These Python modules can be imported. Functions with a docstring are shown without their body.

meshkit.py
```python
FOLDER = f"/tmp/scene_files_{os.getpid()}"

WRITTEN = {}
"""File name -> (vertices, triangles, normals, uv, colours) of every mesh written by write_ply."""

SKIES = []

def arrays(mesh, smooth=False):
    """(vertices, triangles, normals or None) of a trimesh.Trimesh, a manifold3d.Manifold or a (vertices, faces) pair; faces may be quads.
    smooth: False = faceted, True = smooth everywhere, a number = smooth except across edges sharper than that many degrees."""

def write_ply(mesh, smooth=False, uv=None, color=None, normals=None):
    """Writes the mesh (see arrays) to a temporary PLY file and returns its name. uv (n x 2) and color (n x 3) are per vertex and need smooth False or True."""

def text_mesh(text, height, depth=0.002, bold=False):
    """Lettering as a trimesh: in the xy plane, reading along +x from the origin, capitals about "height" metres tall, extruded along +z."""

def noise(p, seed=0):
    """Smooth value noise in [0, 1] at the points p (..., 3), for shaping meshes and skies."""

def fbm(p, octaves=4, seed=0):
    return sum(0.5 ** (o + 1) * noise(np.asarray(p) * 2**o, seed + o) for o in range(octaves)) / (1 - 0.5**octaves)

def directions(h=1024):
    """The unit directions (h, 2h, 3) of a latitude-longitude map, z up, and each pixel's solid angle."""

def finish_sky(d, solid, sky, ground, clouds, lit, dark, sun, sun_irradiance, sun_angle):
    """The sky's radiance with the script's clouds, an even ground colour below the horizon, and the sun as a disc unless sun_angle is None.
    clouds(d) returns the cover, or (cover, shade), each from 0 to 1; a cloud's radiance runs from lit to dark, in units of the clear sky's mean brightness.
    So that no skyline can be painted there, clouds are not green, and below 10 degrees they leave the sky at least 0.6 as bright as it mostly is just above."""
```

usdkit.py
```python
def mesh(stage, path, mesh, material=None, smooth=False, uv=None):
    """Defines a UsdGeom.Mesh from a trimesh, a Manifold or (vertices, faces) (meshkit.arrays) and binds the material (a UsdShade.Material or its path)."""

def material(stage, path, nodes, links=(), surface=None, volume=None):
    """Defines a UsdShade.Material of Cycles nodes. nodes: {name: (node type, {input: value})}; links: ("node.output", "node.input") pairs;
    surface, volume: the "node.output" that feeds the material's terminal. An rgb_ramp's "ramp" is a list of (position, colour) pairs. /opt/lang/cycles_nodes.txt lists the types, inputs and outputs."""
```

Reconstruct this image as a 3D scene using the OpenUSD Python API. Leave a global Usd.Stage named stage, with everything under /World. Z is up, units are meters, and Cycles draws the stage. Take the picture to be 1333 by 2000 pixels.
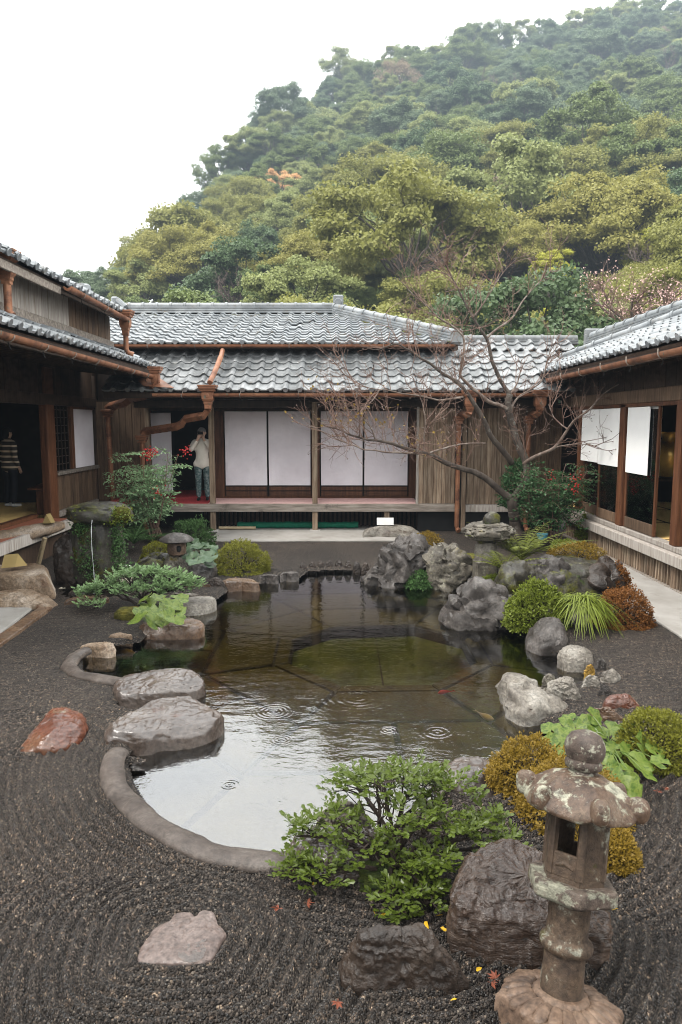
import math, random
import numpy as np
import usdkit, meshkit
import manifold3d as m3
from meshkit import noise, fbm
from pxr import Usd, UsdGeom, UsdLux, UsdShade, Gf, Sdf, Vt
from scipy.spatial import ConvexHull
import shapely
from shapely.geometry import Polygon, Point, LineString

# ---------------------------------------------------------------- stage, camera, sky, sun, exposure
stage = Usd.Stage.CreateInMemory()
UsdGeom.SetStageUpAxis(stage, 'Z'); UsdGeom.SetStageMetersPerUnit(stage, 1.0)
UsdGeom.Xform.Define(stage, '/World')
FOC, PITCH, EYE = 1400., math.radians(7.13), 2.3          # focal length in photo pixels, tilt down, eye height
SUN = np.array([-.45, -.25, .86]); SUN /= np.linalg.norm(SUN)
EXPOSURE = 1.88
cam = UsdGeom.Camera.Define(stage, '/World/camera')
cam.CreateHorizontalApertureAttr(23.994); cam.CreateFocalLengthAttr(1400 / 1333 * 23.994)
cam.CreateVerticalApertureAttr(36.0)
cam.CreateClippingRangeAttr(Gf.Vec2f(.05, 5000))
cam.CreateExposureAttr(EXPOSURE)
cam.AddTranslateOp().Set(Gf.Vec3d(0, 0, EYE)); cam.AddRotateXOp().Set(90 - math.degrees(PITCH))

sky_mat = usdkit.material(stage, '/World/Looks/overcast_sky', {
    'sky': ('sky_texture', {'sky_type': 'single_scattering', 'sun_disc': False, 'sun_elevation': math.asin(SUN[2]),
                            'sun_rotation': math.atan2(SUN[0], SUN[1]), 'altitude': 60., 'aerosol_density': 2.}),
    'ge': ('geometry', {}), 'co': ('texture_coordinate', {}), 'mp': ('mapping', {'scale': (1, 1, 2.2)}),
    'no': ('noise_texture', {'scale': 2.2, 'detail': 5, 'roughness': .55}),
    'rp': ('rgb_ramp', {'ramp': [(.3, (7.5, 7.6, 7.5)), (.7, (8.8, 8.8, 8.6))]}),
    'mx': ('mix_color', {'fac': .93, 'use_clamp': False}),
    'se': ('separate_xyz', {}), 'ov': ('map_range', {'from_min': 0., 'from_max': 1., 'to_min': .58, 'to_max': 1.75, 'clamp': True}), 'cc': ('combine_color', {}), 'mu': ('mix_color', {'blend_type': 'multiply', 'fac': 1., 'use_clamp': False}),
    'bg': ('background_shader', {'strength': .12})},
    [('co.generated', 'mp.vector'), ('mp.vector', 'no.vector'), ('no.fac', 'rp.fac'), ('sky.color', 'mx.a'), ('rp.color', 'mx.b'), ('co.generated', 'se.vector'), ('se.z', 'ov.value'), ('ov.result', 'cc.r'), ('ov.result', 'cc.g'), ('ov.result', 'cc.b'), ('mx.result', 'mu.a'), ('cc.color', 'mu.b'), ('mu.result', 'bg.color')],
    surface='bg.background')
dome = UsdLux.DomeLight.Define(stage, '/World/sky')
UsdShade.MaterialBindingAPI.Apply(dome.GetPrim()).Bind(sky_mat)
sun = UsdLux.DistantLight.Define(stage, '/World/sun')
sun.CreateIntensityAttr(.4); sun.CreateAngleAttr(14.); sun.CreateNormalizeAttr(True); sun.CreateColorAttr(Gf.Vec3f(1, .95, .88))
_z = Gf.Vec3d(*SUN.tolist())
sun.AddTransformOp().Set(Gf.Matrix4d(Gf.Rotation(Gf.Vec3d(0, 0, 1), _z), Gf.Vec3d(0, 0, 60)))

# ---------------------------------------------------------------- helpers
rng = np.random.default_rng(11)
def ray(px, py):
    x = (px - 666.5) / FOC; y = -(py - 1000) / FOC
    return np.array([x, math.cos(PITCH) + y * math.sin(PITCH), -math.sin(PITCH) + y * math.cos(PITCH)])
E0 = np.array([0, 0, EYE])
def G(px, py, z=0.): d = ray(px, py); return E0 + (z - EYE) / d[2] * d          # where a sight line meets the height z
def A(px, py, Y): d = ray(px, py); return E0 + Y / d[1] * d                      # ... the distance Y
def AX(px, py, x): d = ray(px, py); return E0 + x / d[0] * d                     # ... the side x

_names = {}
def uname(parent, name):
    k = (parent, name); n = _names.get(k, 0); _names[k] = n + 1
    return f'{parent}/{name}' if n == 0 else f'{parent}/{name}_{n:03d}'
def pth(p): return '/World' if p is None else (p if isinstance(p, str) else str(p.GetPath()))
def lab(p, label=None, cat=None, group=None, kind=None):
    p = p.GetPrim() if hasattr(p, 'GetPrim') else p
    for k, v in (('label', label), ('category', cat), ('group', group), ('kind', kind)):
        if v: p.SetCustomDataByKey(k, v)
    return p
def empty(name, parent=None, loc=None):
    x = UsdGeom.Xform.Define(stage, uname(pth(parent), name))
    if loc is not None:
        x.AddTransformOp().Set(Gf.Matrix4d().SetTranslate(Gf.Vec3d(*map(float, loc))))
    return x.GetPrim()
def thing(name, label, cat, group=None, kind=None, loc=None): return lab(empty(name, None, loc), label, cat, group, kind)
def put(name, vf, material, parent=None, smooth=False, loc=None):
    v, f = vf
    if loc is not None: v = np.asarray(v) - np.asarray(loc)
    return usdkit.mesh(stage, uname(pth(parent), name), (v, f), MATS[material], smooth).GetPrim()
def mat4(loc, rz=0, s=1., tilt=(0, 0)):
    m = Gf.Matrix4d().SetScale(Gf.Vec3d(*( (s, s, s) if np.ndim(s) == 0 else s)))
    m = m * Gf.Matrix4d().SetRotate(Gf.Rotation(Gf.Vec3d(1, 0, 0), tilt[0]) * Gf.Rotation(Gf.Vec3d(0, 1, 0), tilt[1]) * Gf.Rotation(Gf.Vec3d(0, 0, 1), math.degrees(rz)))
    return m * Gf.Matrix4d().SetTranslate(Gf.Vec3d(*map(float, loc)))
def copy_of(src, m, name=None, label=None, cat=None, group=None):
    x = UsdGeom.Xform.Define(stage, uname('/World', name or src.GetName().rstrip('0123456789_')))
    x.GetPrim().GetReferences().AddInternalReference(src.GetPath())
    x.ClearXformOpOrder(); x.MakeMatrixXform().Set(m)
    x.GetPrim().SetInstanceable(True)
    return lab(x.GetPrim(), label, cat, group)

def cat(*ms):
    ms = [m for m in ms if m is not None and len(m[0])]
    vs, fs, n = [], [], 0
    for v, f in ms:
        vs.append(np.asarray(v, float)); fs.append(tri(f) + n); n += len(v)
    return np.vstack(vs), np.vstack(fs)
def tri(f):
    f = np.asarray(f, int)
    return np.vstack([f[:, [0, 1, 2]], f[:, [0, 2, 3]]]) if f.shape[1] == 4 else f
def _cham():
    s = np.array([[x, y, z] for x in (-1, 1) for y in (-1, 1) for z in (-1, 1)], float)
    pts, key = [], []
    for c in s:
        for k in range(3):
            q = c * .9; q[k] = c[k]; pts.append(q); key.append((c, k))
    pts = np.array(pts); h = ConvexHull(pts); f = h.simplices.copy()
    for i, t in enumerate(f):
        if np.dot(np.cross(pts[t[1]] - pts[t[0]], pts[t[2]] - pts[t[0]]), pts[t].mean(0)) < 0: f[i] = t[::-1]
    return np.array([k[0] for k in key]), np.array([k[1] for k in key]), f
_CS, _CK, _CF = _cham()
def box(p0, p1, b=.008):
    p0, p1 = np.minimum(p0, p1).astype(float), np.maximum(p0, p1).astype(float)
    h = (p1 - p0) / 2; b = min(b, h.min() * .45)
    v = _CS * (h - b); i = np.arange(24); v[i, _CK] = (_CS * h)[i, _CK]
    return v + (p0 + p1) / 2, _CF.copy()
def beam(a, b, w, h, up=(0, 0, 1), bev=.008):
    """a chamfered bar from a to b, w wide, h high"""
    a, b = np.asarray(a, float), np.asarray(b, float); L = np.linalg.norm(b - a); y = (b - a) / L
    x = np.cross(y, up); x /= np.linalg.norm(x); z = np.cross(x, y)
    v, f = box((-w / 2, 0, -h / 2), (w / 2, L, h / 2), bev)
    return v @ np.array([x, y, z]) + a, f
def frames(d, ref=None):
    d = d / np.linalg.norm(d, axis=-1, keepdims=True)
    ref = np.broadcast_to(np.array([0, 0, 1.]) if ref is None else ref, d.shape).copy()
    bad = np.abs((d * ref).sum(-1)) > .97; ref[bad] = (1, 0, 0)
    x = np.cross(d, ref); x /= np.linalg.norm(x, axis=-1, keepdims=True)
    return x, d, np.cross(x, d)
def tube(pts, r, n=8, cap=True, flat=1.):
    pts = np.asarray(pts, float); m = len(pts); r = np.broadcast_to(r, m)
    t = np.gradient(pts, axis=0); x, y, z = frames(t)
    for i in range(1, m):
        if np.dot(x[i], x[i - 1]) < 0: x[i], z[i] = -x[i], -z[i]
    a = np.arange(n) * 2 * np.pi / n
    v = (pts[:, None] + r[:, None, None] * (np.cos(a)[None, :, None] * x[:, None] + flat * np.sin(a)[None, :, None] * z[:, None])).reshape(-1, 3)
    i, j = np.meshgrid(np.arange(m - 1), np.arange(n), indexing='ij'); k = (j + 1) % n
    f = np.stack([i * n + j, (i + 1) * n + j, (i + 1) * n + k, i * n + k], -1).reshape(-1, 4)[:, ::-1]
    f = tri(f)
    if cap:
        v = np.vstack([v, pts[:1], pts[-1:]]); c0, c1 = m * n, m * n + 1; jj = np.arange(n); kk = (jj + 1) % n
        f = np.vstack([f, np.stack([np.full(n, c0), kk, jj], 1), np.stack([np.full(n, c1), (m - 1) * n + jj, (m - 1) * n + kk], 1)])
        # orientation is checked below
    vol = np.einsum('ij,ij->i', v[f[:, 0]], np.cross(v[f[:, 1]], v[f[:, 2]])).sum()
    c = v.mean(0); vol = np.einsum('ij,ij->i', v[f[:, 0]] - c, np.cross(v[f[:, 1]] - c, v[f[:, 2]] - c)).sum()
    return v, (f if vol > 0 else f[:, ::-1])
def lathe(prof, n=32, c=(0, 0, 0), cut=None):
    prof = np.asarray(prof, float); m = len(prof); a = np.arange(n) * 2 * np.pi / n
    v = np.stack([prof[:, 0, None] * np.cos(a), prof[:, 0, None] * np.sin(a), np.broadcast_to(prof[:, 1, None], (m, n))], -1).reshape(-1, 3)
    i, j = np.meshgrid(np.arange(m - 1), np.arange(n), indexing='ij'); k = (j + 1) % n
    f = tri(np.stack([i * n + j, i * n + k, (i + 1) * n + k, (i + 1) * n + j], -1).reshape(-1, 4))
    return v + np.asarray(c, float), f
def prism(poly, z0, z1, bev=.0):
    """upright prism over a convex-ish xy polygon, its top edge rounded off by bev"""
    p = np.asarray(poly, float)[:, :2]
    if Polygon(p).exterior.is_ccw is False: p = p[::-1]
    n = len(p); c = p.mean(0)
    def ring(q, z): return np.column_stack([q, np.full(n, z)])
    inner = np.array(p) + (c - p) / np.maximum(np.linalg.norm(c - p, axis=1, keepdims=True), 1e-6) * bev * 1.4
    rs = [ring(p, z0), ring(p, z1 - bev), ring(inner, z1)] if bev else [ring(p, z0), ring(p, z1)]
    v = np.vstack(rs + [np.array([[*c, z1]]), np.array([[*c, z0]])]); m = len(rs); f = []
    for i in range(m - 1):
        for j in range(n):
            k = (j + 1) % n; f += [[i * n + j, i * n + k, (i + 1) * n + k], [i * n + j, (i + 1) * n + k, (i + 1) * n + j]]
    for j in range(n):
        k = (j + 1) % n; f += [[(m - 1) * n + j, (m - 1) * n + k, m * n], [k, j, m * n + 1]]
    return v, np.array(f)
def curve(pts, n):
    """n points on a smooth curve through pts"""
    from scipy.interpolate import make_interp_spline
    pts = np.asarray(pts, float); d = np.r_[0, np.cumsum(np.linalg.norm(np.diff(pts, axis=0), axis=1) + 1e-9)]
    if len(pts) == 2: return pts[0] + (pts[1] - pts[0]) * np.linspace(0, 1, n)[:, None]
    s = make_interp_spline(d, pts, k=min(3, len(pts) - 1)); t = np.linspace(0, d[-1], n)
    lin = np.stack([np.interp(t, d, pts[:, k]) for k in range(pts.shape[1])], 1)
    return s(t) * .6 + lin * .4
def closed(pts, n):
    pts = np.asarray(pts, float); q = np.vstack([pts, pts[:1]])
    for _ in range(2):                                   # corner cutting
        a, b = q[:-1], q[1:]; q = np.stack([a * .75 + b * .25, a * .25 + b * .75], 1).reshape(-1, q.shape[1]); q = np.vstack([q, q[:1]])
    d = np.r_[0, np.cumsum(np.linalg.norm(np.diff(q, axis=0), axis=1))]; t = np.linspace(0, d[-1], n, endpoint=False)
    return np.stack([np.interp(t, d, q[:, k]) for k in range(q.shape[1])], 1)
def scatter(tpl, P, X, Y, Z, S):
    """copies of a small template at P with axes X, Y, Z and sizes S, as one mesh"""
    tv, tf = np.asarray(tpl[0], float), tri(tpl[1]); n = len(P); S = np.broadcast_to(np.asarray(S, float), (n,)) if np.ndim(S) < 2 else S
    S3 = np.repeat(S[:, None], 3, 1) if S.ndim == 1 else S
    v = P[:, None] + (tv[None, :, 0:1] * S3[:, None, 0:1]) * X[:, None] + (tv[None, :, 1:2] * S3[:, None, 1:2]) * Y[:, None] + (tv[None, :, 2:3] * S3[:, None, 2:3]) * Z[:, None]
    f = tf[None] + (np.arange(n) * len(tv))[:, None, None]
    return v.reshape(-1, 3), f.reshape(-1, 3)
def unit(v): return v / np.maximum(np.linalg.norm(v, axis=-1, keepdims=True), 1e-9)
def rand_dirs(n, r=rng): return unit(r.normal(size=(n, 3)))
LEAF = (np.array([[0, 0, 0], [.17, .38, .05], [.25, .76, .03], [0, 1, -.06], [-.25, .76, .03], [-.17, .38, .05], [0, .45, -.02]]), np.array([[0, 1, 6], [1, 2, 6], [2, 3, 6], [3, 4, 6], [4, 5, 6], [5, 0, 6]]))
LEAF4 = (np.array([[0, 0, 0], [.24, .5, .06], [0, 1, 0], [-.24, .5, .06]]), np.array([[0, 1, 2], [0, 2, 3]]))
LEAFW = (np.array([[0, 0, 0], [.42, .45, .08], [.1, 1, 0], [-.38, .55, .1]]), np.array([[0, 1, 2], [0, 2, 3]]))
def leafs(P, D, size, tpl=LEAF4, jit=.4, r=rng, up=None):
    """leaves at P growing along D, faces turned roughly up"""
    n = len(P); D = unit(D + jit * r.normal(size=(n, 3))); U = unit((np.array([0, 0, 1.]) if up is None else up) + .5 * r.normal(size=(n, 3)))
    x, y, z = frames(D, U)
    return scatter(tpl, P, x, y, z, size * r.uniform(.7, 1.25, n))

# ---------------------------------------------------------------- materials
MATS = {}
LDIM = dict(leaf_glossy=1.9, leaf_azalea=1.35, leaf_orange=1.3, leaf_rust=1.1, leaf_round=.72, leaf_teal=.5, leaf_nandina_pale=3.0, leaf_variegated=2., leaf_yellow=.9, leaf_lime=1.1, leaf_blade=1.1, leaf_nandina=1.2, leaf_fern_dark=1.1)
DIM = dict(rock_tan=.75, rock_pale=.5, coping=.26, flat_pale=.34, rock_rust=.38, rock_grey=.33, rock_lichen=.45, rock_moss=.55, rock_brown=.45, rock_dark=.42, rock_bark=.42, bark=.42, pale_bark=.5, gold_paint=.5,  grey_wood=.85, grey_wood_flat=.9, pale_wood=.85, brown_wood=.8, brown_board=.75, rock_wet=.27, pink_carpet=1.25, lantern_lichen_stone=.45, lantern_roof_stone=.58, lantern_base_stone=.62, lantern_stone=.38, pond_slab=.27, pond_mud=.12, pit_floor=.46, paper=1.25, blind=1.02, white_card=.8, white_water=.6, brass=1., copper=.75, concrete=.72, red_carpet=.7, tatami=1.9, skin=1., cream_coat=1., tile=.8, old_tile=.75)
def M(name, cols, scale=6, stretch=(1, 1, 1), detail=5, rough=.6, bump=.3, bdist=.01, bscale=None, metallic=0., spec=.2, coat=0., vary=0., spots=(), lo=.32, hi=.68, rvar=0.,
      bkind='noise', updirt=None, mottle=0.):
    """A surface: colours over noise, fine relief, and spots ((colour, scale, threshold, softness)) of lichen, moss or dirt."""
    k_ = .68 * DIM.get(name, .6); cols = [tuple(k_ * q for q in c) for c in cols]; spots = [(tuple(k_ * q for q in c), *o) for c, *o in spots]
    n = {'ge': ('geometry', {}), 'mp': ('mapping', {'scale': stretch}), 'no': ('noise_texture', {'scale': scale, 'detail': detail, 'roughness': .6}),
         'rp': ('rgb_ramp', {'ramp': [(lo + (hi - lo) * i / max(1, len(cols) - 1), c) for i, c in enumerate(cols)]}),
         'b1': ('noise_texture', {'scale': bscale or scale * 4, 'detail': 6, 'roughness': .65}),
         'bu': ('bump', {'strength': bump, 'distance': bdist}), 'p': ('principled_bsdf', {'roughness': rough, 'metallic': metallic, 'specular_ior_level': spec, 'coat_weight': coat, 'coat_roughness': .15})}
    l = [('ge.position', 'mp.vector'), ('mp.vector', 'no.vector'), ('mp.vector', 'b1.vector'), ('no.fac', 'rp.fac'), ('b1.fac', 'bu.height'), ('bu.normal', 'p.normal')]
    if bkind == 'voronoi':
        n['b1'] = ('voronoi_texture', {'scale': bscale or scale * 4, 'feature': 'f1'}); l[4] = ('b1.distance', 'bu.height')
    c = 'rp.color'
    for i, (col, sc, th, so) in enumerate(spots):
        n[f's{i}'] = ('noise_texture', {'scale': sc, 'detail': 9, 'roughness': .72}); n[f'm{i}'] = ('map_range', {'from_min': th, 'from_max': th + so, 'clamp': True}); n[f'x{i}'] = ('mix_color', {'b': col})
        l += [('ge.position', f's{i}.vector'), (f's{i}.fac', f'm{i}.value'), (f'm{i}.result', f'x{i}.fac'), (c, f'x{i}.a')]; c = f'x{i}.result'
    if mottle:
        n |= {'t1': ('noise_texture', {'scale': 38, 'detail': 8, 'roughness': .75}), 't2': ('map_range', {'from_min': .35, 'from_max': .65, 'to_min': 1 - mottle, 'to_max': 1 + mottle, 'clamp': True}), 't3': ('combine_color', {}), 't4': ('mix_color', {'blend_type': 'multiply', 'fac': 1., 'use_clamp': False})}
        l += [('ge.position', 't1.vector'), ('t1.fac', 't2.value'), ('t2.result', 't3.r'), ('t2.result', 't3.g'), ('t2.result', 't3.b'), (c, 't4.a'), ('t3.color', 't4.b')]; c = 't4.result'
    if updirt:                                    # growth that settles on upward faces: (colour, amount)
        n |= {'us': ('separate_xyz', {}), 'um': ('map_range', {'from_min': .45, 'from_max': .95, 'clamp': True}), 'un': ('noise_texture', {'scale': updirt[2], 'detail': 5}),
              'ur': ('map_range', {'from_min': .42, 'from_max': .58, 'clamp': True}), 'ux': ('math', {'math_type': 'multiply'}), 'uc': ('mix_color', {'b': updirt[0]}), 'uy': ('math', {'math_type': 'multiply', 'value2': updirt[1]})}
        l += [('ge.normal', 'us.vector'), ('us.z', 'um.value'), ('ge.position', 'un.vector'), ('un.fac', 'ur.value'), ('um.result', 'ux.value1'), ('ur.result', 'ux.value2'), ('ux.value', 'uy.value1'), ('uy.value', 'uc.fac'), (c, 'uc.a')]; c = 'uc.result'
    if vary:
        n |= {'oi': ('object_info', {}), 'ov': ('map_range', {'to_min': 1 - vary, 'to_max': 1 + vary}), 'oc': ('combine_color', {}), 'om': ('mix_color', {'blend_type': 'multiply', 'fac': 1.})}
        l += [('oi.random', 'ov.value'), ('ov.result', 'oc.r'), ('ov.result', 'oc.g'), ('ov.result', 'oc.b'), (c, 'om.a'), ('oc.color', 'om.b')]; c = 'om.result'
    if rvar:
        n |= {'rn': ('noise_texture', {'scale': scale * 1.7, 'detail': 4}), 'rm': ('map_range', {'from_min': .35, 'from_max': .65, 'to_min': max(.03, rough - rvar), 'to_max': rough + rvar, 'clamp': True})}
        l += [('ge.position', 'rn.vector'), ('rn.fac', 'rm.value'), ('rm.result', 'p.roughness')]
    l.append((c, 'p.base_color'))
    MATS[name] = usdkit.material(stage, '/World/Looks/' + name, n, l, surface='p.BSDF')
def MLEAF(name, cols, rough=.45, trans=.3, spec=.15, pos=0.):
    k_ = .68 * ({'hill_dark': 2.1, 'hill_blue': 2.0, 'hill_green': 2.0, 'hill_giant': 1.65, 'hill_orange': 1.6}.get(name, 1.7) if name.startswith('hill') else LDIM.get(name, 1.)); cols = [tuple(k_ * q for q in c) for c in cols]
    n = {'ge': ('geometry', {}), 'rp': ('rgb_ramp', {'ramp': [(i / (len(cols) - 1), c) for i, c in enumerate(cols)]}), 'p': ('principled_bsdf', {'roughness': rough, 'specular_ior_level': spec}),
         't': ('translucent_bsdf', {}), 'm': ('mix_closure', {'fac': trans})}
    src = 'ge.random_per_island'
    if pos: n |= {'no': ('noise_texture', {'scale': pos, 'detail': 4, 'roughness': .7}), 'nr': ('map_range', {'from_min': .3, 'from_max': .7, 'clamp': True})}; src = 'nr.result'
    MATS[name] = usdkit.material(stage, '/World/Looks/' + name, n, ([('ge.position', 'no.vector'), ('no.fac', 'nr.value')] if pos else []) + [(src, 'rp.fac'), ('rp.color', 'p.base_color'), ('rp.color', 't.color'), ('p.BSDF', 'm.closure1'), ('t.BSDF', 'm.closure2')], surface='m.closure')

M('dark_wood', [(.026, .014, .008), (.055, .032, .019), (.085, .05, .03)], 3, (7, 7, .7), rough=.62, bump=.25, vary=.25)
M('brown_wood', [(.055, .02, .009), (.11, .042, .018), (.16, .066, .03)], 3, (7, 7, .6), rough=.5, bump=.2, vary=.15)
M('grey_wood', [(.115, .072, .045), (.225, .158, .105), (.34, .265, .19)], 3, (9, 9, .7), rough=.75, bump=.35, vary=.3)
M('grey_wood_flat', [(.12, .1, .08), (.22, .185, .155), (.33, .29, .25)], 3, (.8, 8, 8), rough=.75, bump=.35, vary=.15, spots=[((.05, .04, .035), 1.3, .58, .1)])
M('pale_wood', [(.25, .21, .17), (.38, .34, .3), (.48, .44, .4)], 3, (9, 9, .8), rough=.8, bump=.25, vary=.15)
M('brown_board', [(.066, .039, .023), (.13, .08, .048), (.2, .13, .08)], 3, (9, 9, .7), rough=.7, bump=.35, vary=.3)
M('tile', [(.1, .112, .12), (.17, .185, .195), (.26, .275, .28)], 2.2, rough=.42, bump=.12, bscale=60, bdist=.004, spec=.5, vary=.22, rvar=.12, spots=[((.12, .1, .07), 5, .56, .12), ((.3, .3, .28), 14, .62, .06)])
M('old_tile', [(.085, .09, .092), (.155, .163, .167), (.25, .258, .262)], 2.6, rough=.42, bump=.15, bscale=60, bdist=.004, spec=.45, vary=.28, rvar=.15, spots=[((.13, .11, .08), 4, .6, .12), ((.36, .36, .33), 12, .6, .06)])
M('copper', [(.19, .08, .042), (.29, .126, .068), (.38, .18, .1)], 3, rough=.45, bump=.15, bscale=40, bdist=.004, metallic=.35, rvar=.12, spots=[((.1, .045, .03), 4, .52, .14), ((.12, .16, .13), 11, .6, .06)])
M('paper', [(.66, .62, .66), (.78, .745, .78)], 1.6, rough=.9, bump=.6, bdist=.03, bscale=3.5)
M('blind', [(.78, .77, .75), (.84, .83, .81)], 1.2, rough=.9, bump=.1)
M('tatami', [(.36, .24, .09), (.45, .32, .13)], 3, (30, 2, 2), rough=.6, bump=.1)
M('red_carpet', [(.36, .03, .035), (.45, .045, .05)], 30, rough=.95, bump=.2)
M('pink_carpet', [(.5, .3, .28), (.58, .37, .34)], 20, rough=.8, bump=.2)
M('orange_carpet', [(.46, .15, .08), (.55, .2, .11)], 30, rough=.95, bump=.2)
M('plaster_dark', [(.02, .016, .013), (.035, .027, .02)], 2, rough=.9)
M('concrete', [(.3, .28, .25), (.42, .4, .37)], 2.5, rough=.75, bump=.2, bscale=40, bdist=.004, spots=[((.2, .17, .14), 1.6, .56, .15)])
M('coping', [(.11, .085, .07), (.2, .16, .135), (.3, .25, .215)], 5, rough=.48, bump=.8, bscale=90, bdist=.006, rvar=.2, mottle=.35, spots=[((.42, .4, .36), 15, .7, .03), ((.07, .055, .045), 3, .55, .15)])
M('brass', [(.8, .5, .14), (.9, .6, .2)], 4, rough=.28, bump=.05, metallic=.55)
M('gold_paint', [(.5, .36, .13), (.58, .43, .18)], 4, rough=.45, metallic=.3)
M('green_net', [(.0, .14, .075), (.0, .22, .12)], 30, rough=.7, bump=.5, bscale=90)
M('bamboo', [(.4, .3, .17), (.5, .4, .25)], 5, (1, 8, 8), rough=.5)
M('white_card', [(.7, .7, .68), (.75, .75, .73)], 4, rough=.6)
M('blue_plastic', [(.08, .3, .4), (.1, .36, .48)], 4, rough=.4)
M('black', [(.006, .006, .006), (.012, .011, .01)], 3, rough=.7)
M('bark', [(.06, .045, .035), (.12, .09, .07), (.2, .16, .13)], 9, (1, 1, .5), rough=.75, bump=.6, bscale=40, spots=[((.3, .29, .25), 7, .58, .06), ((.12, .12, .03), 5, .6, .1)])
M('pale_bark', [(.15, .095, .07), (.26, .19, .15), (.45, .39, .34)], 12, (1, 1, 1), rough=.7, bump=.3)
M('twig', [(.15, .085, .06), (.23, .135, .1), (.33, .21, .16)], 5, rough=.6, bump=0.)
M('dark_stem', [(.02, .014, .01), (.045, .03, .02)], 8, rough=.7)
M('hill_bark', [(.1, .085, .07), (.2, .17, .14)], 1, rough=.9)
M('hill_twig', [(.16, .11, .1), (.23, .17, .15)], 1, rough=.9)
M('moss', [(.06, .055, .006), (.12, .11, .012), (.2, .17, .02)], 12, rough=.9, bump=1., bscale=120, bdist=.02)
M('green_moss', [(.025, .05, .008), (.07, .1, .015), (.13, .15, .02)], 9, rough=.9, bump=1., bscale=90, bdist=.03)
M('red_berry', [(.55, .02, .02), (.65, .04, .03)], 9, rough=.3)
MLEAF('leaf_glossy', [(.032, .045, .006), (.06, .078, .008), (.095, .115, .012), (.15, .165, .022), (.05, .065, .01), (.13, .135, .012), (.33, .25, .03)], rough=.36, trans=.25, spec=.2)
MLEAF('leaf_azalea', [(.1, .1, .012), (.2, .17, .015), (.3, .22, .02), (.34, .2, .02), (.16, .15, .02)], trans=.3)
MLEAF('leaf_orange', [(.14, .09, .012), (.3, .16, .015), (.42, .2, .02), (.36, .13, .02), (.2, .15, .02)], trans=.3)
MLEAF('leaf_rust', [(.15, .06, .015), (.24, .1, .022), (.3, .13, .03), (.13, .1, .02), (.22, .075, .02)], trans=.3)
MLEAF('leaf_lime', [(.1, .125, .015), (.19, .2, .025), (.3, .28, .035), (.13, .15, .018)], trans=.3)
MLEAF('leaf_blade', [(.12, .15, .02), (.22, .24, .04), (.42, .4, .12), (.15, .18, .025)], trans=.25)
MLEAF('leaf_round', [(.045, .085, .012), (.085, .14, .02), (.16, .21, .04), (.055, .1, .015), (.12, .17, .03)], rough=.42, trans=.25, spec=.16, pos=14.)
MLEAF('leaf_teal', [(.08, .15, .08), (.15, .23, .13), (.24, .33, .2)], rough=.4, trans=.2, pos=9.)
MLEAF('leaf_variegated', [(.07, .11, .045), (.12, .16, .07), (.35, .38, .22), (.08, .115, .05), (.18, .22, .11)], rough=.35, trans=.2)
MLEAF('leaf_fern', [(.12, .14, .02), (.2, .21, .035), (.3, .28, .06), (.15, .17, .025)], trans=.35)
MLEAF('leaf_fern_dark', [(.05, .1, .03), (.08, .15, .04), (.12, .2, .06)], trans=.3)
MLEAF('leaf_nandina', [(.03, .07, .025), (.055, .11, .04), (.08, .15, .055), (.04, .09, .03)], rough=.35, trans=.2)
MLEAF('leaf_nandina_pale', [(.09, .14, .07), (.16, .22, .1), (.3, .3, .12), (.22, .26, .12), (.07, .12, .07), (.4, .2, .08)], trans=.35)
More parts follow.
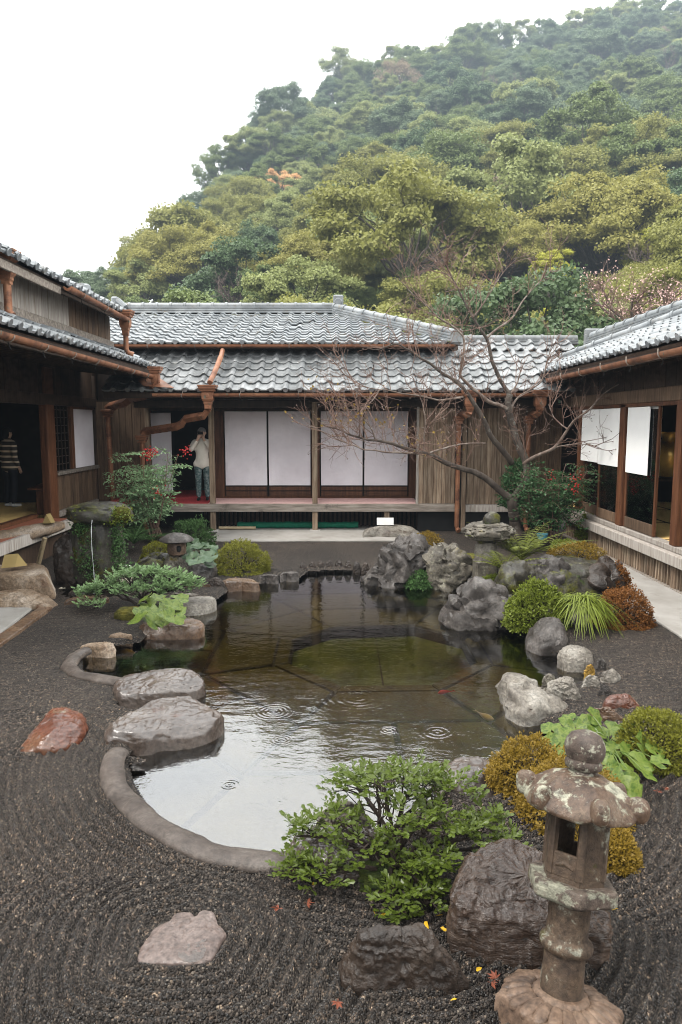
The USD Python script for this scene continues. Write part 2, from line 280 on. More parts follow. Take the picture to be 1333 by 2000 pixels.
MLEAF('leaf_yellow', [(.55, .33, .02), (.65, .42, .04)], trans=.2)
MLEAF('leaf_maple', [(.15, .045, .025), (.22, .08, .04), (.22, .13, .07)], trans=.2)
MLEAF('hill_giant', [(.15, .14, .035), (.21, .19, .048), (.27, .24, .065), (.17, .155, .04)], rough=.55, trans=.3)
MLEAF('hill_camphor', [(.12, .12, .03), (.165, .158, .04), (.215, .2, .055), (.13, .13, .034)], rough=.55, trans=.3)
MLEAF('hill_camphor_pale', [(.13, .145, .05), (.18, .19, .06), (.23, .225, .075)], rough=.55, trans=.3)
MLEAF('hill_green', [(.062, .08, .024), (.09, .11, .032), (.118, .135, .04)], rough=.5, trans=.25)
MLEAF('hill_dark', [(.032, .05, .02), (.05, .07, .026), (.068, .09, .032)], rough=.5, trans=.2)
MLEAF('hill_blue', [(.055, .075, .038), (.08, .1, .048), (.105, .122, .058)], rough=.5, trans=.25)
MLEAF('hill_yellow', [(.22, .22, .03), (.3, .28, .04), (.36, .33, .05)], rough=.5, trans=.35)
MLEAF('hill_orange', [(.4, .24, .11), (.48, .3, .15), (.4, .2, .09)], rough=.5, trans=.35)
MLEAF('hill_brown', [(.13, .095, .06), (.18, .13, .085), (.15, .12, .06)], rough=.6, trans=.25)
MLEAF('hill_blossom', [(.4, .27, .24), (.5, .36, .33), (.34, .2, .15)], rough=.6, trans=.3)
def rockmat(name, cols, rough=.45, spots=(), scale=5, updirt=None, bump=.7, bd=.02, stretch=(1, 1, 1), spec=None, bs=None):
    spec = spec or {'rock_wet': .5, 'rock_rust': .4, 'rock_bark': .26, 'rock_dark': .25, 'rock_brown': .35}.get(name, .2)
    M(name, cols, scale, stretch, detail=8, rough=rough, bump=bump, bscale=bs or scale * 3, bdist=bd, rvar=.18, spots=spots, updirt=updirt, spec=spec, mottle=.5)
rockmat('rock_grey', [(.045, .036, .03), (.12, .103, .092), (.26, .232, .212)], .5, [((.3, .28, .25), 9, .6, .06), ((.16, .11, .02), 6, .64, .06)])
rockmat('rock_pale', [(.14, .12, .1), (.28, .25, .21), (.42, .39, .34)], .5, [((.1, .07, .05), 4, .57, .1)])
rockmat('rock_lichen', [(.06, .05, .04), (.15, .13, .1), (.3, .27, .22)], .6, [((.35, .33, .25), 8, .55, .08), ((.2, .15, .02), 5, .58, .1)])
rockmat('rock_wet', [(.07, .05, .04), (.14, .105, .085), (.24, .195, .165)], .2, [((.1, .045, .025), 2.5, .6, .06)], scale=3, bump=.5)
rockmat('rock_rust', [(.09, .03, .015), (.16, .055, .03), (.2, .1, .06)], .25, [((.28, .24, .17), 4, .6, .06)], scale=3)
rockmat('rock_dark', [(.02, .0135, .01), (.045, .031, .023), (.082, .058, .043)], .34, [((.2, .18, .16), 16, .68, .04)], scale=4, bump=.9, bd=.025, bs=16)
rockmat('rock_bark', [(.036, .022, .016), (.07, .045, .032), (.115, .078, .056)], .24, [((.3, .28, .24), 20, .72, .03)], scale=3, stretch=(.6, .6, 2.2), bump=.9, bd=.03, bs=11)
rockmat('rock_tan', [(.12, .075, .045), (.26, .19, .13), (.45, .38, .31)], .5, [((.1, .045, .02), 3, .55, .12)], scale=2.2)
rockmat('rock_moss', [(.02, .018, .013), (.05, .045, .035), (.09, .08, .06)], .4, [((.1, .1, .01), 3, .52, .1), ((.05, .08, .012), 7, .58, .08)], scale=4, bump=.9)
rockmat('rock_brown', [(.07, .04, .022), (.15, .09, .055), (.22, .15, .1)], .3, (), scale=3)
rockmat('rock_yellow', [(.3, .16, .02), (.42, .26, .05)], .4, (), scale=4)
rockmat('flat_pale', [(.21, .155, .135), (.28, .215, .19), (.36, .29, .26)], .38, [((.05, .045, .04), 9, .66, .04)], scale=5, bump=.35)
rockmat('lantern_stone', [(.06, .038, .026), (.125, .082, .053), (.19, .135, .09)], .62, [((.09, .08, .015), 7, .6, .08), ((.4, .38, .3), 9, .57, .05)], scale=9, bump=.5, bd=.008, bs=130)
rockmat('lantern_roof_stone', [(.055, .033, .022), (.11, .07, .047), (.165, .118, .082)], .45, [((.34, .33, .25), 12, .52, .06), ((.46, .44, .36), 34, .6, .07)], scale=7, bump=.5, bd=.008, bs=120)
rockmat('lantern_base_stone', [(.08, .05, .034), (.15, .097, .066), (.22, .15, .105)], .55, [((.06, .04, .03), 5, .58, .1)], scale=8, bump=.4, bd=.008, bs=120)
rockmat('lantern_lichen_stone', [(.07, .05, .04), (.13, .095, .075), (.19, .15, .12)], .6, [((.34, .33, .25), 9, .51, .05), ((.5, .48, .38), 24, .58, .05), ((.1, .07, .02), 6, .62, .06)], scale=8, bump=.6, bd=.008, bs=120)

# ---------------------------------------------------------------- ground, pond, hill
WATER_Z = -.10
pond_px = [(562,1668),(500,1662),(435,1655),(380,1632),(325,1600),(285,1562),(258,1520),(248,1485),(300,1478),(370,1455),(425,1425),(437,1393),(400,1368),(385,1345),(300,1335),(228,1328),(180,1316),(158,1304),(160,1283),(200,1262),(270,1248),(335,1242),(395,1226),(415,1195),(420,1170),(440,1152),(480,1158),(520,1150),(560,1136),(585,1124),(600,1112),(640,1108),(720,1108),(760,1125),(830,1125),(920,1135),(960,1180),(1000,1215),(1050,1225),(1075,1262),(1110,1278),(1150,1295),(1150,1325),(1100,1335),(1060,1350),(1030,1375),(1060,1405),(1110,1420),(1060,1450),(1010,1480),(960,1500),(900,1520),(840,1560),(760,1620),(700,1670),(640,1690)]
POND = Polygon([G(x, y, -.02)[:2] for x, y in pond_px]).buffer(0)
basin_px = [(110,1168),(118,1130),(150,1108),(215,1100),(262,1108),(285,1130),(270,1155),(210,1172),(150,1178)]
UNDER = [[(225,1374),(240,1330),(300,1310),(365,1304),(400,1330),(372,1356),(330,1362),(262,1384)], [(250,1470),(280,1400),(330,1362),(392,1357),(438,1393),(425,1420),(395,1442),(345,1460),(300,1480)], [(275,1248),(300,1212),(360,1204),(400,1224),(380,1248)], [(330,1195),(345,1172),(420,1165),(424,1180),(352,1208)],
         [(440,1150),(456,1130),(500,1130),(514,1142),(470,1158)], [(508,1138),(520,1124),(580,1116),(584,1128),(540,1136)], [(885,1212),(910,1170),(985,1165),(1000,1218),(930,1226)], [(730,1140),(760,1100),(830,1085),(905,1110),(915,1148),(800,1140)], [(1000,1408),(1000,1370),(1060,1365),(1090,1385),(1045,1408)], [(850,1540),(880,1500),(960,1490),(995,1520),(950,1558)], [(165,1284),(175,1262),(225,1255),(255,1250),(230,1268)], [(1045,1272),(1060,1240),(1095,1235),(1085,1272)], [(1060,1362),(1075,1335),(1125,1335),(1130,1358),(1090,1366)], [(600,1690),(590,1650),(700,1620),(745,1650),(740,1710)]]
POND = shapely.union_all([POND] + [Polygon([G(x, y, -.02)[:2] for x, y in q]).buffer(0) for q in UNDER]).buffer(.02).buffer(-.02)
POND = max(getattr(POND, 'geoms', [POND]), key=lambda g: g.area); POND = Polygon(POND.exterior)
BASIN = Polygon([G(x, y, -.02)[:2] for x, y in basin_px]).buffer(0)
FLATSTONE = Polygon([G(x, y, 0)[:2] for x, y in [(270,1880),(285,1800),(370,1778),(425,1795),(445,1825),(410,1880),(330,1888)]])

def court_ground():
    xs = np.unique(np.round(np.concatenate([np.arange(-6.2, -2.6, .09), np.arange(-2.6, 2.4, .014), np.arange(2.4, 5.4, .09)]), 4))
    ys = np.unique(np.round(np.concatenate([np.arange(1.2, 5.6, .013), np.arange(5.6, 9, .04), np.arange(9, 16.4, .1)]), 4))
    X, Y = np.meshgrid(xs, ys, indexing='ij'); pts = shapely.points(X.ravel(), Y.ravel())
    dp = shapely.distance(POND, pts); ds = shapely.distance(FLATSTONE, pts); ds2 = shapely.distance(Point(*G(95, 1425, 0)[:2]), pts) - .1
    inside = dp <= .001
    d = np.minimum(np.minimum(dp, ds + .12), np.maximum(ds2, 0) + .3).reshape(X.shape)
    z =   .021 * (.55 + .9 * fbm(np.stack([X, Y, X * 0], -1) * 1.6, 2, 8)) * np.sin(2 * np.pi * (d + .012 * noise(np.stack([X, Y, X * 0], -1) * 5, 4)) / .066) * np.clip((6.3 - Y) / 2., 0, 1) * np.clip(d / .1, 0, 1)
    q = np.stack([X, Y, X * 0], -1)
    z += .02 * (fbm(q * 1.3, 3) - .5) + .008 * (noise(q * 45) - .5) + .006 * (noise(q * 80, 5) - .5)
    z -= .05 * np.clip((.05 - dp.reshape(X.shape)) / .05, 0, 1)
    v = np.column_stack([X.ravel(), Y.ravel(), z.ravel()]); ny = len(ys)
    i, j = np.meshgrid(np.arange(len(xs) - 1), np.arange(ny - 1), indexing='ij')
    f = np.stack([i * ny + j, (i + 1) * ny + j, (i + 1) * ny + j + 1, i * ny + j + 1], -1).reshape(-1, 4)
    out = inside | shapely.contains(BASIN, pts)
    f = f[~out[f].all(1)]
    used = np.unique(f); m = -np.ones(len(v), int); m[used] = np.arange(len(used))
    return v[used], tri(m[f])
MATS['gravel'] = usdkit.material(stage, '/World/Looks/gravel', {
    'ge': ('geometry', {}), 'v': ('voronoi_texture', {'scale': 120}), 'v2': ('voronoi_texture', {'scale': 60}), 'bw': ('separate_color', {}), 'bw2': ('separate_color', {}),
    'rp': ('rgb_ramp', {'ramp': [(0, (.0065, .0055, .0048)), (.5, (.0215, .0182, .0158)), (.8, (.043, .036, .031)), (.95, (.07, .058, .048)), (1., (.13, .112, .092))]}),
    'rp2': ('rgb_ramp', {'ramp': [(0, (.5, .5, .5)), (.8, (1, 1, 1)), (1., (1.9, 1.7, 1.5))]}), 'mu': ('mix_color', {'blend_type': 'multiply', 'fac': 1., 'use_clamp': False}),
    'bn': ('noise_texture', {'scale': .7, 'detail': 4}), 'br': ('rgb_ramp', {'ramp': [(.35, (.8, .8, .8)), (.65, (1.25, 1.2, 1.15))]}), 'mb': ('mix_color', {'blend_type': 'multiply', 'fac': 1., 'use_clamp': False}),
    'ma': ('math', {'math_type': 'add'}), 'bu': ('bump', {'strength': 1., 'distance': .012, 'invert': True}),
    'p': ('principled_bsdf', {'roughness': .62, 'specular_ior_level': .12})},
    [('ge.position', 'v.vector'), ('ge.position', 'v2.vector'), ('v.color', 'bw.color'), ('v2.color', 'bw2.color'), ('bw.r', 'rp.fac'), ('bw2.g', 'rp2.fac'), ('rp.color', 'mu.a'), ('rp2.color', 'mu.b'),
     ('ge.position', 'bn.vector'), ('bn.fac', 'br.fac'), ('mu.result', 'mb.a'), ('br.color', 'mb.b'), ('mb.result', 'p.base_color'),
     ('v.distance', 'ma.value1'), ('v2.distance', 'ma.value2'), ('ma.value', 'bu.height'), ('bu.normal', 'p.normal')], surface='p.BSDF')
g_ = put('gravel', court_ground(), 'gravel', smooth=True)
lab(g_, 'dark wet raked gravel covering the courtyard round the pond', 'gravel', kind='structure')
# loose stones that lie on the raked gravel near the lens
def pebbles(n=60000):
    r = np.random.default_rng(5); y = 2.3 + 4.4 * r.random(n) ** 1.5; x = (r.random(n) - .5) * 1.06 * y * 1.02
    pt = shapely.points(x, y); ok = (shapely.distance(POND, pt) > .07); x, y = x[ok], y[ok]; n = len(x)
    pt = shapely.points(x, y); dp = shapely.distance(POND, pt); ds = shapely.distance(FLATSTONE, pt)
    ok = ~((ds <= 0) & (r.random(n) > .012)); x, y, dp, ds = x[ok], y[ok], dp[ok], ds[ok]; n = len(x)
    d = np.minimum(dp, ds + .12); z = .019 * np.sin(2 * np.pi * d / .066) * np.clip((6.3 - y) / 2, 0, 1) * np.clip(d / .1, 0, 1) + .004 + np.where(ds <= 0, .03, 0)
    oc = np.array([[1, 0, 0], [-.9, .1, 0], [0, .8, .1], [.1, -.85, 0], [.1, 0, .6], [0, .1, -.6]]); of = np.array([[0, 2, 4], [2, 1, 4], [1, 3, 4], [3, 0, 4], [2, 0, 5], [1, 2, 5], [3, 1, 5], [0, 3, 5]])
    a = r.uniform(0, 6.28, n); X = np.column_stack([np.cos(a), np.sin(a), r.normal(0, .25, n)]); X = unit(X); Y = unit(np.cross(np.tile([0, 0, 1.], (n, 1)), X)); Z = np.cross(X, Y)
    return scatter((oc, of), np.column_stack([x, y, z]), X, Y, Z, r.uniform(.0024, .0054, n))
MATS['pebble'] = usdkit.material(stage, '/World/Looks/pebble', {'ge': ('geometry', {}), 'rp': ('rgb_ramp', {'ramp': [(0, (.007, .006, .0053)), (.5, (.024, .0203, .0176)), (.8, (.043, .036, .031)), (.95, (.066, .055, .046)), (1., (.12, .105, .087))]}),
    'p': ('principled_bsdf', {'roughness': .4, 'specular_ior_level': .3})}, [('ge.random_per_island', 'rp.fac'), ('rp.color', 'p.base_color')], surface='p.BSDF')
lab(put('gravel_stones', pebbles(), 'pebble'), 'loose dark pebbles scattered over the raked gravel', 'gravel', kind='stuff')

# pond: a dark lining, slabs on its floor, an eight-sided pit
def sheet(poly, z, step=.25, mat_=None):
    import trimesh
    v, f = trimesh.creation.triangulate_polygon(poly.segmentize(step), engine='earcut')
    v = np.column_stack([v, np.full(len(v), z)]); n = np.cross(v[f[0, 1]] - v[f[0, 0]], v[f[0, 2]] - v[f[0, 0]])
    return v, (f if n[2] > 0 else f[:, ::-1])
FLOOR_Z = -.5
M('pond_mud', [(.06, .048, .02), (.11, .09, .042), (.15, .125, .06)], 2.5, rough=.9, bump=.3, bscale=25, spots=[((.16, .13, .06), 9, .6, .05)])
M('pond_slab', [(.145, .128, .036), (.215, .192, .058), (.29, .26, .085)], 2.2, rough=.9, bump=.3, bscale=30, vary=.12, spots=[((.06, .05, .02), 5, .58, .1)])
M('pit_floor', [(.09, .13, .04), (.14, .185, .055), (.19, .235, .08)], 2.2, rough=.9, bump=.3, spots=[((.3, .27, .14), 40, .72, .02)])
M('pond_dark', [(.012, .011, .006), (.03, .026, .014)], 3, rough=.9)
pf = lab(empty('pond_floor'), 'stone slab floor under the pond water round a sunken octagon', 'pond floor', kind='structure')
oct_px = [(566,1300),(574,1254),(650,1230),(810,1225),(903,1249),(930,1300),(842,1342),(668,1344)]
OCT = np.array([G(x, y, FLOOR_Z)[:2] for x, y in oct_px]); OC = OCT.mean(0)
octp = Polygon(OCT)
big = POND.buffer(.35)
put('bed', sheet(big.difference(octp), FLOOR_Z), 'pond_dark', pf)
def wall_ring(pts, z0, z1):
    n = len(pts); v = np.vstack([np.column_stack([pts, np.full(n, z0)]), np.column_stack([pts, np.full(n, z1)])]); i = np.arange(n); k = (i + 1) % n
    f = np.stack([i, k, k + n, i + n], 1); return v, np.vstack([tri(f)])
put('bank', wall_ring(np.array(big.exterior.coords)[:-1], FLOOR_Z - .02, -.06), 'pond_dark', pf)
put('pit_base', sheet(octp.buffer(.3), FLOOR_Z - .155), 'pond_dark', pf)
put('pit_wall', wall_ring(OCT, FLOOR_Z - .15, FLOOR_Z), 'pond_dark', pf)
cx_ = OC[0]
for s in (-1, 1):
    half = octp.buffer(.1).intersection(shapely.box(cx_ + .009 if s > 0 else -9, -9, 9 if s > 0 else cx_ - .009, 30))
    put('pit_slab', sheet(half, FLOOR_Z - .13), 'pit_floor', pf)
ringb = [octp, octp.buffer(.17, join_style=2), octp.buffer(.95, join_style=2), octp.buffer(1.9, join_style=2), octp.buffer(4, join_style=2)]
for k in range(4):
    zone = ringb[k + 1].buffer(-.03, join_style=2).difference(ringb[k].buffer(.03, join_style=2)) if k else ringb[1].difference(octp.buffer(.02, join_style=2))
    for i in range(8):
        a, b = OCT[i], OCT[(i + 1) % 8]; da, db = unit(a - OC), unit(b - OC)
        parts_ = [(0, 1)] if k < 2 else [(0, .5), (.5, 1)]
        for t0, t1 in parts_:
            p0, p1 = a + (b - a) * t0, a + (b - a) * t1; d0, d1 = unit(da + (db - da) * t0), unit(da + (db - da) * t1)
            w = Polygon([p0 - d0 * .3, p1 - d1 * .3, p1 + d1 * 6, p0 + d0 * 6]).buffer(-.03 if k else -.004)
            q = w.intersection(zone).intersection(big)
            for g in getattr(q, 'geoms', [q]):
                if g.geom_type == 'Polygon' and g.area > .02:
                    put('slab', prism(np.array(g.exterior.coords)[:-1], FLOOR_Z - .03, FLOOR_Z + .03 + .01 * rng.random(), .012) if g.convex_hull.area < g.area * 1.05 else sheet(g, FLOOR_Z + .03), 'pond_slab', pf)

def water_material(name, rings, tint, ior=2.05):
    n = {'ge': ('geometry', {}), 'mp': ('mapping', {'scale': (1, 1.6, 1)}), 'n1': ('noise_texture', {'scale': 5, 'detail': 3}), 'n2': ('noise_texture', {'scale': 26, 'detail': 2}),
         's1': ('math', {'math_type': 'multiply', 'value2': .5}), 's2': ('math', {'math_type': 'multiply_add', 'value2': .1})}
    l = [('ge.position', 'mp.vector'), ('mp.vector', 'n1.vector'), ('mp.vector', 'n2.vector'), ('n1.fac', 's1.value1'), ('n2.fac', 's2.value1'), ('s1.value', 's2.value3')]
    h = 's2.value'
    for i, (px, py, R, k, amp) in enumerate(rings):
        c = G(px, py, WATER_Z)
        n |= {f'd{i}': ('vector_math', {'math_type': 'distance', 'vector2': tuple(c)}), f'k{i}': ('math', {'math_type': 'multiply', 'value2': 2 * math.pi / k}), f'c{i}': ('math', {'math_type': 'cosine'}),
              f'f{i}': ('map_range', {'range_type': 'smoothstep', 'from_min': R, 'from_max': R * .25, 'to_min': 0, 'to_max': amp, 'clamp': True}), f'a{i}': ('math', {'math_type': 'multiply_add'})}
        l += [('ge.position', f'd{i}.vector1'), (f'd{i}.value', f'k{i}.value1'), (f'k{i}.value', f'c{i}.value1'), (f'd{i}.value', f'f{i}.value'), (f'c{i}.value', f'a{i}.value1'), (f'f{i}.result', f'a{i}.value2'), (h, f'a{i}.value3')]; h = f'a{i}.value'
    n |= {'bu': ('bump', {'strength': .55, 'distance': .012}), 'fr': ('fresnel', {'IOR': ior}), 'tr': ('transparent_bsdf', {'color': tint}), 'gl': ('glossy_bsdf', {'color': (1, 1, 1), 'roughness': .015, 'distribution': 'ggx'}), 'm': ('mix_closure', {})}
    l += [(h, 'bu.height'), ('bu.normal', 'gl.normal'), ('bu.normal', 'fr.normal'), ('fr.fac', 'm.fac'), ('tr.BSDF', 'm.closure1'), ('gl.BSDF', 'm.closure2')]
    MATS[name] = usdkit.material(stage, '/World/Looks/' + name, n, l, surface='m.closure')
water_material('pond_water', [(492, 1588, .42, .05, .035), (440, 1590, .3, .045, .03), (535, 1390, .22, .04, .12), (760, 1427, .09, .03, .4), (700, 1362, .5, .06, .06), (855, 1430, .2, .05, .1), (550, 1445, .12, .03, .08), (572, 1140, .3, .1, .1), (640, 1178, .4, .12, .06), (448, 1534, .1, .03, .12)], (.85, .74, .42))
water_material('puddle_water', [], (.8, .78, .75), 1.36)
water_material('basin_water', [(188, 1150, .5, .05, .12)], (.35, .32, .25))
lab(put('water', sheet(POND.buffer(.12), WATER_Z), 'pond_water'), 'still pond water with rain rings reflecting the white sky', 'water', kind='structure')
lab(put('water', sheet(BASIN.buffer(.15), -.06), 'basin_water'), 'small dark pool at the foot of the mossy waterfall stone', 'water', kind='structure')
put('basin_bed', sheet(BASIN.buffer(.3), -.4), 'pond_dark', lab(empty('pool_bed'), 'black bed of the small pool below the waterfall stone', 'pool bed', kind='structure'))

# the land round the houses and the wooded hill behind
sky_px = [(-900,560),(-500,545),(-150,530),(90,550),(180,535),(240,535),(300,485),(400,440),(430,360),(500,262),(540,225),(620,190),(700,138),(780,108),(900,84),(1000,66),(1100,56),(1200,32),(1333,14),(1500,-20),(2000,-80),(2600,-60)]
_sx = np.array([p[0] for p in sky_px], float); _sy = np.array([p[1] for p in sky_px], float)
_sdir = np.array([ray(x, y) for x, y in sky_px]); _saz = np.arctan2(_sdir[:, 0], _sdir[:, 1]); _sel = _sdir[:, 2] / np.hypot(_sdir[:, 0], _sdir[:, 1])
_sr = np.interp(_sx, [-900, 90, 240, 420, 700, 1000, 1333, 2600], [120, 110, 105, 190, 300, 360, 400, 420])       # how far away the skyline stands
TREE_H = 7.
def hill_z(x, y):
    """the hill: from the garden's back edge up to its ridge, then falling away behind"""
    r = np.hypot(x, y); az = np.arctan2(x, y); R = np.interp(az, _saz, _sr); top = EYE + R * np.interp(az, _saz, _sel) - TREE_H
    t = np.clip((r - 34) / (R - 34), 0, 1.6)
    s = np.where(t < 1, .55 * t + .45 * t ** 1.7, 1 - .6 * (t - 1))
    g = np.clip((r - 34) / 30, 0, 1)
    return (top * s - .4 * (1 - s)) + g * 7 * (fbm(np.stack([x / 45, y / 45, x * 0], -1), 3) - .5) * np.clip(1.2 - t, .15, 1)
def hill_mesh():
    az = np.linspace(-1.15, 1.3, 130); rr = np.concatenate([np.linspace(30, 70, 14), np.linspace(75, 640, 60)])
    a, r = np.meshgrid(az, rr, indexing='ij'); x, y = r * np.sin(a), r * np.cos(a); z = hill_z(x, y); z[:, 0] = -1.2
    v = np.stack([x, y, z], -1).reshape(-1, 3); n = len(rr); i, j = np.meshgrid(np.arange(len(az) - 1), np.arange(n - 1), indexing='ij')
    return v, tri(np.stack([i * n + j, (i + 1) * n + j, (i + 1) * n + j + 1, i * n + j + 1], -1).reshape(-1, 4)[:, ::-1])
M('forest_floor', [(.03, .03, .015), (.06, .055, .03), (.09, .075, .04)], .3, rough=.95)
lab(put('hill', hill_mesh(), 'forest_floor', smooth=True), 'steep forested hill rising behind the houses to the upper right', 'hill', kind='structure')
_s = 3000.
_hole = shapely.box(-6.1, 1.3, 5.3, 16.3)
lab(put('ground', sheet(shapely.box(-_s, -_s, _s, _s).difference(_hole), -.055, 1e9), 'forest_floor'), 'bare earth ground round the courtyard and under the houses', 'ground', kind='structure')

# ---------------------------------------------------------------- houses
def project(p):
    p = np.asarray(p, float) - E0; c, s = math.cos(PITCH), math.sin(PITCH)
    zc = p[..., 1] * c - p[..., 2] * s; yc = p[..., 1] * s + p[..., 2] * c
    return 666.5 + FOC * p[..., 0] / zc, 1000 - FOC * yc / zc, zc
_u = np.linspace(0, 1, 8); _w = .03 * np.cos(2 * np.pi * (_u - .8)) + .011 * np.cos(4 * np.pi * (_u - .8))
def _tile_tpl():
    rows = [(0, .012), (-.012, .044), (.03, .052), (1.1, .010)]
    v = np.array([[u, vv, w + o] for vv, o in rows for u, w in zip(_u * 1.03, _w)]); f = []
    for r in range(3):
        for i in range(7): a = r * 8 + i; f.append([a, a + 1, a + 9, a + 8])
    return v, np.array(f)
TILE = _tile_tpl()
def tiled(parent, o, u, v, nu, nv, pu, pv, mat_, keep=None, limit=300, caps=True, jit=.006, seed=0):
    """pantiles laid row over row on the slope at o, along the eave u and up the slope v"""
    r = np.random.default_rng(seed); o, u, v = np.asarray(o, float), unit(np.asarray(u, float)), unit(np.asarray(v, float)); w = np.cross(u, v)
    if w[2] < 0: w = -w
    cells = []
    for j in range(nv):
        for i in range(nu):
            c = o + u * (i + .5) * pu + v * (j + .5) * pv
            if keep is None or keep(c): cells.append((i, j, c))
    px, py, zc = project(np.array([c for *_, c in cells])); vis = (px > -30) & (px < 1365) & (py > 0) & (zc > 0)
    order = np.argsort(np.where(vis, zc, zc + 1e4)); single = set(order[:limit].tolist()); rest = []
    for k, (i, j, c) in enumerate(cells):
        tv = TILE[0] * [pu, pv, 1.] + r.normal(0, jit, 3) * [1, 1, .6]
        tv[:, 2] += r.normal(0, .006) * tv[:, 0] / pu
        m = (o + u * i * pu + v * j * pv + tv[:, :1] * u + tv[:, 1:2] * v + tv[:, 2:] * w, tri(TILE[1]))
        if np.dot(np.cross(u, v), w) < 0: m = (m[0], m[1][:, ::-1])
        if k in single: put('roof_tile', m, mat_, parent, smooth=50)
        else: rest.append(m)
    if rest: lab(put('roof_tiles', cat(*rest), mat_, parent, smooth=50), kind='stuff')
    if caps:
        disc = []
        for i in range(nu):
            c = o + u * (i + .8) * pu + w * .035
            if keep is None or keep(c + v * .01):
                disc.append(tube([c - v * .022, c + v * .05], [.052, .048], 10))
        lab(put('eave_caps', cat(*disc), mat_, parent, smooth=40), kind='stuff')
def quad(a, b, c, d, thick=.04):
    a, b, c, d = map(lambda t: np.asarray(t, float), (a, b, c, d)); n = unit(np.cross(b - a, d - a)) * thick; n = n if n[2] > 0 else -n
    v = np.array([a, b, c, d, a - n, b - n, c - n, d - n]); f = [[0, 1, 2, 3], [7, 6, 5, 4], [0, 4, 5, 1], [1, 5, 6, 2], [2, 6, 7, 3], [3, 7, 4, 0]]
    return v, tri(f)
def ridge_of(parent, a, b, courses=3, w=.26, mat_='tile', cap=.085, n=None):
    """a tiled ridge: flat courses, then round cap tiles with collars"""
    a, b = np.asarray(a, float), np.asarray(b, float)
    rd = empty('ridge', parent)
    for k in range(courses): put('ridge_course', beam(a + [0, 0, .03 + k * .055], b + [0, 0, .03 + k * .055], w - k * .025, .045, bev=.006), mat_, rd)
    L = np.linalg.norm(b - a); n = n or max(2, int(L / .5)); top = courses * .055 + .03; d = (b - a) / L
    for k in range(n):
        p, q = a + d * L * k / n + [0, 0, top], a + d * L * (k + 1) / n + [0, 0, top]
        put('ridge_tile', cat(tube([p, q], cap, 12), tube([p - d * .02, p + d * .035], cap * 1.22, 12)), mat_, rd, smooth=40)
    return rd
def half_pipe(a, b, r=.06, n=10):
    a, b = np.asarray(a, float), np.asarray(b, float); d = unit(b - a); x = unit(np.cross(d, [0, 0, 1.])); t = np.linspace(-np.pi * 1.04, .04 * np.pi, n)
    out = [a + r * (np.cos(k) * x + np.sin(k) * np.array([0, 0, 1.])) for k in t]; inn = [a + (r - .007) * (np.cos(k) * x + np.sin(k) * np.array([0, 0, 1.])) for k in t[::-1]]
    ring = np.array(out + inn); m = len(ring); v = np.vstack([ring, ring + (b - a)]); i = np.arange(m); k = (i + 1) % m
    f = [*tri(np.stack([i, i + m, k + m, k], 1)).tolist()]
    for c, off in ((a, 0), (b, m)):                              # closed ends
        v = np.vstack([v, c[None] - [0, 0, r * .4]]); e = len(v) - 1
        f += [[e, off + p, off + p + 1] for p in range(n - 1)]
    return v, np.array(f)
def gutter(parent, a, b, r=.06, hooks=.9):
    g = put('gutter', half_pipe(a, b, r), 'copper', parent, smooth=40)
    a, b = np.asarray(a, float), np.asarray(b, float); L = np.linalg.norm(b - a); d = (b - a) / L; x = unit(np.cross(d, [0, 0, 1.]))
    for k in range(int(L / hooks)):
        p = a + d * (k + .5) * hooks; t = np.linspace(0, -np.pi, 9)
        pts = [p + (r + .006) * (np.cos(q) * x + np.sin(q) * np.array([0, 0, 1])) for q in t]
        put('gutter_hook', tube(pts + [pts[-1] + [0, 0, .05]], .009, 5), 'grey_wood_flat', g)
        put('gutter_band', tube(curve([p - x * 0 - [0, 0, r], p - [0, 0, r + .05] + d * .01, p - [0, 0, r + .085] + d * .05], 6), .008, 5), 'black', g)
    return g
def hopper(parent, p, w=.3, h=.42, name='hopper'):
    """a moulded copper rain head, its rim at p"""
    p = np.asarray(p, float); st = [(0, .5, .035), (-.035, .5, .035), (-.07, .44, .035), (-.105, .4, .03), (-.135, .3, .015), (-.15, .3, .17), (-.32, .24, .035), (-.355, .19, .05)]
    prof = [(w * .5, 0), (w * .5, -.03), (w * .47, -.035), (w * .47, -.07), (w * .4, -.085), (w * .38, -.12), (w * .29, -.14), (w * .29, -.15), (w * .31, -.155), (w * .31, -.27), (w * .28, -.3), (w * .22, -.33), (w * .22, -.36), (w * .18, -.38), (w * .18, -h)]
    r = [np.array([[sx * q, sy * q * .85, z] for sx, sy in ((-1, -1), (1, -1), (1, 1), (-1, 1))]) for q, z in prof]
    v = np.vstack(r) + p; n = 4; f = []
    for i in range(len(prof) - 1):
        for j in range(4): k = (j + 1) % 4; f.append([i * 4 + j, (i + 1) * 4 + j, (i + 1) * 4 + k, i * 4 + k])
    f = tri(f); m = (len(prof) - 1) * 4; f = np.vstack([f, [[m, m + 3, m + 2], [m, m + 2, m + 1]]])
    hp = put(name, (v, f), 'copper', parent)
    put('rosette', lathe([(0, .012), (.02, .01), (.05, .004), (.055, 0)], 10) if False else tube([p + [0, -w * .27, -.21], p + [0, -w * .285, -.21]], [.05, .03], 8), 'copper', hp)
    return hp
def pipe(parent, pts, w=.085, name='downpipe', square=False, n=12):
    return put(name, tube(np.asarray(pts, float), w / 2 * (1.25 if square else 1), 4 if square else n), 'copper', parent, smooth=False if square else 45)
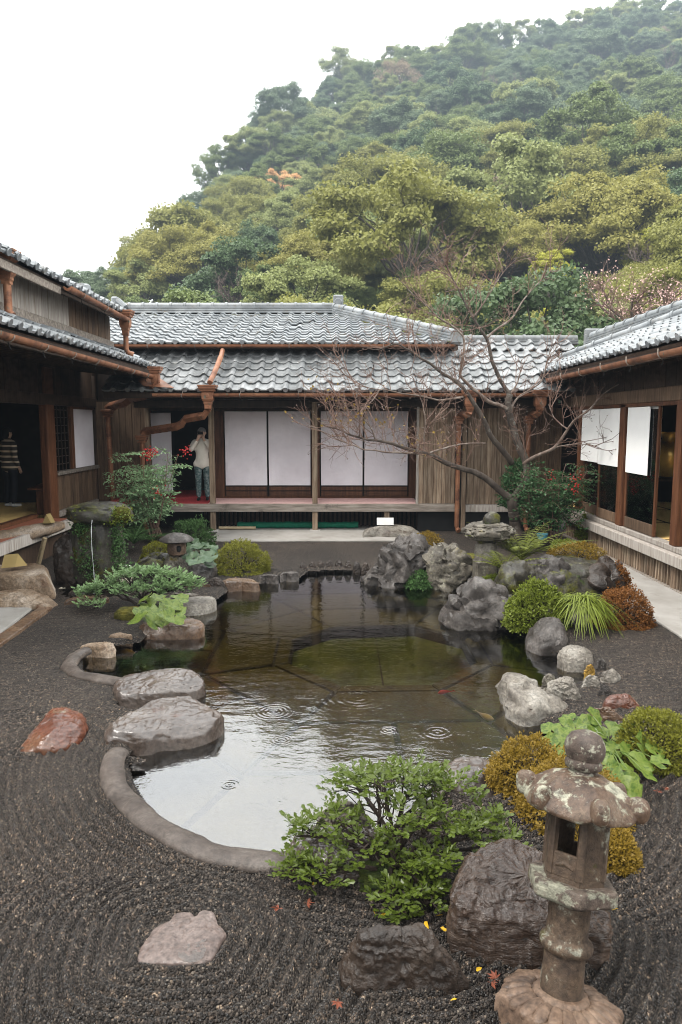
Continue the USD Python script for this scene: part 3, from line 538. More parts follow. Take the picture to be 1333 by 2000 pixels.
def planks(parent, a, b, z0, z1, n, mat_, t=.022, name='plank', seed=1, gap=.006):
    """upright boards between a and b (plan points), each a piece of its own"""
    r = np.random.default_rng(seed); a, b = np.asarray(a, float)[:2], np.asarray(b, float)[:2]; L = np.linalg.norm(b - a); d = (b - a) / L; cuts = np.r_[0, np.cumsum(r.uniform(.75, 1.25, n))]; cuts *= L / cuts[-1]
    for k in range(n):
        p, q = a + d * (cuts[k] + gap / 2), a + d * (cuts[k + 1] - gap / 2); off = r.uniform(-.006, .006); nx = np.array([-d[1], d[0]]) * off
        put(name, beam([*((p + nx)), (z0 + z1) / 2], [*((q + nx)), (z0 + z1) / 2], t, z1 - z0 - r.uniform(0, .01), bev=.005), mat_, parent)

# --- the main house across the far side
mh = thing('main_house', 'low wooden house with two tiled roofs and white sliding panels beyond the pond', 'house')
FZ, YV, YW = .60, 14.95, 16.1                                # veranda floor height, its front edge, the wall behind it
rf = empty('upper_roof', mh); s_up = unit(np.array([0, 3.0, 1.05]))
ue, ur = 3.97, 3.97 + 1.05
hip = lambda c: c[0] < 2.42 - (c[1] - 15.6) * (2.57 / 3.0) and c[0] > -5.75
tiled(rf, (-5.75, 15.58, ue), (1, 0, 0), s_up, 29, 12, .285, 3.178 / 12, 'tile', keep=hip, limit=150, seed=1)
put('roof_deck', quad((-5.75, 15.62, ue - .03), (2.5, 15.62, ue - .03), (-.15, 18.6, ur - .03), (-5.75, 18.6, ur - .03)), 'dark_wood', rf)
put('roof_deck', quad((2.5, 15.62, ue - .03), (2.5, 21.6, ue - .03), (-.14, 18.61, ur - .03), (-.15, 18.6, ur - .031)), 'tile', rf)
put('roof_deck', quad((2.5, 21.6, ue - .03), (-5.75, 21.6, ue - .03), (-5.75, 18.61, ur - .03), (-.15, 18.61, ur - .03)), 'tile', rf)
ridge_of(rf, (-5.7, 18.6, ur), (-.1, 18.6, ur), 3, .3, cap=.08, n=16)
ridge_of(rf, (-.15, 18.55, ur - .02), (2.45, 15.62, ue + .02), 3, .24, cap=.08, n=11)
put('ridge_end', cat(box((-.2, 18.5, ur + .1), (.06, 18.7, ur + .46), .03), tube([(-.07, 18.48, ur + .28), (-.07, 18.44, ur + .28)], [.1, .08], 12)), 'tile', rf)
put('ridge_end', cat(box((-5.78, 18.48, ur - .05), (-5.6, 18.72, ur + .42), .04), tube([(-5.6, 18.45, ur + .3), (-5.4, 18.4, ur + .12)], .09, 10)), 'tile', rf)
put('ridge_end', cat(box((2.34, 15.5, ue - .02), (2.58, 15.68, ue + .3), .04)), 'tile', rf)
lr = empty('lower_roof', mh); s_lo = unit(np.array([0, 1.55, .92]))
tiled(lr, (-4.75, 14.42, 2.92), (1, 0, 0), s_lo, 33, 6, .285, 1.80 / 6, 'old_tile', limit=150, seed=2)
tiled(lr, (2.55, 14.42 + 1.55, 2.92 + .92), (1, 0, 0), s_lo, 9, 2, .285, .3, 'old_tile', limit=30, seed=3, caps=False)
put('roof_deck', quad((-4.75, 14.46, 2.89), (4.7, 14.46, 2.89), (4.7, 16.0, 3.8), (-4.75, 16.0, 3.8)), 'dark_wood', lr)
put('roof_deck', quad((2.5, 16.0, 3.8), (5.2, 16.0, 3.8), (5.2, 16.6, 4.15), (2.5, 16.6, 4.15)), 'dark_wood', lr)
ridge_of(lr, (2.5, 16.45, 4.02), (5.3, 16.45, 4.02), 2, .26, 'old_tile', cap=.08, n=7)
rng2 = np.random.default_rng(3)
for k in range(22):                                           # rafters under the lower eave
    x = -4.5 + k * .42; put('rafter', beam((x, 14.5, 2.86), (x, 16.05, 3.74), .05, .06), 'dark_wood', lr)
put('eave_board', box((-4.75, 14.46, 2.78), (4.7, 14.5, 2.87)), 'dark_wood', lr)
put('upper_wall', box((-5.6, 15.96, 3.6), (2.4, 16.1, 4.05)), 'dark_wood', mh)
put('upper_eave_board', box((-5.6, 15.66, 3.86), (2.42, 15.7, 3.93)), 'dark_wood', mh)
put('upper_soffit', box((-5.6, 15.7, 3.9), (2.4, 16.0, 3.93)), 'dark_wood', mh)
gutter(mh, (-5.6, 15.52, 3.93), (2.42, 15.52, 3.93), .055, 1.0)
gutter(mh, (-3.72, 14.33, 2.86), (4.05, 14.33, 2.86), .062, 1.15)
# rain heads and pipes
p1 = A(435, 684, 15.45); p2 = A(431, 700, 15.1); p3 = A(410, 755, 14.36)
sp = pipe(mh, [p1, p2], .1, 'spout'); put('spout_channel', tube(curve([p2 + [0, 0, .02], (p2 + p3) / 2 + [0, 0, .03], p3 + [0, 0, .08]], 8), .055, 8), 'copper', sp, smooth=45)
c1 = A(406, 752, 14.33); h1 = hopper(mh, c1, .36, .46)
e0 = c1 - [0, 0, .42]
el = [e0 + [0, 0, .05], e0 + [0, .02, -.02], A(402, 812, 14.45), A(385, 822, 14.6), A(362, 825, 14.8), A(352, 838, 14.85), A(340, 842, 14.9), A(290, 850, 15.3), A(276, 852, 15.4)] if False else [e0 + [0, 0, .05], A(407, 800, 14.4), A(398, 812, 14.45), A(362, 818, 14.65), A(355, 828, 14.7), A(345, 833, 14.72), A(285, 842, 15.1), A(277, 848, 15.1)]
pipe(mh, el, .13, 'swan_neck', True)
t1 = A(277, 850, 15.1); b1 = np.array([t1[0], 15.1, .12])
hp_ = put('pipe_head', cat(*[box((t1[0] - w, 15.1 - w, t1[2] - dz0), (t1[0] + w, 15.1 + w, t1[2] - dz1), .01) for w, dz0, dz1 in ((.12, .05, 0), (.105, .1, .05), (.085, .16, .1))]), 'copper', mh)
pipe(mh, [t1 - [0, 0, .15], b1 + [0, 0, .05], b1 + [.02, -.02, 0], b1 + [.06, -.1, -.04]], .1)
for xx, side in ((897, 1), (1034, 1)):                      # two more behind the bare tree
    Yp = 14.8; t = A(xx, 812, Yp); b = np.array([t[0], Yp, .1])
    put('pipe_head', cat(*[box((t[0] - w, Yp - w, t[2] - a), (t[0] + w, Yp + w, t[2] - c), .01) for w, a, c in ((.11, .05, 0), (.095, .1, .05), (.075, .17, .1))]), 'copper', mh)
    pipe(mh, [t - [0, 0, .15], b + [0, 0, .05], b + [.01, -.02, 0], b + [.03, -.08, -.04]], .1)
    hx = A(xx + 22, 762, 14.33); hopper(mh, hx, .34, .4)
    pipe(mh, [hx - [0, 0, .36], hx - [0, 0, .43], hx - [.05, -.08, .48], t + [.05, -.05, .03], t + [0, 0, -.02]], .12, 'swan_neck', True)
# veranda
X = lambda px, Y: float(A(px, 900, Y)[0])
ver = empty('veranda', mh)
put('edge_beam', box((X(330, YV), YV, .43), (X(900, YV), YV + .1, FZ)), 'grey_wood_flat', ver)
put('carpet', box((-4.2, YV + .102, FZ - .03), (X(820, YV), YW + .02, FZ + .008), .004), 'pink_carpet', ver)
put('carpet', box((-5.0, YV + .06, FZ - .02), (X(413, YV) - .1, YW + 1.8, FZ + .014), .004), 'red_carpet', ver)
put('floor', box((-5.4, YW - 1.0, FZ - .1), (2.4, YW + 3, FZ - .032)), 'dark_wood', ver)
for px in (413, 615, 757):
    put('stub_post', box((X(px, YV) - .055, YV + .02, .0), (X(px, YV) + .055, YV + .13, .428)), 'grey_wood', ver)
    put('pad_stone', box((X(px, YV) - .12, YV - .03, -.04), (X(px, YV) + .12, YV + .2, .045), .02), 'concrete', ver)
for px in (413, 615): put('post', box((X(px, YV) - .055, YV + .03, FZ), (X(px, YV) + .055, YV + .14, 2.72)), 'grey_wood', mh)
lt = empty('underfloor_lattice', mh)
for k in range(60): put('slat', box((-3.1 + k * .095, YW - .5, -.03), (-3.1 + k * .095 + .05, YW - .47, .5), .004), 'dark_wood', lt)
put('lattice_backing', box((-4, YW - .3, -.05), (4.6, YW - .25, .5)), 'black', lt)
put('lintel', box((-4.3, YV + .04, 2.6), (4.5, YV + .13, 2.76)), 'dark_wood', mh)
put('lintel', box((-4.3, YW - .06, 2.56), (4.6, YW + .06, 2.74)), 'dark_wood', mh)
put('upper_panel', box((-5.4, YW, 2.745), (4.8, YW + .05, 3.9)), 'dark_wood', mh)
put('veranda_ceiling', box((-4.4, YV + .2, 2.78), (4.6, YW, 2.8)), 'dark_wood', mh)
def shoji(x0, x1):
    s = empty('sliding_panel', mh); y = YW + .02
    put('paper', box((x0 + .012, y, .89), (x1 - .012, y + .02, 2.545), .003), 'paper', s)
    for a, b in ((x0, x0 + .014), (x1 - .014, x1)): put('stile', box((a, y - .012, .64), (b, y + .03, 2.56), .003), 'black', s)
    put('rail', box((x0 + .015, y - .012, .865), (x1 - .015, y + .03, .888), .003), 'black', s)
    for z0, z1 in ((.775, .862), (.668, .757)): put('board', box((x0 + .015, y - .006, z0), (x1 - .015, y + .02, z1), .004), 'brown_wood', s)
    put('rail', box((x0 + .015, y - .014, .758), (x1 - .015, y + .03, .774), .003), 'black', s)
    put('rail', box((x0 + .015, y - .012, .64), (x1 - .015, y + .03, .666), .003), 'brown_wood', s)
for a, b in ((439, 523), (524, 608), (626, 710), (711, 798)): shoji(X(a, YW), X(b, YW))
put('sill', box((X(424, YW), YW - .05, FZ + .009), (X(818, YW), YW + .07, .638)), 'brown_wood', mh)
for a, b in ((421, 438), (609, 625), (799, 815)): put('post', box((X(a, YW), YW - .04, FZ + .01), (X(b, YW), YW + .06, 2.56)), 'brown_wood', mh)
bw = empty('board_wall', mh)
planks(bw, (X(817, YV + .02), YV + .06), (X(890, YV + .02), YV + .06), FZ, 2.6, 8, 'grey_wood', seed=4)
put('corner_post', box((X(816, YV) - .02, YV + .03, FZ), (X(819, YV), YV + .1, 2.62)), 'pale_wood', bw)
planks(bw, (X(914, YV), YV + .1), (X(1003, YV), YV + .1), .58, 2.6, 8, 'grey_wood', seed=5)
put('base_beam', box((X(913, YV), YV + .06, .42), (X(1010, YV), YV + .14, .575)), 'pale_wood', bw)
put('corner_post', box((X(904, YV), YV + .02, .02), (X(912, YV), YV + .14, 2.62)), 'grey_wood', bw)
planks(bw, (X(1003, YV), YV + .1), (4.62, YV + .1), .2, 2.6, 11, 'brown_board', seed=6)
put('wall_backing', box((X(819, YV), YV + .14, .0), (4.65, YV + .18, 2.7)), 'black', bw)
planks(bw, (-5.42, 15.9), (X(288, 15.9), 15.9), .1, 2.75, 7, 'brown_board', seed=7)
put('corner_post', box((X(286, 15.85), 15.82, .0), (X(295, 15.85), 15.95, 2.75)), 'grey_wood', bw)
# the room seen through the open bay
rm = empty('room', mh)
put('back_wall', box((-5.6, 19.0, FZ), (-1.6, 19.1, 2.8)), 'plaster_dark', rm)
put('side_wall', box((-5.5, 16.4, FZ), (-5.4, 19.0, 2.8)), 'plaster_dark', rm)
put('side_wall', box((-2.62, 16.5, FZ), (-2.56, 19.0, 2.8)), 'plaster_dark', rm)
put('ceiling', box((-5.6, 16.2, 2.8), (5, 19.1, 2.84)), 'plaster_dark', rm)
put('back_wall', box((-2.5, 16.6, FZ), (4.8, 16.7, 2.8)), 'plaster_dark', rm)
put('white_screen', box((X(290, 16.6), 16.6, .68), (X(336, 16.6), 16.63, 2.52)), 'paper', rm)
put('gable_wall', box((-5.7, 15.9, 0), (-5.45, 21, 4.0)), 'dark_wood', mh)
put('house_back', box((-5.7, 21.0, 0), (2.4, 21.1, 4.0)), 'dark_wood', mh)
put('house_side', box((2.3, 16.8, 2.6), (2.4, 21.0, 4.0)), 'dark_wood', mh)

# --- the wing on the left
lw = thing('wing_house', 'dark timber house wing with open room and two tiers of copper gutters', 'house')
XL = -5.45
tl = empty('lower_roof', lw); sl = unit(np.array([-.62, 0, .3]))
tiled(tl, (-3.86, 15.2, 3.42), (0, -1, 0), sl, 34, 2, .27, .33, 'tile', limit=60, seed=8)
put('roof_deck', quad((-3.9, 5.9, 3.38), (-3.9, 15.2, 3.38), (-4.6, 15.2, 3.72), (-4.6, 5.9, 3.72)), 'dark_wood', tl)
put('eave_soffit', quad((-3.9, 5.9, 3.28), (-3.9, 15.2, 3.28), (-5.6, 15.2, 3.45), (-5.6, 5.9, 3.45), .03), 'dark_wood', tl)
for k in range(22): put('rafter', beam((-3.92, 6. + k * .43, 3.22), (-5.5, 6. + k * .43, 3.38), .05, .07), 'dark_wood', tl)
put('eave_board', box((-3.93, 5.9, 3.2), (-3.89, 15.0, 3.36)), 'dark_wood', tl)
gutter(lw, (-3.76, 5.9, 3.30), (-3.76, 14.5, 3.22), .068, .95)
cl = empty('upper_wall', lw)
planks(cl, (-4.42, 8.2), (-4.42, 11.9), 3.72, 4.3, 12, 'pale_wood', seed=9)
planks(cl, (-4.42, 11.9), (-4.42, 14.0), 3.72, 4.3, 13, 'brown_board', seed=10)
put('base_board', box((-4.39, 8.2, 3.7), (-4.34, 14.0, 3.83)), 'grey_wood_flat', cl)
put('wall_backing', box((-4.6, 8.2, 3.5), (-4.45, 14.02, 4.4)), 'dark_wood', cl)
tu = empty('upper_roof', lw); su = unit(np.array([-.82, 0, .36]))
tiled(tu, (-4.08, 14.15, 4.34), (0, -1, 0), su, 21, 3, .27, .32, 'tile', limit=60, seed=11)
put('roof_deck', quad((-4.12, 8.4, 4.3), (-4.12, 14.15, 4.3), (-4.92, 14.15, 4.66), (-4.92, 8.4, 4.66)), 'dark_wood', tu)
put('roof_deck', quad((-5.75, 8.4, 4.3), (-5.75, 14.15, 4.3), (-4.93, 14.15, 4.66), (-4.93, 8.4, 4.66)), 'tile', tu)
put('fascia', box((-4.17, 8.4, 4.17), (-4.13, 10.9, 4.3)), 'grey_wood_flat', tu)
put('fascia', box((-4.2, 10.9, 4.2), (-4.16, 14.1, 4.29)), 'dark_wood', tu)
ridge_of(tu, (-4.93, 8.4, 4.64), (-4.93, 14.1, 4.64), 2, .24, 'old_tile', cap=.08, n=13)
put('ridge_end', cat(box((-5.06, 14.02, 4.64), (-4.8, 14.2, 4.92), .03), tube([(-4.93, 14.0, 4.84), (-4.93, 14.3, 4.84)], .09, 10)), 'tile', tu)
gutter(lw, (-4.0, 10.8, 4.27), (-4.0, 13.7, 4.22), .062, 1.1)
h2 = A(244, 606, 13.75); hopper(lw, h2, .3, .46); pipe(lw, [h2 - [0, 0, .44], [h2[0], h2[1], 3.66], [h2[0] + .03, h2[1] + .02, 3.6], [h2[0] + .12, h2[1] + .05, 3.57]], .1)
h3 = A(10, 488, 9.35); hopper(lw, h3, .3, .42); pipe(lw, [h3 - [0, 0, .4], h3 - [0, 0, .75], h3 + [.05, 0, -.8]], .1)
h4 = A(303, 716, 14.45); hopper(lw, h4, .26, .34)
pipe(lw, [h4 - [0, 0, .3], h4 - [.0, 0, .4], A(296, 760, 14.55), A(283, 772, 14.75), A(255, 778, 15.1), A(245, 786, 15.2), A(215, 794, 15.6), A(209, 800, 15.6)], .15, 'swan_neck', True)
t4 = A(210, 800, 15.6); put('pipe_head', cat(*[box((t4[0] - w, 15.6 - w, t4[2] - a), (t4[0] + w, 15.6 + w, t4[2] - c), .01) for w, a, c in ((.12, .05, 0), (.1, .1, .05), (.08, .16, .1))]), 'copper', lw)
pipe(lw, [t4 - [0, 0, .15], [t4[0] + .04, 15.6, .3], [t4[0] + .05, 15.58, .2]], .11)
put('valley_flashing', quad((-3.9, 14.35, 3.02), (-3.3, 14.35, 2.98), (-4.2, 15.2, 3.5), (-4.6, 15.2, 3.5), .01), 'copper', lw)
# wall of the wing, its open room and window
YL = lambda px: float(AX(px, 900, XL)[1])
ZL = lambda px, py: float(AX(px, py, XL)[2])
ya, yb, yc, yd, ye = YL(88), YL(106), YL(141), YL(145), YL(187)
put('post', box((XL - .07, ya, .3), (XL + .07, yb - .05, 3.3)), 'brown_wood', lw)
put('post', box((XL - .06, ye, .1), (XL + .06, 15.88, 3.3)), 'dark_wood', lw)
zl = 2.62
put('lintel', box((XL - .06, 4, zl), (XL + .08, 15.9, zl + .2)), 'dark_wood', lw)
uw = empty('board_wall', lw); planks(uw, (XL, 6), (XL, 15.85), zl + .2, 3.42, 30, 'dark_wood', seed=12)
ww = empty('low_wall', lw); zs = ZL(150, 917)
planks(ww, (XL + .02, yb), (XL + .02, ye), .62, zs - .04, 12, 'brown_board', seed=13)
put('cap', box((XL - .05, yb - .04, zs - .04), (XL + .09, ye, zs + .03)), 'grey_wood_flat', ww)
put('base', box((XL - .05, yb - .05, .5), (XL + .08, 15.8, .62)), 'grey_wood_flat', ww)
planks(ww, (XL, yb), (XL, 15.8), -.05, .5, 12, 'brown_board', seed=14)
wn = empty('window', lw)
put('paper', box((XL - .03, yd + .03, zs + .03), (XL - .01, ye - .03, zl - .02)), 'paper', wn)
put('stile', box((XL - .04, yc - .02, zs + .03), (XL + .02, yd + .03, zl)), 'brown_wood', wn)
for k in range(5): put('lattice_bar', box((XL - .035, yb + (yc - yb) * (k + .5) / 5, zs + .03), (XL - .015, yb + (yc - yb) * (k + .5) / 5 + .018, zl), .003), 'dark_wood', wn)
for k in range(9): put('lattice_bar', box((XL - .045, yb, zs + .15 + k * .15), (XL - .036, yc, zs + .165 + k * .15), .003), 'dark_wood', wn)
put('top_rail', box((XL - .04, yd, zl - .05), (XL + .03, ye, zl)), 'brown_wood', wn)
rl = empty('room', lw)
put('floor', box((-11, 4, .44), (XL - .35, 15.6, .56)), 'tatami', rl)
put('threshold', box((XL - .35, 4, .46), (XL - .22, ya + .1, .6)), 'brown_wood', rl)
put('carpet', box((XL - .215, 4, .47), (XL + .42, ya + .02, .53)), 'orange_carpet', rl)
put('edge_board', box((XL + .425, 4, .36), (XL + .5, ya + .1, .545)), 'pale_wood', rl)
put('carpet_hem', box((XL + .40, 4, .531), (XL + .423, ya + .02, .537), .002), 'red_carpet', rl)
put('skirting', box((XL + .38, 4, -.05), (XL + .42, ya, .36)), 'dark_wood', rl)
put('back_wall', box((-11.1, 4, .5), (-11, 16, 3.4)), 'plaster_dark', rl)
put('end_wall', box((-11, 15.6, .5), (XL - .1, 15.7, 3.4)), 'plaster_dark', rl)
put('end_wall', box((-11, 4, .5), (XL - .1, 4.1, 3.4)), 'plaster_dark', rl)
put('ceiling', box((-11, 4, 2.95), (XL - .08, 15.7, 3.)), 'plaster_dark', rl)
for yy in (13.6, 15.0): put('sliding_door', box((-8.8, yy, .57), (-7.9, yy + .04, 2.4)), 'dark_wood', rl)
st = thing('writing_stand', 'low brown wooden stand inside the dark room by the window', 'stand')
sx, sy = A(78, 960, 13.4)[0], 13.7
for a, b in ((-.25, -.2), (.2, .25)): put('leg', box((sx - .1, sy + a, .565), (sx + .1, sy + b, 1.05)), 'brown_wood', st)
put('top', beam((sx - .05, sy - .4, 1.06), (sx - .05, sy + .4, 1.12), .3, .03), 'brown_wood', st)

# --- the wing on the right
rw = thing('wing_house', 'timber house wing with white hanging blinds over glass sliding doors', 'house')
XR = 4.65
tr = empty('roof', rw); sr = unit(np.array([2.1, 0, .92]))
tiled(tr, (4.08, 4.6, 3.30), (0, 1, 0), sr, 38, 8, .285, 2.29 / 8, 'tile', keep=lambda c: c[1] < 15.0 + (c[0] - 4.08) * 1.5, limit=220, seed=15)
put('roof_deck', quad((4.1, 4.6, 3.26), (4.1, 14.9, 3.26), (6.2, 18.2, 4.18), (6.2, 4.6, 4.18)), 'dark_wood', tr)
put('roof_deck', quad((8.3, 4.6, 3.26), (8.3, 18.2, 3.26), (6.21, 18.2, 4.18), (6.21, 4.6, 4.18)), 'tile', tr)
ridge_of(tr, (6.2, 4.6, 4.16), (6.2, 18.1, 4.16), 4, .34, 'tile', cap=.1, n=24)
ridge_of(tr, (4.75, 15.6, 3.6), (6.05, 12.5, 4.15), 1, .2, 'tile', cap=.085, n=7)
put('ridge_end', cat(box((6.02, 18.05, 4.1), (6.4, 18.2, 4.6), .04)), 'old_tile', tr)
put('eave_board', box((4.12, 4.6, 3.1), (4.16, 14.6, 3.25)), 'dark_wood', tr)
put('soffit', quad((4.13, 4.6, 3.14), (4.13, 14.7, 3.14), (4.9, 14.7, 3.4), (4.9, 4.6, 3.4), .02), 'dark_wood', tr)
for k in range(24): put('rafter', beam((4.15, 4.8 + k * .42, 3.08), (4.8, 4.8 + k * .42, 3.3), .05, .06), 'dark_wood', tr)
gutter(rw, (4.02, 4.6, 3.19), (4.02, 14.05, 3.13), .068, 1.0)
YR = lambda px: float(AX(px, 900, XR)[1])
bwR = empty('board_wall', rw); planks(bwR, (XR + .02, 15.0), (XR + .02, 5), 2.8, 3.4, 26, 'dark_wood', seed=16)
put('lintel', box((XR - .06, 5, 2.6), (XR + .06, 15.0, 2.8)), 'brown_board', rw)
put('track', box((XR - .05, 5, 2.54), (XR + .05, 14.4, 2.598)), 'brown_wood', rw)
put('sill', box((XR - .06, 5, .52), (XR + .1, 14.4, .60)), 'pale_wood', rw)
put('edge_beam', box((XR - .16, 5, .36), (XR + .08, 14.5, .515)), 'pale_wood', rw)
y1, y2, y3, y4, y5, y6, y7, y8 = YR(1137), YR(1172), YR(1213), YR(1223), YR(1270), YR(1281), YR(1325), YR(1337)
put('post', box((XR - .05, y1, .6), (XR + .06, y1 + .14, 2.6)), 'brown_wood', rw)
put('post', box((XR - .05, y4, .6), (XR + .05, y3, 2.6)), 'brown_wood', rw)
put('post', box((XR - .06, y8, .6), (XR + .05, y7, 2.6)), 'brown_wood', rw)
MATS['pane'] = usdkit.material(stage, '/World/Looks/pane', {'f': ('fresnel', {'IOR': 1.6}), 't': ('transparent_bsdf', {'color': (.85, .88, .85)}), 'g': ('glossy_bsdf', {'color': (.9, .9, .9), 'roughness': .02}), 'm': ('mix_closure', {})},
    [('f.fac', 'm.fac'), ('t.BSDF', 'm.closure1'), ('g.BSDF', 'm.closure2')], surface='m.closure')
def glass_door(ya_, yb_, x, zt):
    d = empty('glass_door', rw)
    for a, b in ((ya_, ya_ + .05), (yb_ - .05, yb_)): put('stile', box((x - .02, a, .61), (x + .02, b, 2.54), .004), 'brown_wood', d)
    put('bottom_rail', box((x - .018, ya_ + .05, .61), (x + .018, yb_ - .05, .78), .004), 'brown_board', d)
    put('pane', box((x - .003, ya_ + .05, .78), (x + .003, yb_ - .05, 2.5), .001), 'pane', d)
    put('blind', box((x + .022, ya_ + .02, zt), (x + .03, yb_ - .02, 2.55), .003), 'blind', d)
glass_door(y2 + .005, y1 - .01, XR + .05, 1.58); glass_door(y3 + .01, y2, XR, 1.56); glass_door(y6 - .1, y4 - .05, XR, 1.5)
for (ya_, yb_, z_) in ((y2 + .02, y1 - .03, 1.58), (y3 + .02, y2 - .0, 1.56), (y5 + .0, y4 - .08, 1.5)):
    put('hanging_blind', box((XR - .034, ya_, z_), (XR - .026, yb_, 2.535), .002), 'blind', rw)
la = empty('underfloor_lattice', rw)
rr_ = np.random.default_rng(8)
for k in range(86):
    y = 14.4 - k * .095
    if k % 20 == 10: put('lattice_post', box((XR - .1, y - .06, .0), (XR + .02, y + .06, .358)), 'grey_wood', la)
    else: put('slat', beam((XR - .06, y, .04), (XR - .06 + rr_.normal(0, .004), y + rr_.normal(0, .006), .358), .03, .045, up=(1, 0, 0), bev=.004), 'grey_wood', la)
put('ground_sill', box((XR - .12, 5, -.02), (XR + .02, 14.5, .04)), 'grey_wood_flat', la)
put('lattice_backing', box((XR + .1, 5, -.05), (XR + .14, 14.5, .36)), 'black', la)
rr2 = empty('room', rw)
put('floor', box((XR + .1, 5, .45), (9.5, 15.5, .585)), 'tatami', rr2)
for xx in (5.6, 6.5, 7.4): put('mat_border', box((xx, 5, .586), (xx + .03, 15.4, .592), .001), 'black', rr2)
for yy in (8.6, 10.4, 12.2, 14.0): put('mat_border', box((XR + .12, yy, .5865), (9.4, yy + .03, .591), .001), 'black', rr2)
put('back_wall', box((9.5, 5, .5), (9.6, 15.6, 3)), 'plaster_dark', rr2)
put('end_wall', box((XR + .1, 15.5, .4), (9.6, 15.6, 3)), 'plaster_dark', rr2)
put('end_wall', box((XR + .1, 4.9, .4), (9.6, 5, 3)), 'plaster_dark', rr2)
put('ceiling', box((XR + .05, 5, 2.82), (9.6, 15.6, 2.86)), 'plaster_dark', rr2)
jc = A(1303, 930, 13.0); jr = np.array([jc[0] + .02, 13.0, jc[2]])
jar = thing('gold_jar', 'large round gilded jar gleaming in the dark room behind the right doors', 'jar')
put('body', lathe([(0, 0), (.15, 0), (.2, .06), (.27, .22), (.3, .38), (.28, .52), (.2, .6), (.15, .63)], 32, jr), 'brass', jar, smooth=50)
put('rim', lathe([(.15, .63), (.13, .68), (.14, .76), (.19, .8), (.17, .8), (.11, .76), (.11, .64)], 32, jr), 'brass', jar, smooth=50)
js = thing('jar_stand', 'dark low table under the gilded jar', 'table')
put('top', box((jr[0] - .45, 12.6, jr[2] - .06), (jr[0] + .45, 13.4, jr[2] - .004)), 'dark_wood', js)
for a in (-.4, .34):
    for b in (12.64, 13.3): put('leg', box((jr[0] + a, b, .59), (jr[0] + a + .06, b + .06, jr[2] - .06)), 'dark_wood', js)
# paved aprons
ap = lab(put('paving', box((X(408, 14), 13.75, -.06), (X(800, 14), 16.2, .03), .01), 'concrete'), 'pale concrete strip along the foot of the main house', 'paving', kind='structure')
a0, a1, a2, a3 = G(1204, 1103, 0), G(1333, 1160, 0), G(1333, 1225, 0), G(1200, 1160, 0)
lab(put('paving', prism([(3.75, 11.8), (4.6, 11.8), (4.6, 5), (3.62, 5), (3.66, 8.6)], -.06, .028, .008), 'concrete'), 'pale concrete path along the lattice of the right wing', 'paving', kind='structure')
b_ = [G(0, 1180, 0)[:2], G(62, 1192, 0)[:2], G(0, 1240, 0)[:2], (-5.3, 6.4), (-6.5, 6.4), (-6.5, 9.6)]
lab(put('paving', prism(b_, -.06, .03, .01), 'concrete'), 'pale concrete slab at the left edge below the stepping stones', 'paving', kind='structure')
k0, k1 = G(90, 1190, 0), G(-30, 1275, 0)
lab(put('kerb_strip', beam([*k0[:2], .0], [*k1[:2], .0], .16, .07), 'rock_brown'), 'worn brown edging strip beside the concrete slab on the left', 'kerb', kind='structure')

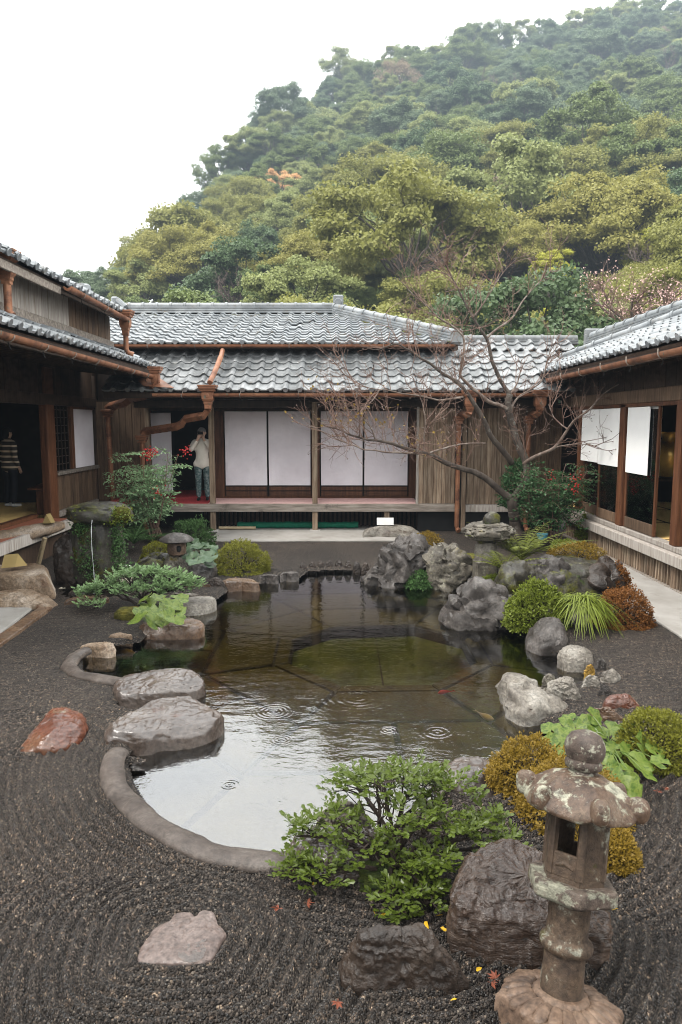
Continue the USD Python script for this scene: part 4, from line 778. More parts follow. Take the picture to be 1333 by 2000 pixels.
# ---------------------------------------------------------------- stones
def rock(poly_px, h, mat_='rock_grey', seed=0, rough=.03, n=72, z0=-.01, p=2.4, ridged=.5, freq=3., lean=0., top=.9, base=.14, cuts=9, ftop=False):
    """A stone seen with the outline poly_px: its near edge stands at z0, its far edge shows at the stone's height; a domed body over that footprint."""
    q = closed(poly_px, n); t = (q[:, 1].max() - q[:, 1]) / (q[:, 1].max() - q[:, 1].min())
    out = np.array([G(x, y, z0 + h * top * k ** .7) for (x, y), k in zip(q, t)]); out[:, 2] = z0
    c = out.mean(0); size = np.linalg.norm(out - c, axis=1).mean()
    th = np.r_[np.linspace(0, .5, 8), np.linspace(.6, np.pi / 2 - .04, 17)]
    rings = [(1 - .06, -base), (1 - .01, -base * .4)] + [(math.cos(a) ** (2 / p), h * math.sin(a) ** (2 / p)) for a in th]
    v = np.array([c + (out - c) * s + [0, -lean * max(z, 0), z] for s, z in rings]); m = len(rings)
    allv = np.vstack([v.reshape(-1, 3), c[None] + [0, -lean * h, h]])
    i, j = np.meshgrid(np.arange(m - 1), np.arange(n), indexing='ij'); k = (j + 1) % n
    f = tri(np.stack([i * n + j, i * n + k, (i + 1) * n + k, (i + 1) * n + j], -1).reshape(-1, 4))
    jj = np.arange(n); f = np.vstack([f, np.stack([np.full(n, m * n), (m - 1) * n + jj, (m - 1) * n + (jj + 1) % n], 1)])
    if Polygon(out[:, :2]).exterior.is_ccw is False: f = f[:, ::-1]
    import trimesh
    v, f = trimesh.remesh.subdivide(allv, f)
    rg = np.random.default_rng(seed + 100); cc = c + [0, 0, h * .3]; ext = v - cc
    for k_ in range(cuts):                                                    # broken faces
        a_ = rg.uniform(0, 6.28); el_ = rg.uniform(.1, 1.1); pn = np.array([math.cos(a_) * math.cos(el_), math.sin(a_) * math.cos(el_), math.sin(el_)]) * [1, 1, max(.3, min(1.5, 1.2 * size / max(h, .02) * .6))]; pn = unit(pn)
        pr = (v - cc) @ pn; lim = pr.max() * rg.uniform(.74, .93); over = np.maximum(pr - lim, 0); v = v - pn * over[:, None] * .9
    if ftop:
        pn = unit(np.array([rg.normal(0, .03), rg.normal(-.02, .03), 1.]) if ftop is True else np.array([*ftop, 1.])); pr = (v - c) @ pn; v = v - pn * np.maximum(pr - h * (.8 if ftop is True else .62), 0)[:, None] * .88
    nn = trimesh.Trimesh(v, f, process=False).vertex_normals
    w = v / size * freq * .5 + seed * 7.3
    a = fbm(w, 4, seed) - .5; b = 1 - np.abs(2 * fbm(w * 1.7 + 9, 3, seed + 5) - 1) - .6
    cell = noise(np.floor(v / size * 3.2 + fbm(w, 2, seed + 3)[:, None] * 1.5), seed) - .5
    fine = .5 - np.abs(2 * fbm(w * 3.1 + 4, 3, seed + 9) - 1)
    d = rough * 1.35 * (.5 * fine + a * 2 * (1 - ridged) + b * 1.3 * ridged + cell * .3)
    return v + nn * d[:, None], f
def crag(poly_px, depth=.3, seed=0, rough=.05,  z0=-.15, push=.12, sub=.035, mid=None):
    """An upright broken rock: a hull through its outline, a smaller face towards the viewer and a back, then relief."""
    import trimesh
    q = np.array(poly_px, float); Y0 = G(q[:, 0].mean(), q[:, 1].max(), max(z0, -.1))[1] + push; rg = np.random.default_rng(seed + 7)
    S = np.array([A(x, y, Y0) for x, y in q]); c = S.mean(0); lo = S[:, 2].min()
    F = c + (S - c) * rg.uniform(.5, .8, (len(S), 1)) + np.array([0, -depth * .55, -.12 * (S[:, 2].max() - lo)]); B = c + (S - c) * rg.uniform(.75, .95, (len(S), 1)) + np.array([0, depth, 0])
    foot = S.copy(); foot[:, 2] = z0 - .05; foot = (foot.mean(0) + (foot - foot.mean(0)) * .97)
    low = foot[np.argsort(S[:, 2])[:max(3, len(S) // 2)]]
    pts = np.vstack([S, F, B, low, low + [0, -depth * .3, 0], low + [0, depth, 0]])
    me_ = m3.Manifold.hull_points(pts.astype(np.float64)).refine_to_length(sub).to_mesh(); t = trimesh.Trimesh(me_.vert_properties[:, :3], me_.tri_verts, process=True)
    trimesh.smoothing.filter_taubin(t, .5, -.52, 3); v, f = np.array(t.vertices), np.array(t.faces); nn = t.vertex_normals
    w = v * 2.4 + seed * 3.7; a = fbm(w, 5, seed) - .5; b = .5 - np.abs(2 * fbm(w * 1.3 * [1, 1, .6] + 9, 4, seed + 5) - 1); e = np.abs(2 * fbm(w * 4, 3, seed + 8) - 1)
    return v + nn * (rough * 2.1 * (1.4 * a + 1.5 * b - .8 * e + .9 * (noise(np.floor(v * 5 + 1.5 * fbm(v * 3, 2, seed)[:, None]), seed) - .5)))[:, None], f
ROCKS, PRIM = {}, {}
def stone(key, poly, h, label, mat_='rock_grey', name='rock', catg='rock', group=None, **kw):
    m = crag(poly, seed=len(ROCKS) + 3, **{k: v for k, v in kw.items() if k in ('rough', 'z0', 'depth', 'sub', 'push')}) if key in CRAGS else rock(poly, h, mat_=mat_, seed=len(ROCKS) + 3, **kw); ROCKS[key] = m
    PRIM[key] = put(name, m, mat_, smooth=38); return lab(PRIM[key], label, catg, group)
CRAGS = {'r1', 'r2', 'r3', 'm1', 'm2', 'm3', 'm4', 'm5', 'm6', 'm7', 'm8', 'r5', 'r16', 'r17', 'r7'}
PG = 'stones round the pond edge'
flat = dict(p=5., z0=-.11, cuts=2, ftop=True)
stone('s1', [(220,1350),(235,1325),(262,1308),(310,1305),(365,1302),(395,1316),(402,1336),(375,1352),(330,1360),(290,1382),(262,1388),(225,1374)], 0.19, 'broad flat wet stone with a rust stain, farther of two on the pond\'s left edge', 'rock_wet', 'stepping_stone', group=PG, rough=.022, **flat)
stone('s2', [(203,1450),(222,1425),(262,1395),(300,1368),(345,1355),(392,1355),(425,1375),(440,1393),(425,1415),(395,1438),(345,1452),(305,1455),(295,1472),(240,1480),(206,1470)], 0.21, 'large flat grey wet stone at the top end of the curved pond rim', 'rock_wet', 'stepping_stone', group=PG, rough=.022, **flat)
stone('s3', [(38,1450),(52,1418),(85,1388),(115,1372),(150,1370),(170,1390),(166,1425),(140,1448),(105,1466),(72,1477),(45,1468)], .13, 'rust red stone standing alone in the gravel left of the pond', 'rock_rust', 'rock', rough=.02, lean=0.00)
stone('s4', [(266,1868),(285,1835),(300,1808),(335,1795),(340,1780),(372,1778),(380,1792),(398,1774),(418,1778),(424,1800),(445,1822),(428,1842),(418,1876),(385,1890),(330,1884),(280,1888)], .022, 'flat pinkish grey stone sunk in the raked gravel at the bottom left', 'flat_pale', 'stepping_stone', p=3., z0=0., cuts=0, rough=.009, lean=0.00, ridged=.3, freq=4)
_p4 = ROCKS['s4'][0]; _pz = np.percentile(_p4[:, 2], 72)
put('puddle', sheet(Polygon([G(x, y, .03)[:2] for x, y in closed([(345,1872),(352,1840),(366,1812),(380,1800),(398,1806),(405,1830),(402,1862),(385,1880)], 30)]), _pz), 'puddle_water', PRIM['s4'])
stone('s5', [(268,1228),(298,1206),(360,1200),(396,1214),(402,1230),(380,1246),(330,1244),(282,1254)], 0.17, 'flat brown stone below the round leaved plant at the pond\'s left corner', 'rock_brown', 'stepping_stone', group=PG, rough=.018, **flat)
stone('s6', [(153,1272),(168,1254),(195,1250),(224,1258),(226,1270),(200,1284),(168,1286)], 0.16, 'small tan edging stone where the left coping begins', 'rock_tan', group=PG, rough=.012, **flat)
stone('s6b', [(205,1250),(225,1240),(252,1238),(262,1250),(232,1260)], 0.16, 'small pale edging stone left of the flat brown corner stone', 'rock_tan', group=PG, rough=.01, **flat)
stone('s7', [(324,1185),(345,1172),(380,1160),(420,1162),(425,1176),(398,1194),(352,1206),(338,1200)], 0.18, 'angular pale slab stepping into the pond right of the round leaved plant', 'rock_pale', 'stepping_stone', group=PG, rough=.012, **flat)
stone('s8', [(320,1172),(350,1155),(398,1157),(380,1168),(345,1184)], 0.20, 'flat stone tucked behind the angular pale slab', 'rock_pale', 'stepping_stone', group=PG, rough=.01, **flat)
stone('s9', [(355,1152),(372,1139),(408,1140),(420,1153),(388,1160)], 0.18, 'brown flat stone below the rock under the little lantern', 'rock_brown', 'stepping_stone', group=PG, rough=.01, **flat)
stone('s10', [(430,1142),(452,1126),(494,1128),(516,1140),(502,1152),(470,1157),(436,1150)], 0.18, 'flat brown stone at the water below the round golden azalea', 'rock_brown', 'stepping_stone', group=PG, rough=.012, **flat)
for i, (p, l) in enumerate((([(502,1136),(515,1122),(540,1119),(546,1132),(520,1142)], 'small grey stone right of the golden azalea'), ([(545,1134),(552,1118),(580,1113),(586,1126),(562,1138)], 'small pale stone where the far pond edge turns'))):
    stone(f's11{i}', p, .17, l + ' on the far pond rim', 'rock_grey', group=PG, rough=.012, **flat)
for i in range(8):
    x = 592 + i * 17.5; y = 1112 - 5 * math.sin(i / 7 * 3.14)
    stone(f'fr{i}', [(x - 9, y - 1), (x - 4, y - 9), (x + 5, y - 9), (x + 9, y - 1), (x + 5, y + 5), (x - 6, y + 5)], .17, 'small dark edging stone in the low arc closing the far end of the pond', 'rock_dark', 'edging_stone', 'edging stone', 'edging stones along the far end of the pond', z0=-.1, rough=.012, n=36)
stone('l1', [(125,1186),(140,1168),(175,1158),(205,1160),(218,1174),(200,1188),(160,1196),(130,1196)], 0.20, 'brown flat stone with a sprig on it beside the dark pool', 'rock_brown', 'stepping_stone', rough=.014, **flat)
stone('l2', [(132,1170),(140,1158),(160,1157),(170,1166),(150,1174)], 0.18, 'small dark stone between pool and brown flat stone', 'rock_dark', rough=.01, **flat)
# big stepping stones below the wing on the left
stone('w1', [(-70,1190),(-40,1160),(30,1148),(90,1146),(130,1162),(132,1178),(100,1190),(20,1192)], .16, 'long tan boulder lying low at the left edge, lower of two', 'rock_tan', 'stepping_stone', rough=.035, lean=0.10)
stone('w2', [(-80,1150),(-60,1110),(10,1102),(70,1098),(104,1104),(114,1124),(108,1146),(60,1156),(-20,1160)], .3, 'big pale tan step stone under the open room with a wooden block on it', 'rock_tan', 'stepping_stone', rough=.025, z0=.08, p=4., cuts=1, ftop=True)
# stones on the right side
stone('r1', [(724,1120),(740,1100),(775,1078),(805,1058),(832,1057),(838,1075),(828,1100),(805,1128),(768,1145),(732,1142)], .62, 'long slanting grey rock rising from the water at the far right of the pond', 'rock_grey', group=PG, rough=.07, base=.14, lean=0.24, ridged=.7, freq=4)
stone('r2', [(838,1100),(845,1078),(868,1068),(900,1085),(915,1110),(920,1138),(905,1152),(870,1148),(845,1130)], .5, 'lichen blotched boulder right of the slanting grey rock', 'rock_lichen', group=PG, rough=.06, base=.14, lean=0.24)
stone('r3', [(876,1205),(892,1178),(915,1152),(950,1143),(985,1148),(1000,1175),(1002,1215),(965,1226),(920,1222),(890,1215)], .46, 'craggy grey rock at the water left of the lime green shrub', 'rock_grey', group=PG, rough=.06, base=.14, lean=0.21, ridged=.7, freq=4)
mound = [('m1', [(970,1150),(985,1122),(1015,1105),(1040,1120),(1052,1150),(1030,1172),(990,1168)], .5, 'mossy brown rock of the planted mound behind the craggy water rock', 'rock_moss'),
 ('m2', [(1030,1145),(1040,1112),(1065,1095),(1098,1102),(1106,1130),(1090,1152),(1050,1160)], .6, 'grey purple rock in the middle of the planted mound', 'rock_grey'),
 ('m3', [(1088,1106),(1098,1086),(1122,1082),(1136,1098),(1130,1114),(1100,1118)], .66, 'pale rounded rock at the top of the planted mound', 'rock_pale'),
 ('m4', [(1130,1104),(1140,1086),(1160,1084),(1168,1100),(1155,1114),(1136,1114)], .62, 'small dark rock right of the pale rounded mound top', 'rock_dark'),
 ('m5', [(1088,1146),(1098,1116),(1130,1110),(1142,1130),(1130,1152),(1102,1156)], .45, 'brown split rock below the pale mound top', 'rock_brown'),
 ('m6', [(1140,1150),(1150,1118),(1172,1108),(1186,1128),(1182,1152),(1160,1160)], .45, 'blue black rock above the rust coloured azalea', 'rock_dark'),
 ('m7', [(1176,1150),(1182,1120),(1196,1098),(1208,1108),(1212,1140),(1200,1158)], .52, 'upright dark stone at the right end of the planted mound', 'rock_dark'),
 ('m8', [(1150,1112),(1160,1098),(1185,1100),(1192,1114),(1175,1124)], .56, 'flat brown stone set between the dark mound rocks', 'rock_brown')]
for k, p, h, l, m_ in mound: stone(k, p, h, l, m_, z0=.1, rough=.045, base=.14, lean=0.21, group='rocks of the planted mound')
stone('md', [(955,1175),(985,1130),(1020,1100),(1090,1070),(1160,1062),(1200,1080),(1225,1120),(1215,1160),(1130,1180),(1030,1190)], .42, 'mossy earth mound under the rocks, fern and bare tree', 'rock_moss', 'earth_mound', 'mound', rough=.08, base=.14, lean=0.00)
stone('r5', [(1038,1262),(1050,1238),(1075,1222),(1095,1218),(1104,1232),(1092,1256),(1078,1278),(1052,1276)], .2, 'pointed grey stone left of the arching grass clump', 'rock_grey', group=PG, rough=.02, base=.14, lean=0.17)
stone('r6', [(1086,1272),(1098,1256),(1130,1258),(1162,1272),(1172,1286),(1150,1298),(1112,1290)], .12, 'low pale stone under the arching grass clump', 'rock_pale', group=PG, rough=.015, base=.14)
stone('r7', [(992,1372),(1000,1348),(1022,1342),(1060,1356),(1098,1376),(1100,1384),(1066,1396),(1040,1408),(1005,1412),(993,1400)], .36, 'angular white grey boulder at the pond\'s right edge', 'rock_pale', group=PG, z0=-.1, rough=.04, base=.14, lean=0.10, ridged=.2)
stone('r8', [(1052,1350),(1068,1330),(1100,1320),(1134,1330),(1136,1350),(1120,1366),(1080,1366)], .16, 'rounded pale stone just behind the angular white boulder', 'rock_pale', group=PG, rough=.025, base=.14)
stone('r8b', [(1054,1342),(1070,1326),(1096,1322),(1090,1338),(1064,1352)], .17, 'narrow stone wedged left of the rounded pale one', 'rock_lichen', group=PG, rough=.015, base=.14)
small = [([(1135,1336),(1142,1322),(1162,1318),(1176,1328),(1170,1341),(1145,1343)], 'rock_pale', 'pale rounded stone beside the yellow pebble'), ([(1170,1328),(1182,1308),(1208,1302),(1215,1314),(1198,1332),(1178,1336)], 'rock_pale', 'oblong pale stone at the right end of the pond edge'),
 ([(1164,1308),(1168,1288),(1180,1284),(1186,1300),(1176,1310)], 'rock_grey', 'small upright light stone above the yellow pebble'), ([(1140,1314),(1148,1302),(1164,1300),(1168,1312),(1152,1319)], 'rock_yellow', 'ochre yellow pebble at the water\'s edge'),
 ([(1164,1350),(1172,1340),(1192,1340),(1202,1350),(1188,1358),(1170,1358)], 'rock_grey', 'small blue grey pebble in the gravel right of the white boulder'), ([(1176,1372),(1186,1356),(1215,1350),(1246,1360),(1254,1374),(1236,1386),(1196,1384)], 'rock_rust', 'smooth reddish stone lying in the gravel on the right'),
 ([(1138,1396),(1160,1384),(1205,1382),(1226,1390),(1205,1404),(1160,1410)], 'rock_brown', 'long brown stone behind the large leaved plant'), ([(1096,1420),(1110,1404),(1150,1402),(1165,1416),(1140,1428)], 'rock_brown', 'brown stone between white boulder and large leaved plant')]
for i, (p, m_, l) in enumerate(small): stone(f'sm{i}', p, .1, l, m_, rough=.012, base=.14, n=40, group=PG)
stone('r10', [(842,1505),(868,1482),(915,1465),(960,1464),(992,1478),(1002,1500),(1000,1540),(960,1560),(900,1560),(855,1540)], .14, 'smooth purple brown stone by the water behind the clipped shrub', 'rock_wet', z0=-.1, rough=.022, base=.14, lean=0.07, group=PG)
stone('r11', [(557,1652),(565,1632),(600,1605),(650,1588),(705,1585),(748,1596),(760,1650),(750,1720),(700,1732),(650,1715),(600,1690),(566,1672)], .17, 'broad grey rock at the end of the coping under the clipped shrub', 'rock_wet', rough=.035, base=.14, lean=0.05)
stone('r11b', [(600,1612),(640,1588),(690,1570),(740,1585),(745,1620),(700,1640),(640,1640)], .26, 'pale rounded rock showing through the left of the clipped shrub', 'rock_pale', rough=.02, base=.14)
stone('r12', [(880,1790),(888,1715),(915,1660),(965,1630),(1035,1625),(1085,1655),(1130,1705),(1175,1770),(1192,1830),(1185,1868),(1150,1890),(1070,1882),(985,1855),(920,1822)], .36, 'huge dark wet boulder with a bark like surface behind the stone lantern', 'rock_bark', rough=.03, base=.14, p=4.2, cuts=2, ftop=(.1, -.28), n=120, freq=6.)
stone('r13', [(643,1872),(655,1832),(690,1798),(745,1785),(810,1792),(870,1815),(918,1850),(925,1880),(890,1925),(830,1938),(760,1915),(690,1898),(655,1890)], .25, 'low dark brown boulder in the gravel at the bottom centre', 'rock_dark', rough=.03, base=.14, lean=0.10, n=96)
stone('r14', [(698,1040),(702,1028),(740,1022),(800,1024),(832,1032),(828,1044),(790,1050),(735,1053),(705,1050)], .24, 'flat topped stone step below the far veranda with a white card on it', 'rock_pale', 'stone_step', 'stone step', rough=.012, base=.14)
stone('r15', [(316,1116),(322,1096),(345,1088),(370,1092),(374,1108),(350,1122),(325,1122)], .36, 'lichen covered flat rock carrying the little mushroom lantern', 'rock_lichen', rough=.02, base=.14)
stone('r16', [(360,1134),(368,1114),(390,1106),(416,1110),(420,1128),(400,1140),(372,1142)], .28, 'grey white rock left of the golden azalea', 'rock_grey', rough=.03, base=.14)
stone('r17', [(268,1128),(275,1100),(300,1088),(325,1094),(330,1125),(300,1140)], .32, 'mossy dark rock between waterfall pool and little lantern', 'rock_moss', rough=.04, base=.14)
stone('r18', [(404,1142),(415,1126),(438,1128),(440,1140),(420,1148)], .12, 'small dark rock tucked left of the flat brown waterside stone', 'rock_dark', rough=.015, base=.14)
# waterfall stone: a dark column with a basin slab on top
def lump(c, r, seed, rough=.1, freq=2., sub=4):
    import trimesh
    m = trimesh.creation.icosphere(sub, 1.); v = np.array(m.vertices); w = v * freq + seed * 5.1
    sq = np.sign(v) * np.abs(v) ** .75
    v = unit(sq) * .35 + sq * .65
    d = 1 + rough * (2.2 * (fbm(w, 4, seed) - .5) + .9 * (.5 - np.abs(2 * fbm(w * 2, 3, seed + 2) - 1)))
    return v * d[:, None] * np.asarray(r) + np.asarray(c), np.array(m.faces)
wf = thing('waterfall_stone', 'tall dark mossy stone with a spout slab on top pouring a thin thread of water', 'waterfall')
wb, wt = G(205, 1150, -.05), None
WY = wb[1] + .15
def at(px, py, Y=WY): return A(px, py, Y)
s_px = (at(245, 1100)[0] - at(130, 1100)[0])
put('column', lump(at(190, 1075), (.36, .3, .56), 31, .16, 1.7), 'rock_moss', wf, smooth=40)
put('side_stone', lump(at(138, 1095), (.2, .26, .38), 32, .18, 1.8), 'rock_dark', wf, smooth=40)
put('spout_slab', cat(lump(at(196, 1003), (.42, .36, .16), 33, .14, 1.6), lump(at(160, 1000), (.18, .2, .11), 35, .12, 1.6)), 'rock_moss', wf, smooth=40)
wtop, wbot = at(181, 1010, WY - .36), at(184, 1138, WY - .36)
thread = curve([wtop + [0, .1, .02], wtop, [wbot[0], wtop[1] - .03, (wtop[2] + wbot[2]) / 2], [wbot[0], wtop[1] - .03, -.07]], 18)
M('white_water', [(.6, .62, .63), (.75, .77, .78)], 30, rough=.15)
put('water_thread', tube(thread, np.linspace(.007, .004, 18) * (1 + .3 * np.sin(np.arange(18) * 1.7)), 6), 'white_water', wf, smooth=True)
mo = []
for (px, py, n, sx_, sz) in ((163, 1030, 500, .13, .12), (172, 1090, 900, .14, .24), (232, 1060, 700, .1, .3), (238, 1005, 500, .12, .1), (215, 1018, 200, .2, .04), (160, 1000, 150, .1, .05), (240, 1110, 300, .14, .12)):
    c = at(px, py, WY - .26); P = c + rng.normal(size=(n, 3)) * [sx_ * .55, .05, sz * .55]; mo.append(leafs(P, np.tile([0, -.8, -.5], (n, 1)), .035, LEAFW, .6))
put('moss_tufts', cat(*mo[:3], mo[6]), 'leaf_fern_dark', wf); put('moss_tufts', cat(*mo[3:6]), 'leaf_lime', wf)
put('moss_cushion', lump(at(238, 1004, WY - .2), (.12, .12, .1), 34, .1), 'moss', wf, smooth=True)

def worn(m, amt=.004, fr=30, seed=0):
    v, f = m; import trimesh
    nn = trimesh.Trimesh(v, f, process=False).vertex_normals
    return v + nn * ((fbm(v * fr, 3, seed) - .5) * 2 * amt)[:, None], f
# coping of the pond: a rounded concrete lip
def coping(px, r, label):
    p = curve([G(x, y, .02) for x, y in px], 60); p += (fbm(p * 3, 3, 3)[:, None] - .5) * .05; p[:, 2] = .008 + .012 * (noise(p * 4, 3) - .5)
    v, f = tube(p, np.full(60, r) * (1 + .3 * (fbm(p * 5, 3, 2) - .5)), 18, flat=.6); v, f = worn((v, f), .008, 14)
    lab(put('coping', (v, f), 'coping', smooth=True), label, 'coping')
coping([(232,1468),(222,1500),(232,1540),(262,1582),(310,1622),(370,1652),(435,1674),(500,1682),(575,1676)], .078, 'curved smooth concrete lip sweeping round the near left bay of the pond')
coping([(236,1333),(190,1324),(150,1314),(134,1300),(142,1283),(168,1270)], .07, 'small hooked concrete lip round the left inlet of the pond')

# ---------------------------------------------------------------- stone lantern at the lower right
SL = thing('stone_lantern', 'tall weathered stone lantern with lichen on its hexagonal curled roof at the lower right', 'stone lantern')
LB = G(1092, 1985, 0); LT = A(1146, 1432, 2.78)
axis = unit(LT - LB); Lh = np.linalg.norm(LT - LB)
lx = unit(np.cross([0, 1., 0], axis)); ly = np.cross(axis, lx)
def lantern_space(v, rot=0.):
    c, s = math.cos(rot), math.sin(rot); v = np.asarray(v, float)
    x, y = v[:, 0] * c - v[:, 1] * s, v[:, 0] * s + v[:, 1] * c
    return LB + x[:, None] * lx + y[:, None] * ly + v[:, 2:] * axis
def lpart(name, m, mat_, rot=0., amt=.004, smooth=35, parent=None, seed=0):
    v, f = worn(m, amt, 28, seed); return put(name, (lantern_space(v, rot), f), mat_, parent or SL, smooth=smooth)
def hexring(prof, n=6, seg=10, curl=None):
    """a six-sided body from (radius, height) rings, its sides kept straight"""
    a = np.arange(n * seg) * 2 * np.pi / (n * seg); rr = np.cos(np.pi / n) / np.cos((a % (2 * np.pi / n)) - np.pi / n); corner = (np.cos(n * a) + 1) / 2
    v = []
    for r, z, *c in prof:
        up = c[0] if c else 0
        v.append(np.stack([r * rr * np.cos(a), r * rr * np.sin(a), z + up * corner ** 3], 1))
    m, k = len(prof), n * seg; v = np.vstack(v); i, j = np.meshgrid(np.arange(m - 1), np.arange(k), indexing='ij'); kk = (j + 1) % k
    return v, tri(np.stack([i * k + j, i * k + kk, (i + 1) * k + kk, (i + 1) * k + j], -1).reshape(-1, 4))
def disc_cap(prof, closed_=True): return [(0.0005, prof[0][1])] + list(prof) + [(0.0005, prof[-1][1])]
sc = Lh / 1.20
P_ = lambda prof: [(r * sc, z * sc, *[q * sc for q in c]) for r, z, *c in prof]
hrot = math.radians(-92); brot = math.radians(-99)
lpart('base', hexring(P_([(.001, -.14), (.275, -.14), (.275, .045), (.265, .062), (.24, .066), (.001, .066)])), 'lantern_base_stone', hrot + .5, .006)
for k in range(22):                                              # lotus petals round the foot
    a = k * 2 * math.pi / 22; ca, sa = math.cos(a), math.sin(a)
    m = lump((0, 0, 0), (.068 * sc, .031 * sc, .024 * sc), 3, .05, 1., 2); v = m[0]
    v = v @ np.array([[.95, 0, -.3], [0, 1, 0], [.3, 0, .95]]); v = v + [.185 * sc, 0, .066 * sc]
    lpart('petal', (np.column_stack([v[:, 0] * ca - v[:, 1] * sa, v[:, 0] * sa + v[:, 1] * ca, v[:, 2]]), m[1]), 'lantern_base_stone', 0, .002, True)
lpart('foot_ring', lathe(P_([(.001, .06), (.142, .06), (.144, .078), (.132, .088), (.122, .086), (.112, .1), (.098, .106), (.001, .106)]), 44), 'lantern_base_stone', 0, .003)
lpart('shaft', lathe(P_([(.088, .09), (.09, .1), (.09, .15), (.088, .22), (.089, .27), (.103, .277), (.112, .29), (.114, .305), (.109, .322), (.094, .332), (.088, .342), (.088, .40), (.09, .46), (.09, .50)]), 44), 'lantern_stone', 0, .004)
lpart('platform', hexring(P_([(.09, .475), (.105, .48), (.16, .495), (.192, .512), (.2, .522), (.2, .566), (.195, .575), (.17, .579), (.001, .579)])), 'lantern_lichen_stone', brot, .006)
fb = empty('fire_box', SL)
hr, z0_, z1_ = .138 * sc, .577 * sc, .868 * sc
hexv = [np.array([hr * math.cos(k * math.pi / 3), hr * math.sin(k * math.pi / 3)]) for k in range(6)]
lpart('floor', hexring([(.001, z0_), (hr * 1.0, z0_), (hr * 1.0, z0_ + .022), (.001, z0_ + .022)]), 'lantern_stone', brot, .001, parent=fb)
lpart('top', hexring([(.001, z1_ - .018), (hr, z1_ - .018), (hr, z1_ + .01), (.001, z1_ + .01)]), 'lantern_stone', brot, .001, parent=fb)
for k in range(6):
    a, b = hexv[k], hexv[(k + 1) % 6]; inn = lambda p, t=.022: p * (1 - t / np.linalg.norm(p))
    ca_ = [inn(a, .012), inn(b, .012)]
    lpart('corner_post', beam([*inn(a, .014), z0_ + .02], [*inn(a, .014), z1_ - .015], .03, .03, up=(a[0], a[1], 0), bev=.005), 'lantern_stone', brot, .0015, parent=fb)
    if k in (5, 2):
        lpart('sill', beam([*ca_[0], z0_ + .065], [*ca_[1], z0_ + .065], .02, .09, bev=.004), 'lantern_stone', brot, .002, parent=fb)
        mid_ = (ca_[0] + ca_[1]) / 2 * 1.06; tt_ = unit(b - a)
        lpart('carved_scroll', tube([[*(mid_ - tt_ * .035), z0_ + .06], [*mid_, z0_ + .075], [*(mid_ + tt_ * .035), z0_ + .06]], [.008, .013, .008], 8), 'lantern_stone', brot, .001, True, parent=fb)
    else: lpart('panel', beam([*ca_[0], (z0_ + z1_) / 2], [*ca_[1], (z0_ + z1_) / 2], .018, z1_ - z0_ - .03, bev=.003), 'lantern_stone', brot, .002, parent=fb)
roof_prof = [(.001, .868), (.15, .864), (.225, .858, .018), (.252, .86, .026), (.264, .868, .028), (.264, .882, .026), (.25, .908, .017), (.228, .937, .009), (.2, .966, .003), (.165, .992, .0), (.128, 1.012, 0), (.09, 1.024), (.06, 1.028), (.001, 1.03)]
rfv, rff = hexring(P_(roof_prof), seg=16)
ang = np.arctan2(rfv[:, 1], rfv[:, 0]); rad = np.hypot(rfv[:, 0], rfv[:, 1])
rfv[:, 2] += .003 * np.clip(np.cos(6 * ang) - .6, 0, 1) * 2.5 * ((rad > .09 * sc) & (rfv[:, 2] > .89 * sc))       # ribs to each corner
rl_ = lpart('roof', (rfv, rff), 'lantern_roof_stone', hrot, .007)
for k in range(6):
    a = k * math.pi / 3; ca, sa = math.cos(a), math.sin(a)
    v, f = cat(lump((.243 * sc, 0, .926 * sc), (.046 * sc, .036 * sc, .054 * sc), 40 + k, .07, 1.6, 3), lump((.205 * sc, 0, .948 * sc), (.05 * sc, .02 * sc, .02 * sc), 47 + k, .05, 1.4, 3))
    lpart('scroll', (np.column_stack([v[:, 0] * ca - v[:, 1] * sa, v[:, 0] * sa + v[:, 1] * ca, v[:, 2]]), f), 'lantern_roof_stone', hrot, .004, 45, rl_, k)
lpart('finial', lathe(P_([(.001, 1.015), (.066, 1.015), (.062, 1.03), (.056, 1.036), (.075, 1.047), (.083, 1.062), (.08, 1.078), (.072, 1.084), (.08, 1.095), (.088, 1.12), (.089, 1.145), (.082, 1.17), (.064, 1.195), (.042, 1.206), (.02, 1.213), (.001, 1.215)]), 40), 'lantern_lichen_stone', 0, .004, 50)

# little mushroom lantern, stacked pagoda
ml = thing('mushroom_lantern', 'little squat stone lantern with a mushroom cap on a flat rock', 'stone lantern')
mc = ROCKS['r15'][0]; mcx = A(346, 1090, mc[:, 1].mean()); zt = mc[np.hypot(mc[:, 0] - mcx[0], mc[:, 1] - mcx[1]) < .12][:, 2].max() - .015; mcx = np.array([mcx[0], mc[:, 1].mean(), zt])
import trimesh
body = worn(lathe([(.001, 0), (.11, 0), (.135, .03), (.14, .1), (.13, .18), (.11, .21), (.05, .21), (.045, .05), (.001, .05)], 28, mcx), .006, 20)
put('body', body, 'lantern_base_stone', ml, smooth=50)
put('fire_opening', lump(mcx + [.055, -.115, .11], (.035, .03, .05), 3, .03, 1, 3), 'black', ml, smooth=True)
put('cap', worn(lathe([(.001, .19), (.12, .195), (.22, .205), (.255, .22), (.25, .24), (.2, .275), (.13, .31), (.06, .33), (.001, .335)], 32, mcx), .012, 9), 'rock_grey', ml, smooth=50)
pg = thing('stone_pagoda', 'mossy stacked stone ornament with a broad rough roof under the bare tree', 'stone ornament')
gb = G(948, 1132, .12); gy = gb[1]; pz = lambda py: A(948, py, gy)[2]; gx = gb[0]
put('plinth', worn(box((gx - .16, gy - .15, pz(1135)), (gx + .16, gy + .15, pz(1092)), .03), .01, 12), 'rock_lichen', pg, smooth=35)
